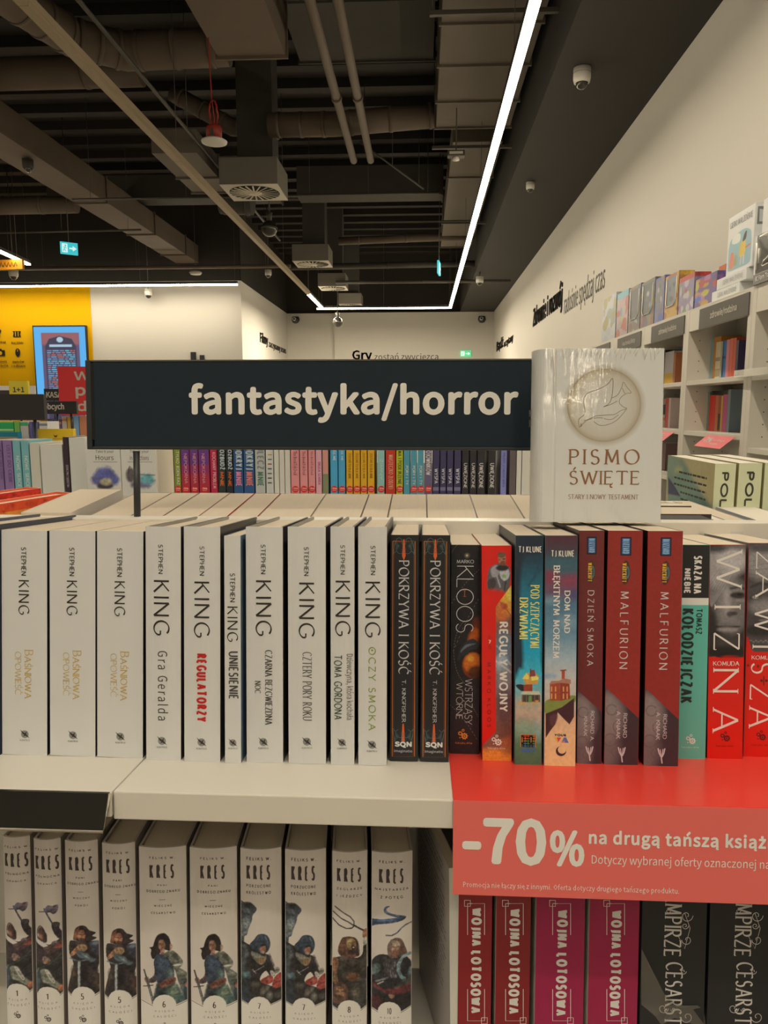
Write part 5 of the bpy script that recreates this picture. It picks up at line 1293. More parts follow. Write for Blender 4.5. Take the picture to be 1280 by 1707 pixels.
# ================================================================== header sign on its post
YS = .800
FS = Matrix.Translation(onY(145, 749, YS)) @ Matrix.Rotation(-R(4.0), 4, 'X')
sg = empty('header_sign', FS, 'long navy category sign with white lettering on a thin black post above the novels', 'sign')
FSi = FS.inverted(); NS = FS.to_3x3() @ Vector((0, 1, 0))
def sgp(x, y): q = FSi @ onP(x, y, FS.translation, NS); return q.x, q.z
wS = sgp(905, 700)[0]; hS = sgp(500, 599)[1]
xi = sgp(156, 700)[0]
MB().box((xi, .0012, .003), (wS, .006, hS - .0015)).build('sign_panel', M_SIGN, sg)
MB().box((0, 0, 0), (xi - .0022, .009, hS)).box((xi - .0025, .0062, 0), (xi, .009, hS)).build('frame_end', M_BLACK, sg, bevel=.0006)
MB().box((xi - .0022, 0, 0), (wS, .009, .003)).build('bottom_rail', M_BLACK, sg, bevel=.0004)
MB().box((xi - .0022, .0005, hS - .0016), (wS, .009, hS)).build('top_rail', plain('highlight_edge', (.10, .09, .075), .35), sg)  # top rail coloured lighter in place of the highlight along the edge
MB().box((wS, 0, 0), (wS + .009, .009, hS)).build('frame_end', M_BLACK, sg, bevel=.0006)
slot = MB().box((xi - .0024, .0008, sgp(150, 733)[1]), (xi + .0006, .004, hS - .003)); slot.build('frame_slot', plain('slot_black', (.004, .004, .004), .8), sg)
SS = Surf(sg, Matrix.Translation((0, .0012, 0)), 1)
Decal(SS).text('fantastyka/horror', (315, 638, 864, 705), (.80, .80, .78), 'H', .0003, ft=dict(bold=.026, track=1.02, res=5)).build('sign_lettering')
pt = onY(227.5, 752, YS + .004); pb = onY(229.5, 905, YS + .004)
MB().tube([pt, pb], .0037, n=14).build('post', M_BLACK, sg).matrix_parent_inverse = FSi
xr_ = FS @ Vector((wS - .006, .004, 0))
MB().tube([xr_, xr_ + Vector((0, 0, -.1))], .0037, n=14).build('post', M_BLACK, sg).matrix_parent_inverse = FSi

# ================================================================== shrink wrapped holy book standing on the page tops
YBb = .722
FBb = Matrix.Translation(onY(906, 870, YBb)) @ Matrix.Rotation(-R(5.2), 4, 'X')
bi = empty('thick_book', FBb, 'thick white holy book in shrink wrap with golden lettering, standing upright on the other books', 'book')
FBi = FBb.inverted(); NB = FBb.to_3x3() @ Vector((0, 1, 0))
def bq(x, y): q = FBi @ onP(x, y, FBb.translation, NB); return q.x, q.z
wB = bq(1104, 720)[0]; hB = bq(1000, 581)[1]; tB = .040
jx = bq(926, 700)[0]
def plan(off=0, n=14):
    """outline of the case in plan: front board, hollow joint, rounded spine, back board"""
    P = [(wB + off, -off), (jx + .0006, -off), (jx - .0008, .0010 - off), (jx - .0030, .0006 - off), (.0012, .0008 - off * .8)]
    for k in range(n + 1):
        a = R(80 + 200 * k / n * .5 * 2 * .9)
    for k in range(1, n):
        a = -PI / 2 - PI * k / n
        P.append((.0010 + (.0115 + off) * math.cos(a), tB / 2 + (tB / 2 - .0008 + off) * math.sin(a)))
    P += [(.0012, tB + off), (wB + off, tB + off)]
    return P
pl = plan(); inn = [(x - .002 if x > .01 else x + .0018, y + (.002 if y < tB / 2 else -.002)) for x, y in pl]
mb = MB(); n = len(pl)
for i in range(n - 1):
    a, b, c, d = pl[i], pl[i + 1], inn[i + 1], inn[i]
    sm = 4 < i < n - 2
    mb.add([(a[0], a[1], 0), (b[0], b[1], 0), (b[0], b[1], hB), (a[0], a[1], hB)], [(0, 1, 2, 3)], A(198, 190, 172), True)
    mb.add([(d[0], d[1], 0), (c[0], c[1], 0), (c[0], c[1], hB), (d[0], d[1], hB)], [(3, 2, 1, 0)], A(190, 182, 164))
    for z in (0, hB): mb.add([(a[0], a[1], z), (b[0], b[1], z), (c[0], c[1], z), (d[0], d[1], z)], [(0, 1, 2, 3)], A(200, 192, 174))
M_COVER = printed('satin_white_cover', .35, .2)
co = mb.build('cover', M_COVER, bi, recalc=True)
MB().box((.004, .0024, .0025), (wB - .003, tB - .0024, hB - .0025)).build('page_block', M_PAGE2, bi)
SB = Surf(bi, None, 1)
gold = A(124, 78, 42); pale = A(166, 152, 120)
z6 = lambda x, y: (860 + x / 3.0476, 570 + y / 3.0476)
Decal(SB).text('PISMO', bx(z6, 270, 628, 546, 622), gold, 'H', style=dict(thick=.13, thin=.05, nib=15, serif=.13, track=.42)).build('title_lettering')
Decal(SB).text('ŚWIĘTE', bx(z6, 268, 628, 655, 724), gold, 'H', style=dict(thick=.13, thin=.05, nib=15, serif=.13, track=.30)).build('title_lettering')
Decal(SB).text('STARY I NOWY TESTAMENT', bx(z6, 265, 622, 775, 799), gold, 'H', style=dict(thick=.12, thin=.05, nib=15, serif=.09, track=.24)).build('subtitle_lettering')
# medallion with a dove
u0, v0 = SB.uv(*z6(440, 115)); u1, v1 = SB.uv(*z6(640, 520)); uc, vc = SB.uv(*z6(447, 322)); ru = SB.uv(*z6(632, 322))[0] - uc
Pm = Paint(SB, uc - ru * 1.18, vc - ru * 1.18, uc + ru * 1.18, vc + ru * 1.18, .0005, A(198, 190, 172))
dd = np.hypot(Pm.U - uc, Pm.V - vc) / ru
for kk in range(3):
    base = np.interp(dd, [0, .55, .86, .97, 1.0, 1.03, 1.17], [A(192, 183, 162)[kk], A(188, 178, 154)[kk], A(180, 168, 140)[kk], A(166, 150, 118)[kk], A(150, 132, 98)[kk], A(172, 160, 134)[kk], A(198, 190, 172)[kk]])
    Pm.C[..., kk] = base
Pm.build('medallion', M_COVER)
D = Decal(SB); g = lambda *q: [SB.uv(*z6(*p)) for p in q]; lc = A(132, 116, 88)
cr = lambda P, k=5: [q for i in range(len(P) - 1) for q in [tuple(.5 * (2 * b + (c - a) * t + (2 * a - 5 * b + 4 * c - d) * t * t + (3 * b - a - 3 * c + d) * t ** 3) for a, b, c, d in zip(P[max(i - 1, 0)], P[i], P[i + 1], P[min(i + 2, len(P) - 1)])) for t in [j / k for j in range(k)]]] + [P[-1]]
for q in (g((322, 435), (318, 395), (350, 362), (342, 300), (362, 262), (420, 240), (465, 215), (490, 185), (492, 230), (485, 285), (470, 315), (444, 330)),
          g((322, 435), (352, 405), (400, 378), (450, 372), (500, 368), (530, 350), (562, 338), (545, 330), (525, 310), (530, 285), (560, 262), (585, 258), (562, 228), (545, 205), (535, 235), (515, 270), (485, 285)),
          g((395, 405), (430, 425), (480, 415), (520, 390), (562, 340)), g((345, 400), (420, 385), (480, 395), (520, 370)), g((444, 330), (480, 318), (515, 300)), g((540, 235), (552, 262))):
    D.line(cr(q), .0006, lc)
D.poly([SB.uv(*z6(*p)) for p in ((322, 437), (330, 412), (338, 425))], lc)
D.build('dove_line_drawing')
# spine lettering, seen at a slant
Ssp = Surf(bi, Matrix(((0, 1, 0, -.0112), (-1, 0, 0, .030), (0, 0, 1, 0), (0, 0, 0, 1))), 1)
D = Decal(Ssp); D.text('PISMO', (.0015, .104, .022, .111), A(120, 110, 92), 'H', px=False, style=ROM).text('ŚWIĘTE', (.0015, .094, .022, .101), A(120, 110, 92), 'H', px=False, style=ROM); D.build('spine_lettering')
# film
mf, ntf, bf = nodes('shrink_film'); outf = ntf.nodes['Material Output']
tr_ = ntf.nodes.new('ShaderNodeBsdfTransparent'); gl_ = ntf.nodes.new('ShaderNodeBsdfGlossy'); gl_.inputs['Roughness'].default_value = .10
mxf = ntf.nodes.new('ShaderNodeMixShader'); fr_ = ntf.nodes.new('ShaderNodeValue'); fr_.outputs[0].default_value = .07
tcf = ntf.nodes.new('ShaderNodeTexCoord'); mpf = ntf.nodes.new('ShaderNodeMapping'); mpf.inputs['Scale'].default_value = (240, 240, 40)
nf = ntf.nodes.new('ShaderNodeTexNoise'); nf.inputs['Scale'].default_value = 1; nf.inputs['Detail'].default_value = 3
bpf = ntf.nodes.new('ShaderNodeBump'); bpf.inputs['Distance'].default_value = .004; bpf.inputs['Strength'].default_value = .35
ntf.links.new(tcf.outputs['Object'], mpf.inputs['Vector']); ntf.links.new(mpf.outputs['Vector'], nf.inputs['Vector']); ntf.links.new(nf.outputs['Fac'], bpf.inputs['Height'])
ntf.links.new(bpf.outputs['Normal'], gl_.inputs['Normal']); ntf.links.new(fr_.outputs[0], mxf.inputs[0]); ntf.links.new(tr_.outputs[0], mxf.inputs[1]); ntf.links.new(gl_.outputs[0], mxf.inputs[2]); ntf.links.new(mxf.outputs[0], outf.inputs['Surface']); ntf.nodes.remove(bf)
MB().prism(plan(.0007), -.0003, hB + .0006, (1, 1, 1), True).build('shrink_wrap', mf, bi)
# gathered film creases along the head, coloured pale in place of their glints
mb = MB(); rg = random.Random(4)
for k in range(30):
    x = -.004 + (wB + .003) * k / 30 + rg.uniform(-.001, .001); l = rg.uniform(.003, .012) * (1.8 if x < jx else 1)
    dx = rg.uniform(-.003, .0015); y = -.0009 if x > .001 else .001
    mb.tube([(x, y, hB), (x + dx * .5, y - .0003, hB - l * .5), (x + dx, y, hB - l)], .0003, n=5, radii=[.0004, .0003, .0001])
mb.tube([(jx - .003, -.0008, hB), (jx - .0022, -.001, hB - .02), (jx - .0026, -.0008, hB - .06)], .0003, n=5, radii=[.0006, .0004, .0001])  # pale line in place of the highlight down the spine joint
cz = mb.build('film_crease_glint', plain('film_crease_glint', (.80, .78, .72), .15), bi); cz['kind'] = 'stuff'

# ================================================================== second row: the far side's books, only their page tops show
YN, YF = .812, .952
zN, zF = onY(700, 863, YN).z, onY(700, 823.5, YF).z
TF = math.atan2(zF - zN, YF - YN)
def back_book(n0, n1, label, dy=0, up=0, spine=None, hard=False, h=.205, d=None, yn=863, grp='books of the far row, page tops showing', pages=None):
    """n0, n1: photo x of its near edge; spine looks away from us"""
    xa_, xb_ = onY(n0, yn, YN).x, onY(n1, yn, YN).x
    w = xb_ - xa_ - .0008; d = d or .148
    # origin: far right bottom corner
    top_far = Vector((xb_ - .0004, YF + dy, zF + up)); up_v = Vector((0, -math.sin(TF), math.cos(TF)))
    M = Matrix.Translation(top_far - up_v * h) @ Matrix.Rotation(PI, 4, 'Z') @ Matrix.Rotation(-TF, 4, 'X')
    r, S = make_book('paperback_book' if not hard else 'hardback_book', M, w, h, d, spine or A(150, 130, 100), side=spine or A(128, 110, 84), inner=A(170, 156, 128), sag=.0004, hard=hard, label=label, group=grp, pages=pages)
    return r
B2 = [150, 219, 272, 331, 379.5, 429.5, 517.5, 601, 646, 712, 796, 874.5, 940]
LB = ['pale page top left of the sign post', 'pale page top behind the sign post', 'pale page top first right of the sign post', 'narrow pale page top second right of the sign post',
      'narrow pale page top with a red cover line on its right', 'wide pale page top near the middle, left one of two wide ones', 'wide pale page top near the middle, right one of two wide ones',
      'narrow pale page top above the olive titled novel', 'pale page top above the black copper framed spines', 'wide pale page top above the starry black spine', 'wide pale page top next to the holy book, with curved edge', 'pale page top mostly hidden behind the holy book']
for i in range(len(B2) - 1):
    sp = None
    if i in (3, 4): sp = A(150, 34, 28)
    back_book(B2[i], B2[i + 1], LB[i], dy=random.uniform(-.002, .002), up=0, spine=sp)
back_book(41, 124, 'tall pale page block at the left standing higher than its row', up=.0045, spine=A(186, 170, 144), h=.212)
# three flat cream volumes beyond, right of the holy book: boards run across
for k, (y0, y1, x1, lab, dark) in enumerate(((838, 843, 1137, 'cream page top right of the holy book, farthest of three strips', 0), (845, 856.5, 1152, 'cream page top right of the holy book, middle of three strips', 0), (858, 865, 1168, 'dark covered book right of the holy book, nearest of three strips', 1))):
    zt = zN + .0003
    pa = onH(1060, y1, zt - EYE.z); pb_ = onH(x1, y0, zt - EYE.z)
    w = pb_.y - pa.y; L = pb_.x - pa.x
    M = Matrix.Translation((pa.x, pb_.y, zt - .20)) @ Matrix.Rotation(-PI / 2, 4, 'Z')
    make_book('paperback_book', M, max(w - .0006, .008), .20, L, A(60, 50, 44) if dark else A(190, 178, 150), side=A(46, 36, 36), inner=A(50, 40, 38), sag=.0003, label=lab, pages=plain('dark_book_top', (.035, .028, .026), .6) if dark else None, hard=False)
# long page tops running away at the right
for k, (xn0, xn1, lab) in enumerate(((1216, 1241, 'long cream page top running away at the right, first from the left'), (1242, 1262, 'long cream page top running away at the right, second from the left'), (1263, 1300, 'long cream page top running away at the right edge'), (1318, 1400, 'long cream page top farthest right, cut by the picture edge'))):
    hz = -.1275 - .0008 * (k % 2)
    pa, pb_ = onH(xn0, 886, hz), onH(xn1, 886, hz)
    M = Matrix.Translation((pa.x, pa.y, EYE.z + hz - .22))
    make_book('paperback_book', M, pb_.x - pa.x - .0006, .22, .27, A(180, 170, 150), side=A(186, 176, 156), inner=A(180, 170, 150), sag=.0003, label=lab, pages=M_PAGE2 if k % 2 else M_PAGE, group='long page tops at the right')
# ================================================================== book with navy board at the far left and orange covers
def top_strip(px0, y0, px1, y1, Y0, name, label, col, w, h=.21, up=0, pages=None, hard=True, inner=None):
    a = onY(px0, y0, Y0)
    return a
q0 = onY(3, 880, .660); q1 = onY(123, 861, .800)
# tall hardback left of the cream volumes: its right board stands above its neighbours
BLq, wq, hq, rq = place(-75, 2.6, 1256, -77, 872)
make_book('hardback_book', frame(BLq, T, 0, rq), wq, hq, .150, A(60, 58, 60), side=A(46, 48, 56), inner=A(66, 66, 72), sag=.002, hard=True, label='dark blue grey hardback cut by the left picture edge, board rising above its neighbours')
o1 = onY(-30, 842, 1.02)
for k, (x0, x1, yy, Y, cc, lab) in enumerate(((-20, 74, 846, .98, (206, 66, 30), 'book with bright orange red illustrated cover at the left, nearest of two'), (-60, 20, 836, 1.04, (190, 44, 28), 'book with red orange cover at the far left, behind another'))):
    a = onY(x1, yy, Y)
    w = .034
    M = Matrix.Translation((a.x, a.y, a.z - .205)) @ Matrix.Rotation(R(-14), 4, 'Z') @ Matrix.Rotation(PI, 4, 'Z')
    # its length runs towards us and to the left
    M = Matrix.Translation((a.x - .002, a.y + .10, a.z - .195)) @ Matrix.Rotation(PI - R(26), 4, 'Z') @ Matrix.Rotation(-R(2), 4, 'X')
    r, S = make_book('hardback_book', M, w, .205, .150, A(*cc), side=A(*cc), inner=A(200, 80, 40), sag=.001, hard=True, label=lab, group=None, mat=M_GLOSS)
    Sx = Surf(r, Matrix(((0, 1, 0, 0), (-1, 0, 0, .150), (0, 0, 1, 0), (0, 0, 0, 1))), 1)
    Pq_ = Paint(Sx, .002, .15, .148, .204, .0012, A(*cc)); Pq_.C[Pq_.V < .193] = A(214, 120, 40); Pq_.C[Pq_.V < .186] = A(70, 60, 54); Pq_.noise(.35, 6, 3); Pq_.build('cover_art')

# ================================================================== next gondola: a row of young readers' novels facing us (1.9 m away)
YG = 1.90
g2 = empty('display_gondola', Matrix.Translation((0, YG, 0)), 'white shop gondola standing behind the front one, lined with colourful novels', 'shelving')
ZG = onY(500, 815, YG).z - .055
def gp2(a, b, name, M=None):
    return MB().box((a[0], a[1] - YG, a[2]), (b[0], b[1] - YG, b[2])).build(name, M_SHELF, g2)
gp2((-2.2, YG - .06, ZG - .024), (.62, YG + .2, ZG), 'shelf_board'); gp2((-2.2, YG + .2, .1), (.62, YG + .22, ZG + .11), 'back_panel')
gp2((-2.2, YG - .2, 0), (.62, YG + .6, .1), 'plinth'); gp2((-2.2, YG + .22, ZG - .024), (.62, YG + .5, ZG), 'shelf_board')
gp2((-2.2, YG - .1, .45), (.62, YG + .2, .474), 'shelf_board')
def far_book(x0, x1, ytop, col, label, group=None, title=None, tcol=None, tbox=None, sticker=False, d=.13, Y=YG, zb=None, side=None, tst=None, foot=None, head=None, name='paperback_book'):
    a, b = onY(x0, 800, Y), onY(x1, 800, Y); zt = onY((x0 + x1) / 2, ytop, Y).z; zb = ZG if zb is None else zb
    M = Matrix.Translation((a.x, Y, zb))
    r, S = make_book(name, M, b.x - a.x - .0012, zt - zb, d, A(*col), side=A(*(side or col)), inner=A(180, 170, 150), sag=0, label=label, group=group)
    if title:
        D = Decal(S); D.text(title, tbox, A(*tcol), 'D', .0006, style=tst or dict(thick=.16, thin=.12, nib=0, track=.2)); D.build('title_lettering')
    if foot:
        D = Decal(S); u0, v0, u1, v1 = S.box((x0, foot[0], x1, foot[1])); D.poly([(0.0003, v0), (S.w - .0003, v0), (S.w - .0003, v1), (.0003, v1)], A(*foot[2]), .0002); D.build('colour_bands')
    if head:
        D = Decal(S)
        for (ya, yb, cc) in head:
            v1, v0 = S.uv(x0, ya)[1], S.uv(x0, yb)[1]; D.poly([(0.0003, v0), (S.w - .0003, v0), (S.w - .0003, v1), (.0003, v1)], A(*cc), .0002)
        D.build('colour_bands')
    if sticker:
        D = Decal(S); u, v = S.uv((x0 + x1) / 2, 815.5); rr = .0088
        D.disc(u, v, rr, A(196, 34, 26), .0008, 20); D.text('-70%', (u - rr * .8, v - rr * .05, u + rr * .8, v + rr * .5), A(226, 216, 200), 'H', .0011, px=False, ft=dict(bold=.03, res=1))
        D.line([(u - rr * .6, v - rr * .35), (u + rr * .6, v - rr * .35)], .0008, A(220, 200, 186), .0011); D.build('discount_sticker')
    return r, S
ORD = ['first', 'second', 'third', 'fourth', 'fifth', 'sixth']
zt_ = 735
wts = dict(thick=.14, thin=.09, nib=15, track=.16)
far_book(291.5, 302, zt_, (120, 128, 40), 'olive green paperback, leftmost bright spine below the sign', title='TYLKO JEDEN RAZ', tcol=(200, 200, 170), tbox=(294, 752, 299, 808), sticker=True)
PUR = [((752, 775, (96, 54, 110))), ((775, 790, (130, 44, 90))), ((790, 806, (150, 40, 66)))]
for i, (a, b) in enumerate(((303, 317), (317.8, 331.5), (332.5, 350))):
    far_book(a, b, zt_, (160, 44, 56), f'purple to red paperback with sticker, {ORD[i]} of three alike below the sign', group='purple to red paperbacks', title='NIEPOKORNA', tcol=(200, 130, 130), tbox=(a + 4, 756, a + 9.5, 806), sticker=True, head=[(740, 775, (96, 54, 110)), (775, 790, (136, 44, 84))])
far_book(351.5, 363, zt_, (172, 34, 58), 'crimson paperback with pink handwritten title, right of the purple ones', title='KOCHANY PROBLEM', tcol=(220, 160, 150), tbox=(354.5, 754, 360, 814))
for i, (a, b, c, tc) in enumerate(((364, 376.5, (40, 50, 42), (196, 96, 40)), (377.5, 389, (34, 38, 40), (196, 96, 40)), (390, 406, (42, 74, 106), (200, 120, 130)), (407, 424.5, (44, 78, 110), (200, 110, 90)), (426, 442.5, (170, 168, 150), (74, 110, 80)))):
    lab = ['dark green paperback with orange lower title', 'black green paperback with orange lower title, right beside the dark green one', 'blue paperback with pale lettering, left one of two', 'blue paperback with pale lettering, right one of two', 'silver white paperback with green lower title'][i]
    w1 = 'ROZBUDŹ' if i < 2 else 'ODKRYJ' if i < 4 else 'ULECZ'
    r, S = far_book(a, b, zt_, c, lab + ' below the sign')
    st = dict(thick=.22, thin=.16, nib=0, track=.2)
    Decal(S).text(w1, (a + 2.5, 744, b - 2.5, 783), A(176, 182, 176) if i != 4 else A(120, 120, 108), 'D', .0006, style=st).build('title_lettering')
    Decal(S).text('MNIE', (a + 3, 786, b - 3, 811), A(*tc), 'D', .0006, style=st).build('title_lettering')
r, S = far_book(444, 456.5, zt_, (188, 182, 160), 'white paperback with rows of small coloured bars on its spine')
D = Decal(S)
for k, cc in enumerate(((170, 140, 50), (80, 90, 80), (150, 60, 50), (60, 60, 60), (80, 100, 80), (60, 70, 60), (70, 90, 70))):
    u0, v0, u1, v1 = S.box((446.5, 757 + k * 7.8, 453, 759 + k * 7.8)); D.poly([(u0, v0), (u1, v0), (u1, v1), (u0, v1)], A(*cc), .0006)
D.build('colour_bands')
for i, (a, b) in enumerate(((457.5, 466), (466.5, 475), (475.5, 484.5))):
    far_book(a, b, zt_ + 4, (196, 186, 160), f'cream fore edge of a reversed book, {ORD[i]} of three between white and pink spines', group='reversed cream books', side=(196, 186, 160))
PK = 'The BookTok Deal'
for i, (a, b) in enumerate(((485.5, 499.5), (500.5, 513.5), (514.5, 526))):
    r, S = far_book(a, b, zt_, (206, 130, 120), f'salmon pink paperback with sticker, {ORD[i]} of three alike', group='salmon pink paperbacks', sticker=True)
    Decal(S).text(PK, (a + 3.5, 752, b - 4, 792), A(60, 36, 40), 'D', .0006, ft=dict(bold=0, res=1)).build('title_lettering')
far_book(527, 537, zt_, (214, 150, 146), 'light pink paperback with magenta title, right of the salmon ones', title='DRUGA SZANSA', tcol=(150, 50, 90), tbox=(530, 770, 534.5, 808))
far_book(538, 548, zt_, (120, 120, 84), 'paperback with mottled pink and green spine left of the sky blue pair', head=[(740, 790, (190, 130, 110))])
for i, (a, b) in enumerate(((551, 563.5), (564.5, 576))):
    far_book(a, b, zt_, (70, 146, 178), f'sky blue paperback with sticker, {["left", "right"][i]} one of two', group='sky blue paperbacks', title='KISS ME', tcol=(210, 220, 216), tbox=(a + 4, 746, b - 4, 768), sticker=True)
for i, (a, b) in enumerate(((577.5, 588.5), (589.5, 600.5), (601.5, 612), (613, 624.5))):
    far_book(a, b, zt_, (204, 150, 30), f'golden yellow paperback with sticker, {ORD[i]} of four alike', group='golden yellow paperbacks', title='ZOSTAŃ TU DLA MNIE', tcol=(130, 90, 24), tbox=(a + 3.5, 755, b - 3.5, 798), sticker=True)
far_book(629.5, 641.5, zt_, (130, 168, 150), 'pale mint paperback with sticker left of the red one', title='ZIMNY', tcol=(180, 196, 176), tbox=(633, 765, 638, 800), sticker=True)
far_book(643, 659.5, zt_, (178, 50, 34), 'brick red paperback with pale title between mint and lime spines', title='MIASTECZKO ZŁODZIEI', tcol=(214, 160, 120), tbox=(647.5, 758, 655, 815))
far_book(660.5, 672, zt_, (176, 172, 36), 'lime yellow paperback with dark title and sticker', title='DAMA I PODEJRZENIE', tcol=(60, 70, 40), tbox=(663, 742, 669.5, 808), sticker=True)
for i, (a, b) in enumerate(((673, 683.5), (684.5, 695), (696, 706.5))):
    far_book(a, b, zt_, (74, 136, 140), f'teal paperback with white title, {ORD[i]} of three alike', group='teal paperbacks', title='4 PORY I TY', tcol=(206, 214, 200), tbox=(a + 3, 770, b - 3, 808), sticker=i > 0)
far_book(708, 720, zt_, (92, 82, 104), 'mauve grey paperback with white capitals and sticker', title='WOJOWNIKÓW', tcol=(220, 214, 210), tbox=(710, 745, 718, 792), sticker=True)
for i, (a, b) in enumerate(((721.5, 732.5), (733.5, 744), (745, 755.5), (757, 768.5))):
    far_book(a, b, zt_, (60, 54, 76), f'dark violet paperback with white capitals, {ORD[i]} of four alike', group='dark violet paperbacks', title='WYSPA', tcol=(190, 184, 186), tbox=(a + 2.5, 781, b - 2.5, 806), foot=(812, 818, (110, 104, 120)))
for i, (a, b) in enumerate(((770, 781.5), (783, 794.5), (795.5, 808.5), (813.5, 826.5))):
    far_book(a, b, zt_, (46, 42, 42), f'charcoal paperback with cream capitals, {ORD[i]} of four alike', group='charcoal paperbacks', title='UWIĘZIONE', tcol=(196, 186, 164), tbox=(a + 3, 772, b - 3, 814))
far_book(834.5, 844.5, zt_, (120, 118, 156), 'lavender blue paperback standing alone right of the charcoal ones', title='PREZENT Z CAŁEGO SERCA', tcol=(80, 78, 110), tbox=(838, 755, 841.5, 812))
far_book(849, 860, zt_, (92, 80, 74), 'brown grey paperback at the right end of the row, by the cream ones')
far_book(860.5, 869, zt_, (196, 186, 160), 'cream fore edge book left one by the holy book', side=(190, 180, 156)); far_book(869.5, 882, zt_, (196, 186, 160), 'cream fore edge book right one by the holy book', side=(190, 180, 156))
far_book(-14, 7, 734, (124, 96, 128), 'purple paperback cut by the left picture edge', group='purple and teal paperbacks', title='LISTY DO CIEBIE', tcol=(90, 66, 96), tbox=(0, 745, 4, 800))
far_book(8.5, 23.5, 734, (128, 100, 132), 'purple paperback beside the teal pair at the left', group='purple and teal paperbacks', title='LISTY DO CIEBIE', tcol=(90, 66, 96), tbox=(13, 742, 19, 805))
for i, (a, b) in enumerate(((25, 37.5), (39, 51.5))):
    far_book(a, b, 734, (110, 158, 148), f'teal paperback with star marks at the left, {["left", "right"][i]} one of two', group='purple and teal paperbacks', title='NOWE SERCE', tcol=(196, 206, 190), tbox=(a + 3.5, 760, b - 3.5, 812))
far_book(53, 69, 738, (186, 178, 150), 'cream book with recessed spine right of the teal pair')
far_book(70.5, 107, 741, (194, 186, 162), 'wide blank white volume left of the thin dark spine')
far_book(108.5, 117.5, 728.5, (52, 38, 42), 'thin dark plum paperback between two white volumes', title='DZIEWCZYNA Z SĄSIEDZTWA', tcol=(170, 150, 140), tbox=(111, 775, 115, 812))
far_book(118.5, 146, 729.5, (192, 184, 160), 'white paperback with green brush mark beside the two displayed covers')
# two covers shown face on
def face_book(x0, x1, ybot, label, t1, t2, tc, paintf):
    Y = 1.86; a, b = onY(x0, ybot, Y), onY(x1, ybot, Y)
    M = Matrix.Translation((a.x, Y, a.z)) ; w = b.x - a.x; h = onY(x0, 735, Y).z - a.z
    r = empty('paperback_book', M, label, 'book', 'covers shown face on')
    MB().box((0, 0, 0), (w, .0012, h), A(196, 188, 164)).box((0, .014, 0), (w, .0152, h), A(190, 180, 160)).box((0, .0012, 0), (.0012, .014, h), A(190, 180, 160)).build('cover', M_PRINT, r)
    MB().box((.0014, .0014, .0005), (w - .001, .0138, h - .0005)).build('page_block', M_PAGE2, r)
    S = Surf(r, None, 1); u0, v0, u1, v1 = S.box((x0 + 2, 771, x1 - 2, 818))
    P = Paint(S, u0, v0, u1, v1, .0016, A(196, 188, 164)); paintf(P); P.sprinkle(A(196, 188, 164), .25, 4, 3).build('cover_art')
    for t, yy in ((t1, (750, 756)), (t2, (759, 767))):
        Decal(S).text(t, (x0 + 12, yy[0], x1 - 14, yy[1]), A(*tc), 'H', .0004, ft=dict(bold=-.01, res=2)).build('title_lettering')
    D = Decal(S); uu = S.box((x0 + 8, 769.5, x1 - 8, 770.6)); D.poly([(uu[0], uu[1]), (uu[2], uu[1]), (uu[2], uu[3]), (uu[0], uu[3])], A(150, 140, 120)); D.build('subtitle_rule')
    # a narrow easel foot carries it on the board
    MB().box((0, -.002, ZG - a.z), (w, .02, -.0004), A(190, 180, 160)).build('display_block', M_SHELF, r)
def pf1(P):
    P.ell(175, 796, 20, 15, A(78, 80, 122), 6, .95).ell(175, 788, 14, 10, A(90, 92, 140), 8, .8).ell(160, 800, 8, 8, A(96, 94, 130), 6).ell(192, 800, 7, 8, A(84, 90, 130), 6).ell(175, 810, 14, 6, A(66, 56, 60), 4).ell(177, 803, 10, 6, A(170, 158, 120), 4, .95)
def pf2(P):
    P.ell(218, 792, 8, 12, A(90, 78, 74), 4).ell(245, 800, 13, 10, A(96, 150, 144), 6).ln([(225, 791), (258, 792)], 1.5, A(50, 80, 84), 2).ell(228, 808, 10, 6, A(98, 86, 100), 5).ell(242, 810, 9, 4, A(110, 108, 124), 5).ln([(214, 783), (216, 778)], 2, A(60, 50, 50), 2)
face_book(147.5, 203.5, 826, 'white cover with blue purple watercolour wreath, shown face on left of the post', 'Take it your', 'Hours', (50, 44, 40), pf1)
face_book(204.5, 262, 826, 'white cover with teal watercolour and small animal, shown face on behind the post', 'Take it your', 'in directions', (70, 40, 36), pf2)
far_book(263, 290.5, zt_, (208, 188, 152), 'wide cream volume between the displayed covers and the olive spine', side=(190, 176, 150))

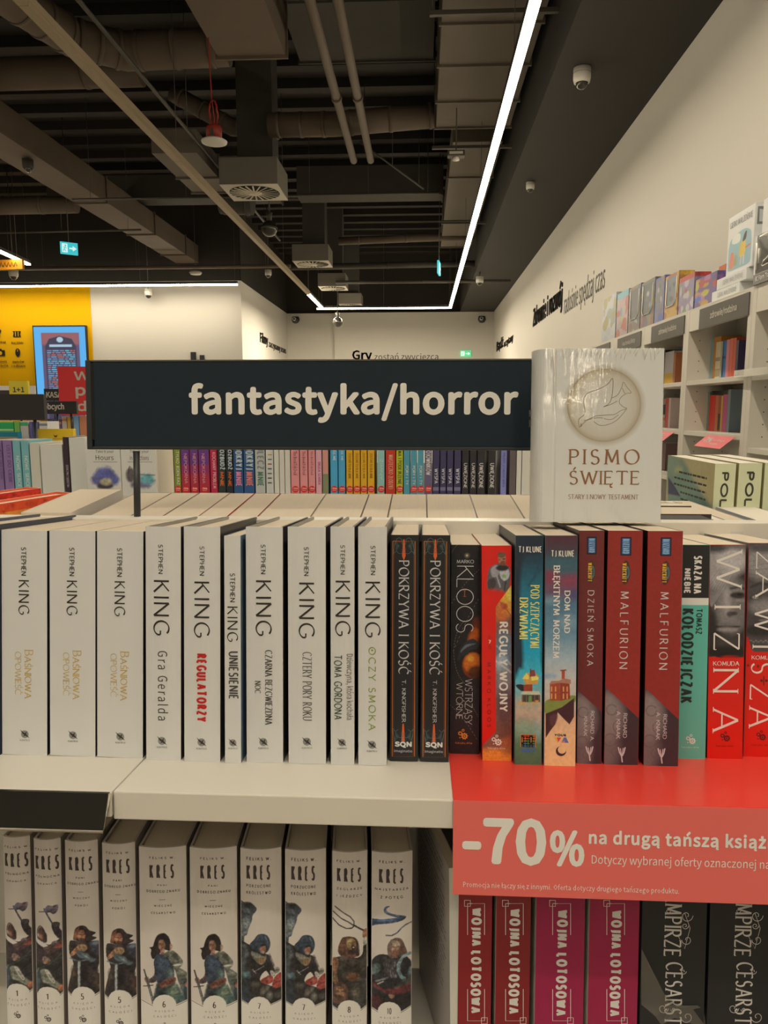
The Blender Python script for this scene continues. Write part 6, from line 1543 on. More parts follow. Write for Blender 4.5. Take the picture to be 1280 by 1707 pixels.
# ================================================================== volumes with large dark capitals at the right
ZP = onY(1210, 884, 1.0).z - .05
g3 = empty('display_stand', Matrix.Translation((.5, 1.0, 0)), 'low white display stand carrying the pale green volumes at the right', 'shelving')
MB().box((-.30, -.03, ZP - .03), (.35, .24, ZP)).build('shelf_board', M_SHELF, g3)
MB().box((-.12, .0, .0), (.33, .22, ZP - .03)).build('base_cabinet', M_SHELF, g3)
def polska(x0, x1, yt, label, art=False, d=.19):
    a, b = onY(x0, 800, 1.0), onY(x1, 800, 1.0); zt = onY(x0, yt, 1.0).z
    M = Matrix.Translation((a.x, 1.0, ZP)); h = zt - ZP
    r, S = make_book('paperback_book', M, b.x - a.x - .0008, h, d, A(184, 180, 134), side=A(170, 158, 104), inner=A(180, 170, 140), sag=0, label=label, group='pale green volumes with dark capitals', pages=M_PAGE2)
    xm = (x0 + x1) / 2; z0 = S.uv(xm, yt + 14)[1]; Hh = abs(S.uv(xm, yt + 14)[1] - S.uv(xm, yt + 136)[1]); hw = S.w * .19
    D = Decal(S); D.text('POLSKA', (S.w / 2 - hw, z0 - Hh, S.w / 2 + hw, z0), A(52, 48, 36), 'D', .0003, px=False, style=dict(thick=.25, thin=.22, nib=0, track=.30)); D.build('title_lettering')
    return r, S, h
r, S, h_ = polska(1190.5, 1226.5, 773, 'pale green volume with dark capitals, leftmost, its printed cover facing the holy book', d=.190)
Sx = Surf(r, Matrix(((0, 1, 0, 0), (-1, 0, 0, .19), (0, 0, 1, 0), (0, 0, 0, 1))), 1)
P = Paint(Sx, .0005, .0005, .1895, h_ - .0005, .0012, A(176, 162, 108), tr=lambda x, y: (1090 + x / 6.737, 740 + y / 6.737))
P.blob([(155, 125), (320, 165), (400, 300), (560, 560), (670, 720), (155, 720)], A(116, 138, 112), 8, False).blob([(160, 130), (260, 160), (330, 300), (160, 380)], A(130, 146, 116), 8).ell(275, 290, 40, 30, A(176, 172, 96), 8, .8).ell(480, 620, 120, 60, A(96, 126, 108), 16, .8).blob([(400, 300), (670, 230), (670, 700), (600, 640)], A(172, 158, 104), 12, False)
P.blob([(160, 370), (230, 470), (300, 590), (160, 560)], A(66, 66, 80), 2, False).noise(.05, 8, 3).build('cover_art')
D = Decal(Sx); rg = random.Random(2)
for k in range(6):
    z = h_ - .022 - k * .0098; x = .055 - (.02 if k in (1, 2) else 0) + .01 * (k in (3,)) + .012 * (k > 3) + .06 * (k == 5)
    e = .165
    while x < e:
        l = rg.uniform(.006, .016); l = min(l, e - x); D.line([(x, z), (x + l, z)], .0028, A(66, 60, 44), .0004); x += l + .003
D.build('back_cover_lettering')
polska(1230.5, 1270, 772, 'pale green volume with dark capitals, second from the left', d=.19)
polska(1273.5, 1312, 771.5, 'pale green volume cut by the right picture edge', d=.19)
# ================================================================== RIGHT WALL: bookcases
XS = 1.64
M_CASE = plain('warm_white_melamine', (0.74, 0.72, 0.66), 0.45, noise=0.015, scale=4)
M_TAG = plain('grey_sign_face', (0.085, 0.080, 0.070), 0.5)
def FRX(X, Y, Z):   # surface facing the aisle (-X): right = -Y
    return Matrix(((0, 1, 0, X), (-1, 0, 0, Y), (0, 0, 1, Z), (0, 0, 0, 1)))
BAY = .926; BAY0 = 2.951
def bookcase(k, levels, sign_text, label):
    y0 = BAY0 + BAY * k; y1 = y0 + BAY
    r = empty('bookcase', Matrix.Translation((XS, y0, 0)), label, 'bookcase', 'white bookcases along the right wall')
    W = XR - XS - .004; D_ = BAY
    zt = ZH(.600)
    for yy in (0, D_ - .046): MB().box((.0, yy + .0005, 0), (W, yy + .0455, zt)).build('side_panel', M_CASE, r, bevel=.001)
    MB().box((W - .01, .046, .08), (W, D_ - .046, zt)).build('back_panel', M_CASE, r)
    MB().box((.001, .046, zt - .125), (.022, D_ - .046, zt)).build('header_panel', M_CASE, r)
    MB().box((.0, 0, zt), (W, D_ - .0005, zt + .006)).build('top_panel', M_CASE, r)
    for h in levels: MB().box((.002, .046, ZH(h) - .026), (W - .01, D_ - .046, ZH(h))).build('shelf_board', M_CASE, r, bevel=.001)
    MB().box((.02, .046, .0), (.04, D_ - .046, .08)).build('plinth', M_CASE, r)
    mb = MB()
    z = .62
    while z < zt - .16:
        for xx in (.07, .245):
            mb.add([(xx + .0035 * math.cos(t), D_ - .0465, z + .0035 * math.sin(t)) for t in np.linspace(0, 2 * PI, 7)[:-1]], [tuple(range(6))])
        z += .062
    ph = mb.build('shelf_pin_hole', plain('pin_hole_dark', (.03, .028, .024), .8), r, recalc=False); ph['kind'] = 'stuff'
    if sign_text is not None:
        s0 = MB().box((-.006, .03, ZH(.472) - 0), (-.0005, .70, ZH(.585))).build('category_sign', M_TAG, r)
        S = Surf(r, Matrix(((0, 1, 0, -.0062), (-1, 0, 0, .70), (0, 0, 1, ZH(.472)), (0, 0, 0, 1))), 1)
        if sign_text: 
            Decal(S).text(sign_text, (.17, .034, .53, .080), (.60, .57, .50), 'H', .0012, px=False, ft=dict(bold=.02)).build('sign_lettering', None, None, s0)
    return r
ordn = ['nearest bookcase on the right wall, cut by the picture edge', 'bookcase on the right wall with books on two shelves behind the pale green volumes', 'bookcase on the right wall partly hidden by the holy book', 'fourth bookcase on the right wall counted from the right edge',
        'fifth bookcase on the right wall counted from the right edge', 'sixth bookcase on the right wall, only its sign edge showing', 'seventh bookcase on the right wall, only its sign edge showing']
TX = ['', 'zdrowie/rodzina', 'zdrowie/rodzina', 'kuchnia/diety', 'hobby', 'hobby', 'sport']
for k in range(7):
    bookcase(k, (.17, -.19, -.55, -.9, -1.3) if k == 0 else (.175, -.13, -.44, -.8, -1.2), TX[k], 'white ' + ordn[k])
def wall_book(x0, x1, ytop, zb, col, label, X=1.78, group=None, head=None, title=None, dep=.12, name='paperback_book'):
    ya, yb = onX(x0, 600, X).y, onX(x1, 600, X).y      # ya farther than yb
    zt = onX((x0 + x1) / 2, ytop, X).z
    M = FRX(X, ya, zb); w = ya - yb - .002; h = zt - zb
    r, S = make_book(name, M, max(w, .006), h, dep, A(*col), side=A(*col), inner=A(170, 160, 140), sag=0, label=label, group=group)
    if head:
        D = Decal(S)
        for (a, b, cc) in head: D.poly([(0.001, h * a), (S.w - .001, h * a), (S.w - .001, h * b), (.001, h * b)], A(*cc), .0006)
        D.build('colour_bands')
    if title:
        D = Decal(S); D.text(title, (S.w * .25, h * .2, S.w * .75, h * .85), A(*title_col), 'D', .0012, px=False, style=dict(thick=.16, thin=.12, nib=0, track=.2)); D.build('title_lettering')
    return r
z61 = lambda x, y: (1080 + x / 5.335, 560 + y / 5.335)
def wb(x0, x1, yt, zb, col, label, **k): 
    return wall_book(1080 + x0 / 5.335, 1080 + x1 / 5.335, 560 + yt / 5.335, ZH(zb), col, label + ' on the right wall bookcase', **k)
wb(482, 522, 30, .175, (196, 184, 160), 'cream book, first on the upper shelf'); wb(523, 549, 32, .175, (206, 150, 100), 'peach orange book on the upper shelf'); wb(550, 578, 30, .175, (130, 150, 140), 'grey teal book on the upper shelf')
wb(579, 642, 10, .175, (186, 120, 40), 'ochre tall book on the upper shelf'); wb(600, 643, 55, .175, (196, 180, 130), 'cream patterned short book on the upper shelf', X=1.765, head=[(.1, .3, (150, 130, 90)), (.5, .6, (150, 130, 90))], dep=.012); wb(646, 692, 45, .175, (70, 120, 160), 'blue book on the upper shelf', head=[(.55, .6, (50, 80, 110))])
wb(693, 720, 35, .175, (206, 124, 124), 'pink book on the upper shelf'); wb(721, 750, 25, .175, (206, 90, 60), 'coral orange book on the upper shelf'); wb(751, 778, 20, .175, (200, 74, 40), 'vermilion book on the upper shelf'); wb(779, 800, 40, .175, (60, 50, 70), 'dark violet book at the right end of the upper shelf')
wb(430, 455, 490, -.13, (96, 110, 96), 'thin grey green book, first on the lower shelf'); wb(456, 508, 530, -.13, (170, 100, 100), 'dusty pink book on the lower shelf'); wb(513, 570, 500, -.13, (110, 130, 112), 'sage green book on the lower shelf')
wb(572, 622, 525, -.13, (206, 50, 34), 'bright red book on the lower shelf'); wb(623, 652, 527, -.13, (186, 100, 60), 'orange brown book on the lower shelf'); wb(653, 674, 530, -.13, (150, 80, 50), 'rust book with black foot on the lower shelf', head=[(.05, .5, (40, 34, 32))]); wb(675, 690, 530, -.13, (196, 150, 60), 'thin yellow book on the lower shelf')
wb(691, 730, 520, -.13, (180, 70, 104), 'magenta book on the lower shelf'); wb(731, 756, 475, -.13, (110, 116, 112), 'tall grey blue book at the end of the lower shelf')
wb(455, 735, 490, -.13, (40, 38, 36), 'thin black panel standing behind the lower books', X=1.80, dep=.02)  # one thin black panel across the row, just behind the spines
# second bay (narrow view beside the holy book)
wb(110, 150, 130, .175, (60, 56, 52), 'black book beside the holy book edge, upper shelf'); wb(152, 228, 140, .175, (190, 176, 160), 'cream and yellow book beside the holy book, upper shelf', head=[(.05, .36, (196, 150, 40))]); wb(229, 246, 150, .175, (170, 100, 60), 'thin brown book beside the holy book, upper shelf')
wb(112, 178, 560, -.13, (170, 140, 120), 'cream book with black figure beside the holy book, lower shelf', head=[(.45, .8, (44, 38, 36)), (.25, .35, (190, 90, 40))]); wb(180, 205, 550, -.13, (190, 70, 60), 'red striped book beside the holy book, lower shelf'); wb(206, 224, 550, -.13, (196, 170, 150), 'pale book beside the holy book, lower shelf')
wb(112, 145, 955, -.44, (200, 84, 40), 'orange book low beside the holy book'); wb(146, 165, 950, -.44, (206, 196, 176), 'white thin book low beside the holy book'); wb(166, 200, 960, -.44, (120, 90, 80), 'brown illustrated book low beside the holy book')
# first bay, right edge
wb(1000, 1040, -20, .17, (190, 180, 160), 'white book with yellow foot at the right picture edge', head=[(.0, .35, (200, 180, 30))]); wb(1041, 1070, -40, .17, (40, 40, 44), 'black book at the right picture edge'); wb(940, 998, -60, .17, (180, 176, 168), 'pale tall file at the right picture edge', dep=.1)
wb(1050, 1080, 850, -.19, (206, 80, 40), 'orange book at the right picture edge, lower shelf')
# acrylic ledge on the nearest bookcase and red promotion cards
mb = MB(); y_a = onX(1230, 630, XS).y
mb.box((XS - .03, y_a - .62, ZH(.165)), (XS - .0275, y_a - .02, ZH(.20))); mb.box((XS - .03, y_a - .62, ZH(.163)), (XS - .001, y_a - .02, ZH(.165)))
tag(mb.build('acrylic_ledge', glassy('acrylic', (.8, .82, .8), .1, .3)), 'clear acrylic strip on the shelf edge at the right picture border', 'shelf ledge')
def promo(px0, px1, yt, yb, label):
    Y0, Y1 = onX(px0, yt, XS - .03).y, onX(px1, yt, XS - .03).y; z0 = onX(px1, yb, XS - .06).z; z1 = onX(px1, yt, XS - .004).z
    L = math.hypot(z1 - z0, .075)
    M = Matrix.Translation((XS - .08, Y0, z0)) @ Matrix(((0, 1, 0, 0), (-1, 0, 0, 0), (0, 0, 1, 0), (0, 0, 0, 1))) @ Matrix.Rotation(-math.atan2(.075, z1 - z0), 4, 'X')
    r = empty('promotion_card', M, label, 'sign', 'red promotion cards on the right wall'); w = Y0 - Y1
    MB().box((0, 0, 0), (w, .0015, L), A(206, 84, 80)).build('card', M_PRINT, r)
    S = Surf(r, None, 1); D = Decal(S)
    D.text('-70%', (w * .12, L * .35, w * .4, L * .8), A(226, 200, 180), 'H', .0012, px=False, ft=dict(bold=.03, res=1)); D.text('na drugą', (w * .45, L * .5, w * .85, L * .7), A(226, 200, 180), 'H', .0012, px=False, ft=dict(bold=.01, res=1)); D.text('książkę', (w * .45, L * .25, w * .75, L * .42), A(226, 200, 180), 'H', .0012, px=False, ft=dict(bold=.0, res=1))
    D.build('card_lettering')
promo(1172, 1217, 728, 750, 'red slanting promotion card under the lower shelf books at the right')
promo(1098, 1117, 720, 737, 'red slanting promotion card half hidden by the holy book')

# ---- boxes on top of the bookcases
ZT = ZH(.606)
M_TOY = printed('toy_carton', .42, .0)
def toy(name, x0, x1, ytop, label, paint, dep=.10, X=1.66, bot=0, cat='box', grp=None, mat=None, yref=None, seed=1, res=.004, window=None, ztop=None):
    ya, yb = onX(x0, 520, X).y, onX(x1, 520, X).y; zt = ztop or onX(x1, ytop, X).z; zb = ZT + bot
    M = FRX(X, ya, zb); w = ya - yb - .004; h = zt - zb
    r = empty(name, M, label, cat, grp)
    MB().box((0, 0, 0), (w, dep, h), A(110, 104, 92)).build('carton', mat or M_TOY, r, bevel=.002)
    S = Surf(r, None, 1)
    P = Paint(S, .002, .002, w - .002, h - .002, res, A(150, 140, 120)); P.w, P.h = w, h
    paint(P); P.build('printed_front', mat or M_TOY, off=.0008)
    Se = Surf(r, Matrix(((1, 0, 0, 0), (0, 1, 0, 0), (0, 0, 1, 0), (0, 0, 0, 1))), 1)
    # the end that faces down the aisle (-Y): right = +X
    Sn = Surf(r, Matrix(((0, -1, 0, w), (1, 0, 0, 0), (0, 0, 1, 0), (0, 0, 0, 1))), 1)
    P2 = Paint(Sn, .002, .002, dep - .002, h - .002, res, P.C[P.C.shape[0] // 2, -1]); P2.C[-max(2, int(.03 / res)):] = P.C[-1, -1]; P2.noise(.4, 6, seed).build('printed_end', mat or M_TOY, off=.0008)
    return r
def blocks(cols, seed, top=None):
    def f(P):
        rg = np.random.RandomState(seed); w, h = P.w, P.h
        P.C[:] = A(*cols[0], 1.5)
        for k in range(26):
            c = cols[rg.randint(len(cols))]; cx, cy = rg.rand() * w, rg.rand() * h; rx, ry = (.05 + .15 * rg.rand()) * w, (.04 + .12 * rg.rand()) * h
            P.blob([(cx + rx * math.cos(t), cy + ry * math.sin(t)) for t in np.linspace(0, 2 * PI, 9)[:-1]], A(*c, 1.7), 1.5, True, False)
        if top: P.C[P.V > h * .86] = A(*top, 1.4)
    return f
def window_box(cols, seed, frame_c=(120, 120, 116)):
    g = blocks(cols, seed)
    def f(P):
        g(P); w, h = P.w, P.h
        P.blob([(w * .14, h * .30), (w * .86, h * .30), (w * .86, h * .93), (w * .14, h * .93)], A(*frame_c, 1.8), 2, False, False)
        rg = np.random.RandomState(seed + 9)
        for k in range(6):
            cx, cy = w * (.3 + .4 * rg.rand()), h * (.4 + .4 * rg.rand()); P.blob([(cx + w * .1 * math.cos(t), cy + h * .06 * math.sin(t)) for t in np.linspace(0, 2 * PI, 9)[:-1]], A(*[(70, 74, 74), (90, 100, 90), (60, 60, 70), (140, 134, 124)][rg.randint(4)]), 3, True, False)
    return f
bright = [(120, 112, 90), (150, 130, 70), (120, 70, 70), (90, 106, 104), (106, 90, 110), (170, 164, 148), (150, 90, 66)]
g_ = 'toy boxes on top of the right wall bookcases'
toy('toy_box', 1004, 1027, 487, 'toy box with white and green front, farthest on top of the bookcases', blocks([(190, 186, 170), (150, 160, 130), (170, 150, 80)], 2), X=1.66, grp=g_)
toy('toy_box', 1028, 1047, 481, 'toy box with teal top edge, second farthest', blocks([(180, 150, 140), (110, 150, 150), (190, 170, 120), (190, 90, 70)], 3, (90, 160, 160)), grp=g_)
toy('toy_box', 1048, 1067, 472, 'toy box with dark window and yellow foot, left of the green one', window_box(bright, 4, (84, 84, 82)), grp=g_)
toy('toy_box', 1068, 1090, 462, 'toy box with dark green window, middle of the row', window_box(bright, 5, (74, 86, 80)), grp=g_)
toy('toy_box', 1091, 1106, 459, 'narrow toy box with blue foot, right of the dark green one', window_box([(90, 100, 150), (60, 90, 160), (150, 120, 60)], 6, (120, 116, 112)), grp=g_)
toy('toy_box', 1107, 1129, 452, 'toy box with silver window and yellow foot', window_box([(200, 150, 50), (180, 100, 60)], 7, (126, 132, 132)), grp=g_)
toy('toy_box', 1130, 1155, 454, 'colourful toy box with red top edge', blocks([(150, 130, 150), (130, 150, 100), (206, 190, 180), (170, 60, 80), (160, 160, 70)], 8, (190, 60, 50)), grp=g_)
toy('toy_box', 1157, 1192, 452, 'purple toy box with yellow and red figures, beside the white boxes', blocks([(110, 84, 130), (190, 70, 50), (206, 150, 50), (200, 190, 60), (60, 110, 180), (190, 120, 150)], 9), grp=g_)
# clear windows over the toy boxes: gleaming film with rims
# --- white game boxes: two lying, one standing
WB = (198, 190, 168)
def white_box(x0, x1, y_bot, y_top, zb, h, label, lettering, X, dep, front=None):
    ya, yb = onX(x0, 500, X).y, onX(x1, 500, X).y
    M = FRX(X, ya, zb); w = ya - yb
    r = empty('game_box', M, label, 'box', 'white board game boxes'); MB().box((0, 0, 0), (w, dep, h), A(*WB)).build('carton', M_PRINT, r, bevel=.002)
    S = Surf(r, None, 1)
    return r, S, w
b1_, S, w = white_box(1186, 1231, 0, 0, ZT, .058, 'white game box lying flat, lower of two', 1, 1.655, .22)
Decal(S).text('GIERKI MAŁŻEŃSKIE', (w * .22, .016, w * .9, .042), A(150, 146, 130), 'H', .001, px=False, style=dict(thick=.12, thin=.09, nib=0, track=.2)).build('box_lettering')
b2_, S, w = white_box(1193, 1241, 0, 0, ZT + .0585, .058, 'white game box lying flat, upper of two', 1, 1.655, .22)
Decal(S).text('GIERKI MAŁŻEŃSKIE', (w * .22, .016, w * .9, .042), A(150, 146, 130), 'H', .001, px=False, style=dict(thick=.12, thin=.09, nib=0, track=.2)).build('box_lettering')
zb3 = ZT + .1175; X3 = 1.665
h3 = onX(1249, 344, X3).z - zb3
b3_, S, w = white_box(1207, 1249, 0, 0, zb3, h3, 'white game box standing with cartoon of a waiter on pale blue', 1, X3, .075)
Decal(S).text('GIERKI MAŁŻEŃSKIE', (w * .08, h3 * .80, w * .93, h3 * .90), A(96, 96, 84), 'H', .001, px=False, style=dict(thick=.12, thin=.09, nib=0, track=.2)).build('box_lettering')
P = Paint(S, w * .06, h3 * .06, w * .94, h3 * .70, .0025, A(*WB)); q = lambda *a: [(w * x, h3 * y) for x, y in a]
P.blob(q((.08, .08), (.92, .08), (.92, .5), (.85, .62), (.6, .68), (.2, .62), (.08, .5)), A(136, 160, 150), 1, True, False)
P.blob(q((.2, .52), (.48, .50), (.5, .62), (.36, .66), (.2, .62)), A(200, 194, 172), 1, True, False).blob(q((.5, .25), (.7, .25), (.72, .45), (.62, .5), (.52, .42)), A(200, 164, 60), 1, True, False).blob(q((.12, .12), (.3, .12), (.28, .34), (.16, .36)), A(196, 120, 90), 1, True, False).blob(q((.3, .14), (.42, .14), (.4, .3), (.33, .3)), A(140, 140, 96), 1, True, False)
P.blob(q((.6, .48), (.72, .5), (.74, .62), (.66, .6)), A(60, 50, 48), 1, True, False).blob(q((.54, .1), (.58, .1), (.6, .25), (.56, .25)), A(190, 170, 150), 1, False, False).blob(q((.64, .1), (.7, .1), (.7, .25), (.65, .25)), A(180, 176, 160), 1, False, False).blob(q((.72, .34), (.9, .36), (.9, .39), (.72, .37)), A(180, 110, 60), 1, False, False)
P.build('cartoon_print')
Sn = Surf(b3_, Matrix(((0, -1, 0, w), (1, 0, 0, 0), (0, 0, 1, 0), (0, 0, 0, 1))), 1)
D = Decal(Sn); D.poly([(.012, h3 * .66), (.066, h3 * .66), (.066, h3 * .94), (.012, h3 * .94)], A(110, 108, 96), .001).poly([(.022, h3 * .70), (.05, h3 * .70), (.052, h3 * .88), (.02, h3 * .9)], A(176, 172, 156), .002); D.build('end_print')
b4_, S, w = white_box(1262, 1285, 0, 0, zb3, h3 * .98, 'white game box standing behind the tractor box at the picture edge', 1, X3 + .01, .07)
# --- tractor toy box with clear window
ya, yb = onX(1256, 450, 1.63).y, onX(1330, 450, 1.63).y
w = ya - yb; h = .235
tb = empty('toy_box', FRX(1.63, ya, ZT), 'dark toy tractor box with gleaming clear window at the right picture edge', 'box'); 
MB().box((0, 0, 0), (w, .13, .052), A(84, 78, 68)).build('base_tray', M_GLOSS, tb, bevel=.002)
MB().box((0, .09, .052), (w, .13, h), A(100, 92, 82)).build('backing_card', M_PRINT, tb)
MB().box((0, 0, .052), (.018, .09, h), A(196, 186, 164)).build('end_card', M_PRINT, tb)
S = Surf(tb, None, 1)
Decal(S).text('RC Farm Tractor', (w * .06, .016, w * .5, .040), A(206, 198, 180), 'H', .001, px=False, ft=dict(bold=.02)).build('box_lettering')
MB().box((.018, .002, .052), (w, .004, h)).build('window_film', glassy('window_film', (.9, .9, .88), .12, .22), tb)
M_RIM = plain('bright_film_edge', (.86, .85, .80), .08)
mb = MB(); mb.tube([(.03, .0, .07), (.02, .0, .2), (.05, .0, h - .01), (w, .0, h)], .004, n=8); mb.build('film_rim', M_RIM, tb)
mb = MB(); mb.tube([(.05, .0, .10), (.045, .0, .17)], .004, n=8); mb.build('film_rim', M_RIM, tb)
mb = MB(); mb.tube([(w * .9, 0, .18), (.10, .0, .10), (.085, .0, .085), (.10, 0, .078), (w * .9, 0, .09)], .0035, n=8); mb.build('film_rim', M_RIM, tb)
# tractor inside
mb = MB(); mb.box((.12, .03, .09), (.24, .08, .13), A(150, 60, 40)).box((.2, .03, .13), (.25, .08, .175), A(140, 90, 50)); mb.build('toy_tractor_body', M_GLOSS, tb, bevel=.004)
for xx, rr in ((.135, .022), (.225, .034)):
    mb = MB(); mb.lathe([(0, -.006), (rr * .5, -.008), (rr, -.006), (rr, .012), (0, .012)], (xx, .025, .055 + rr), 18, A(40, 38, 36), Matrix.Rotation(-PI / 2, 4, 'X')); mb.build('toy_tractor_wheel', M_PRINT, tb)
# gleaming film rims on the window boxes in the row
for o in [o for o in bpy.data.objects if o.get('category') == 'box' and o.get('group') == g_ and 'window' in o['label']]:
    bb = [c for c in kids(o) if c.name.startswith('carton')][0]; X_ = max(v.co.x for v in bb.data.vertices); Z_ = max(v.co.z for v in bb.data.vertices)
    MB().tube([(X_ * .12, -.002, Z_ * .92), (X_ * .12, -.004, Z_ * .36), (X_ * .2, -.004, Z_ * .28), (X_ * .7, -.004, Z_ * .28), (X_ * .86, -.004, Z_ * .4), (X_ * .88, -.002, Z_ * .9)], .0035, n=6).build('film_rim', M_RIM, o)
toy('toy_box', 1194, 1206, 441, 'small orange and blue toy box behind the white boxes', blocks([(206, 100, 40), (50, 110, 170), (60, 120, 180)], 12, (206, 90, 40)), X=1.74, dep=.06)

# ================================================================== WALL LETTERING
M_LET = plain('dark_wall_letters', (.030, .026, .022), .6)
def wall_text(name, txt, M, W, H, label, bold=.02, thick=.012, parent=None):
    vs, fs = ftext(txt, W, H, bold=bold, res=2)
    bm = bmesh.new(); bv = [bm.verts.new((x, 0, z)) for x, z in vs]
    for f in fs:
        try: bm.faces.new([bv[i] for i in f])
        except ValueError: pass
    g = bmesh.ops.extrude_face_region(bm, geom=bm.faces[:]); bmesh.ops.translate(bm, vec=(0, -thick, 0), verts=[v for v in g['geom'] if isinstance(v, bmesh.types.BMVert)])
    bmesh.ops.recalc_face_normals(bm, faces=bm.faces)
    me = bpy.data.meshes.new(name); bm.to_mesh(me); bm.free(); me.materials.append(M_LET)
    o = bpy.data.objects.new(name, me); COL.objects.link(o); o.parent = parent; return o
def wall_sign(label, M):
    return empty('wall_lettering', M, label, 'sign')
def yx(x, y): p = onX(x, y, XR); return p.y, p.z
(yA, zA_), (yB, zB_), (yC, zC_) = yx(889, 541), yx(936, 512), yx(1006, 466)
zbase = ZH(1.45)
ws = wall_sign('raised dark lettering of the health category on the right wall', FRX(XR - .001, yA, 0))
yA2 = onX(888, 540, XR).y; yB2 = onX(936, 510, XR).y; yC1 = onX(939, 505, XR).y; yC2 = onX(1006, 460, XR).y
z0 = onX(889, 543, XR).z
h1 = onX(905, 505, XR).z - onX(905, 535, XR).z
o = wall_text('heading_lettering', 'Zdrowie i rozwój', None, yA2 - yB2, h1 * 1.55, '', .03, parent=ws); 
for v in o.data.vertices: v.co.z += onX(935, 522, XR).z
o = wall_text('tagline_lettering', 'radośnie spędzaj czas', None, yC1 - yC2, h1 * 1.25, '', .0, .003, parent=ws)
for v in o.data.vertices: v.co.z += onX(1003, 486, XR).z - .06; v.co.x += yA2 - yC1
ws = wall_sign('raised dark lettering far down the right wall', FRX(XR - .001, onX(828, 585, XR).y, 0))
ya, yb, yc = onX(828, 580, XR).y, onX(839, 580, XR).y, onX(856, 570, XR).y
hh = onX(833, 563, XR).z - onX(833, 584, XR).z
o = wall_text('heading_lettering', 'Bądź', None, ya - yb, hh, '', .03, parent=ws)
for v in o.data.vertices: v.co.z += onX(833, 586, XR).z
o = wall_text('tagline_lettering', 'oczytany', None, yb - yc - .2, hh * .62, '', .02, parent=ws)
for v in o.data.vertices: v.co.z += onX(852, 574, XR).z; v.co.x += ya - yb + .15
YT = YB - .12
p0, p1 = onY(587, 598, YT), onY(620, 583, YT); q0, q1 = onY(624, 600, YT), onY(731, 588, YT)
ws = empty('wall_lettering', Matrix.Translation((p0.x, YT - .001, 0)), 'raised dark lettering on the back wall, half hidden by the header sign', 'sign')
o = wall_text('heading_lettering', 'Gry', None, p1.x - p0.x, (p1.z - p0.z) * 1.35, '', .03, parent=ws)
for v in o.data.vertices: v.co.z += onY(600, 604, YT).z
o = wall_text('tagline_lettering', 'zostań zwycięzcą', None, q1.x - q0.x, (p1.z - p0.z) * 1.0, '', -.005, .003, parent=ws)
for v in o.data.vertices: v.co.z += onY(600, 603, YT).z; v.co.x += q0.x - p0.x
# film category lettering on the inner left wall (faces +X)
XI = XL
M = Matrix(((0, -1, 0, XI + .001), (1, 0, 0, onX(433, 565, XI).y), (0, 0, 1, 0), (0, 0, 0, 1)))
ws = empty('wall_lettering', M, 'raised dark lettering on the inner left wall', 'sign')
ya, yb, yc = onX(433, 565, XI).y, onX(446, 565, XI).y, onX(476, 580, XI).y
hh = onX(436, 554, XI).z - onX(436, 576, XI).z
o = wall_text('heading_lettering', 'Filmy', None, yb - ya, hh, '', .03, parent=ws)
for v in o.data.vertices: v.co.z += onX(438, 577, XI).z
o = wall_text('tagline_lettering', 'zaczynamy seans', None, yc - yb - .1, hh * .55, '', .0, parent=ws)
for v in o.data.vertices: v.co.z += onX(460, 585, XI).z - .02; v.co.x += yb - ya + .1
# small square wall fittings left of centre
for (x0, x1, y0, y1, lab) in ((319, 327, 587, 597, 'dark square fitting on the pale wall above the header sign, left one'), (334, 341, 592, 598, 'dark square fitting on the pale wall above the header sign, right one')):
    a, b = onY(x0, y1 + 12, YL), onY(x1, y0, YL)
    tag(MB().box((a.x, YL - .04, a.z), (b.x, YL - .001, b.z)).build('wall_speaker', M_BLACK, None, bevel=.006), lab, 'speaker')

# ================================================================== LEFT: yellow wall, screen, signs
yel = MB().box((-12.4, YL - .02, .3), (onY(158, 640, YL).x, YL - .001, ZH(HS) - .015)).build('yellow_wall_panel', M_YELLOW); tag(yel, 'yellow panel covering the left end of the pale wall', 'wall panel')
def rectY(x0, y0, x1, y1, Y): p, q = onY(x0, y1, Y), onY(x1, y0, Y); return p, q
Ysc = YL - .10
p, q = rectY(63.5, 542, 143, 700, Ysc)
scr = empty('wall_display', Matrix.Translation((p.x, Ysc, p.z)), 'tall lit portrait display with light blue border on the yellow wall', 'screen')
w, h = q.x - p.x, q.z - p.z
MB().box((0, 0, 0), (w, .07, h)).build('housing', M_BLACK, scr, bevel=.004)
M_SCR, nts, bs = nodes('lit_screen'); ats = nts.nodes.new('ShaderNodeAttribute'); ats.attribute_name = 'Col'
nts.links.new(ats.outputs['Color'], bs.inputs['Emission Color']); bs.inputs['Emission Strength'].default_value = 1.0; bs.inputs['Base Color'].default_value = (.01, .01, .01, 1); bs.inputs['Roughness'].default_value = .3
S = Surf(scr, None, 1)
P = Paint(S, w * .02, .02, w * .98, h - .03, .012, lin((92, 176, 236)))
q_ = lambda *a: [(w * x, h * y) for x, y in a]
P.blob(q_((.16, -.1), (.86, -.1), (.86, .92), (.16, .92)), lin((96, 84, 112)), 1, False, False)
P.blob(q_((.16, .80), (.86, .80), (.86, .92), (.16, .92)), lin((150, 96, 100)), 4, False, False).blob(q_((.22, .0), (.80, .0), (.80, .78), (.72, .86), (.5, .89), (.3, .86), (.22, .78)), lin((64, 62, 84)), 1, False, False)
P.blob([(w * .5 + w * .06 * math.cos(t), h * .85 + h * .028 * math.sin(t)) for t in np.linspace(0, 2 * PI, 13)[:-1]], lin((170, 200, 220)), 1, True, False)
rg = np.random.RandomState(3)
P.blob(q_((.3, .775), (.72, .775), (.72, .80), (.3, .80)), lin((170, 196, 214)), 1, False, False)
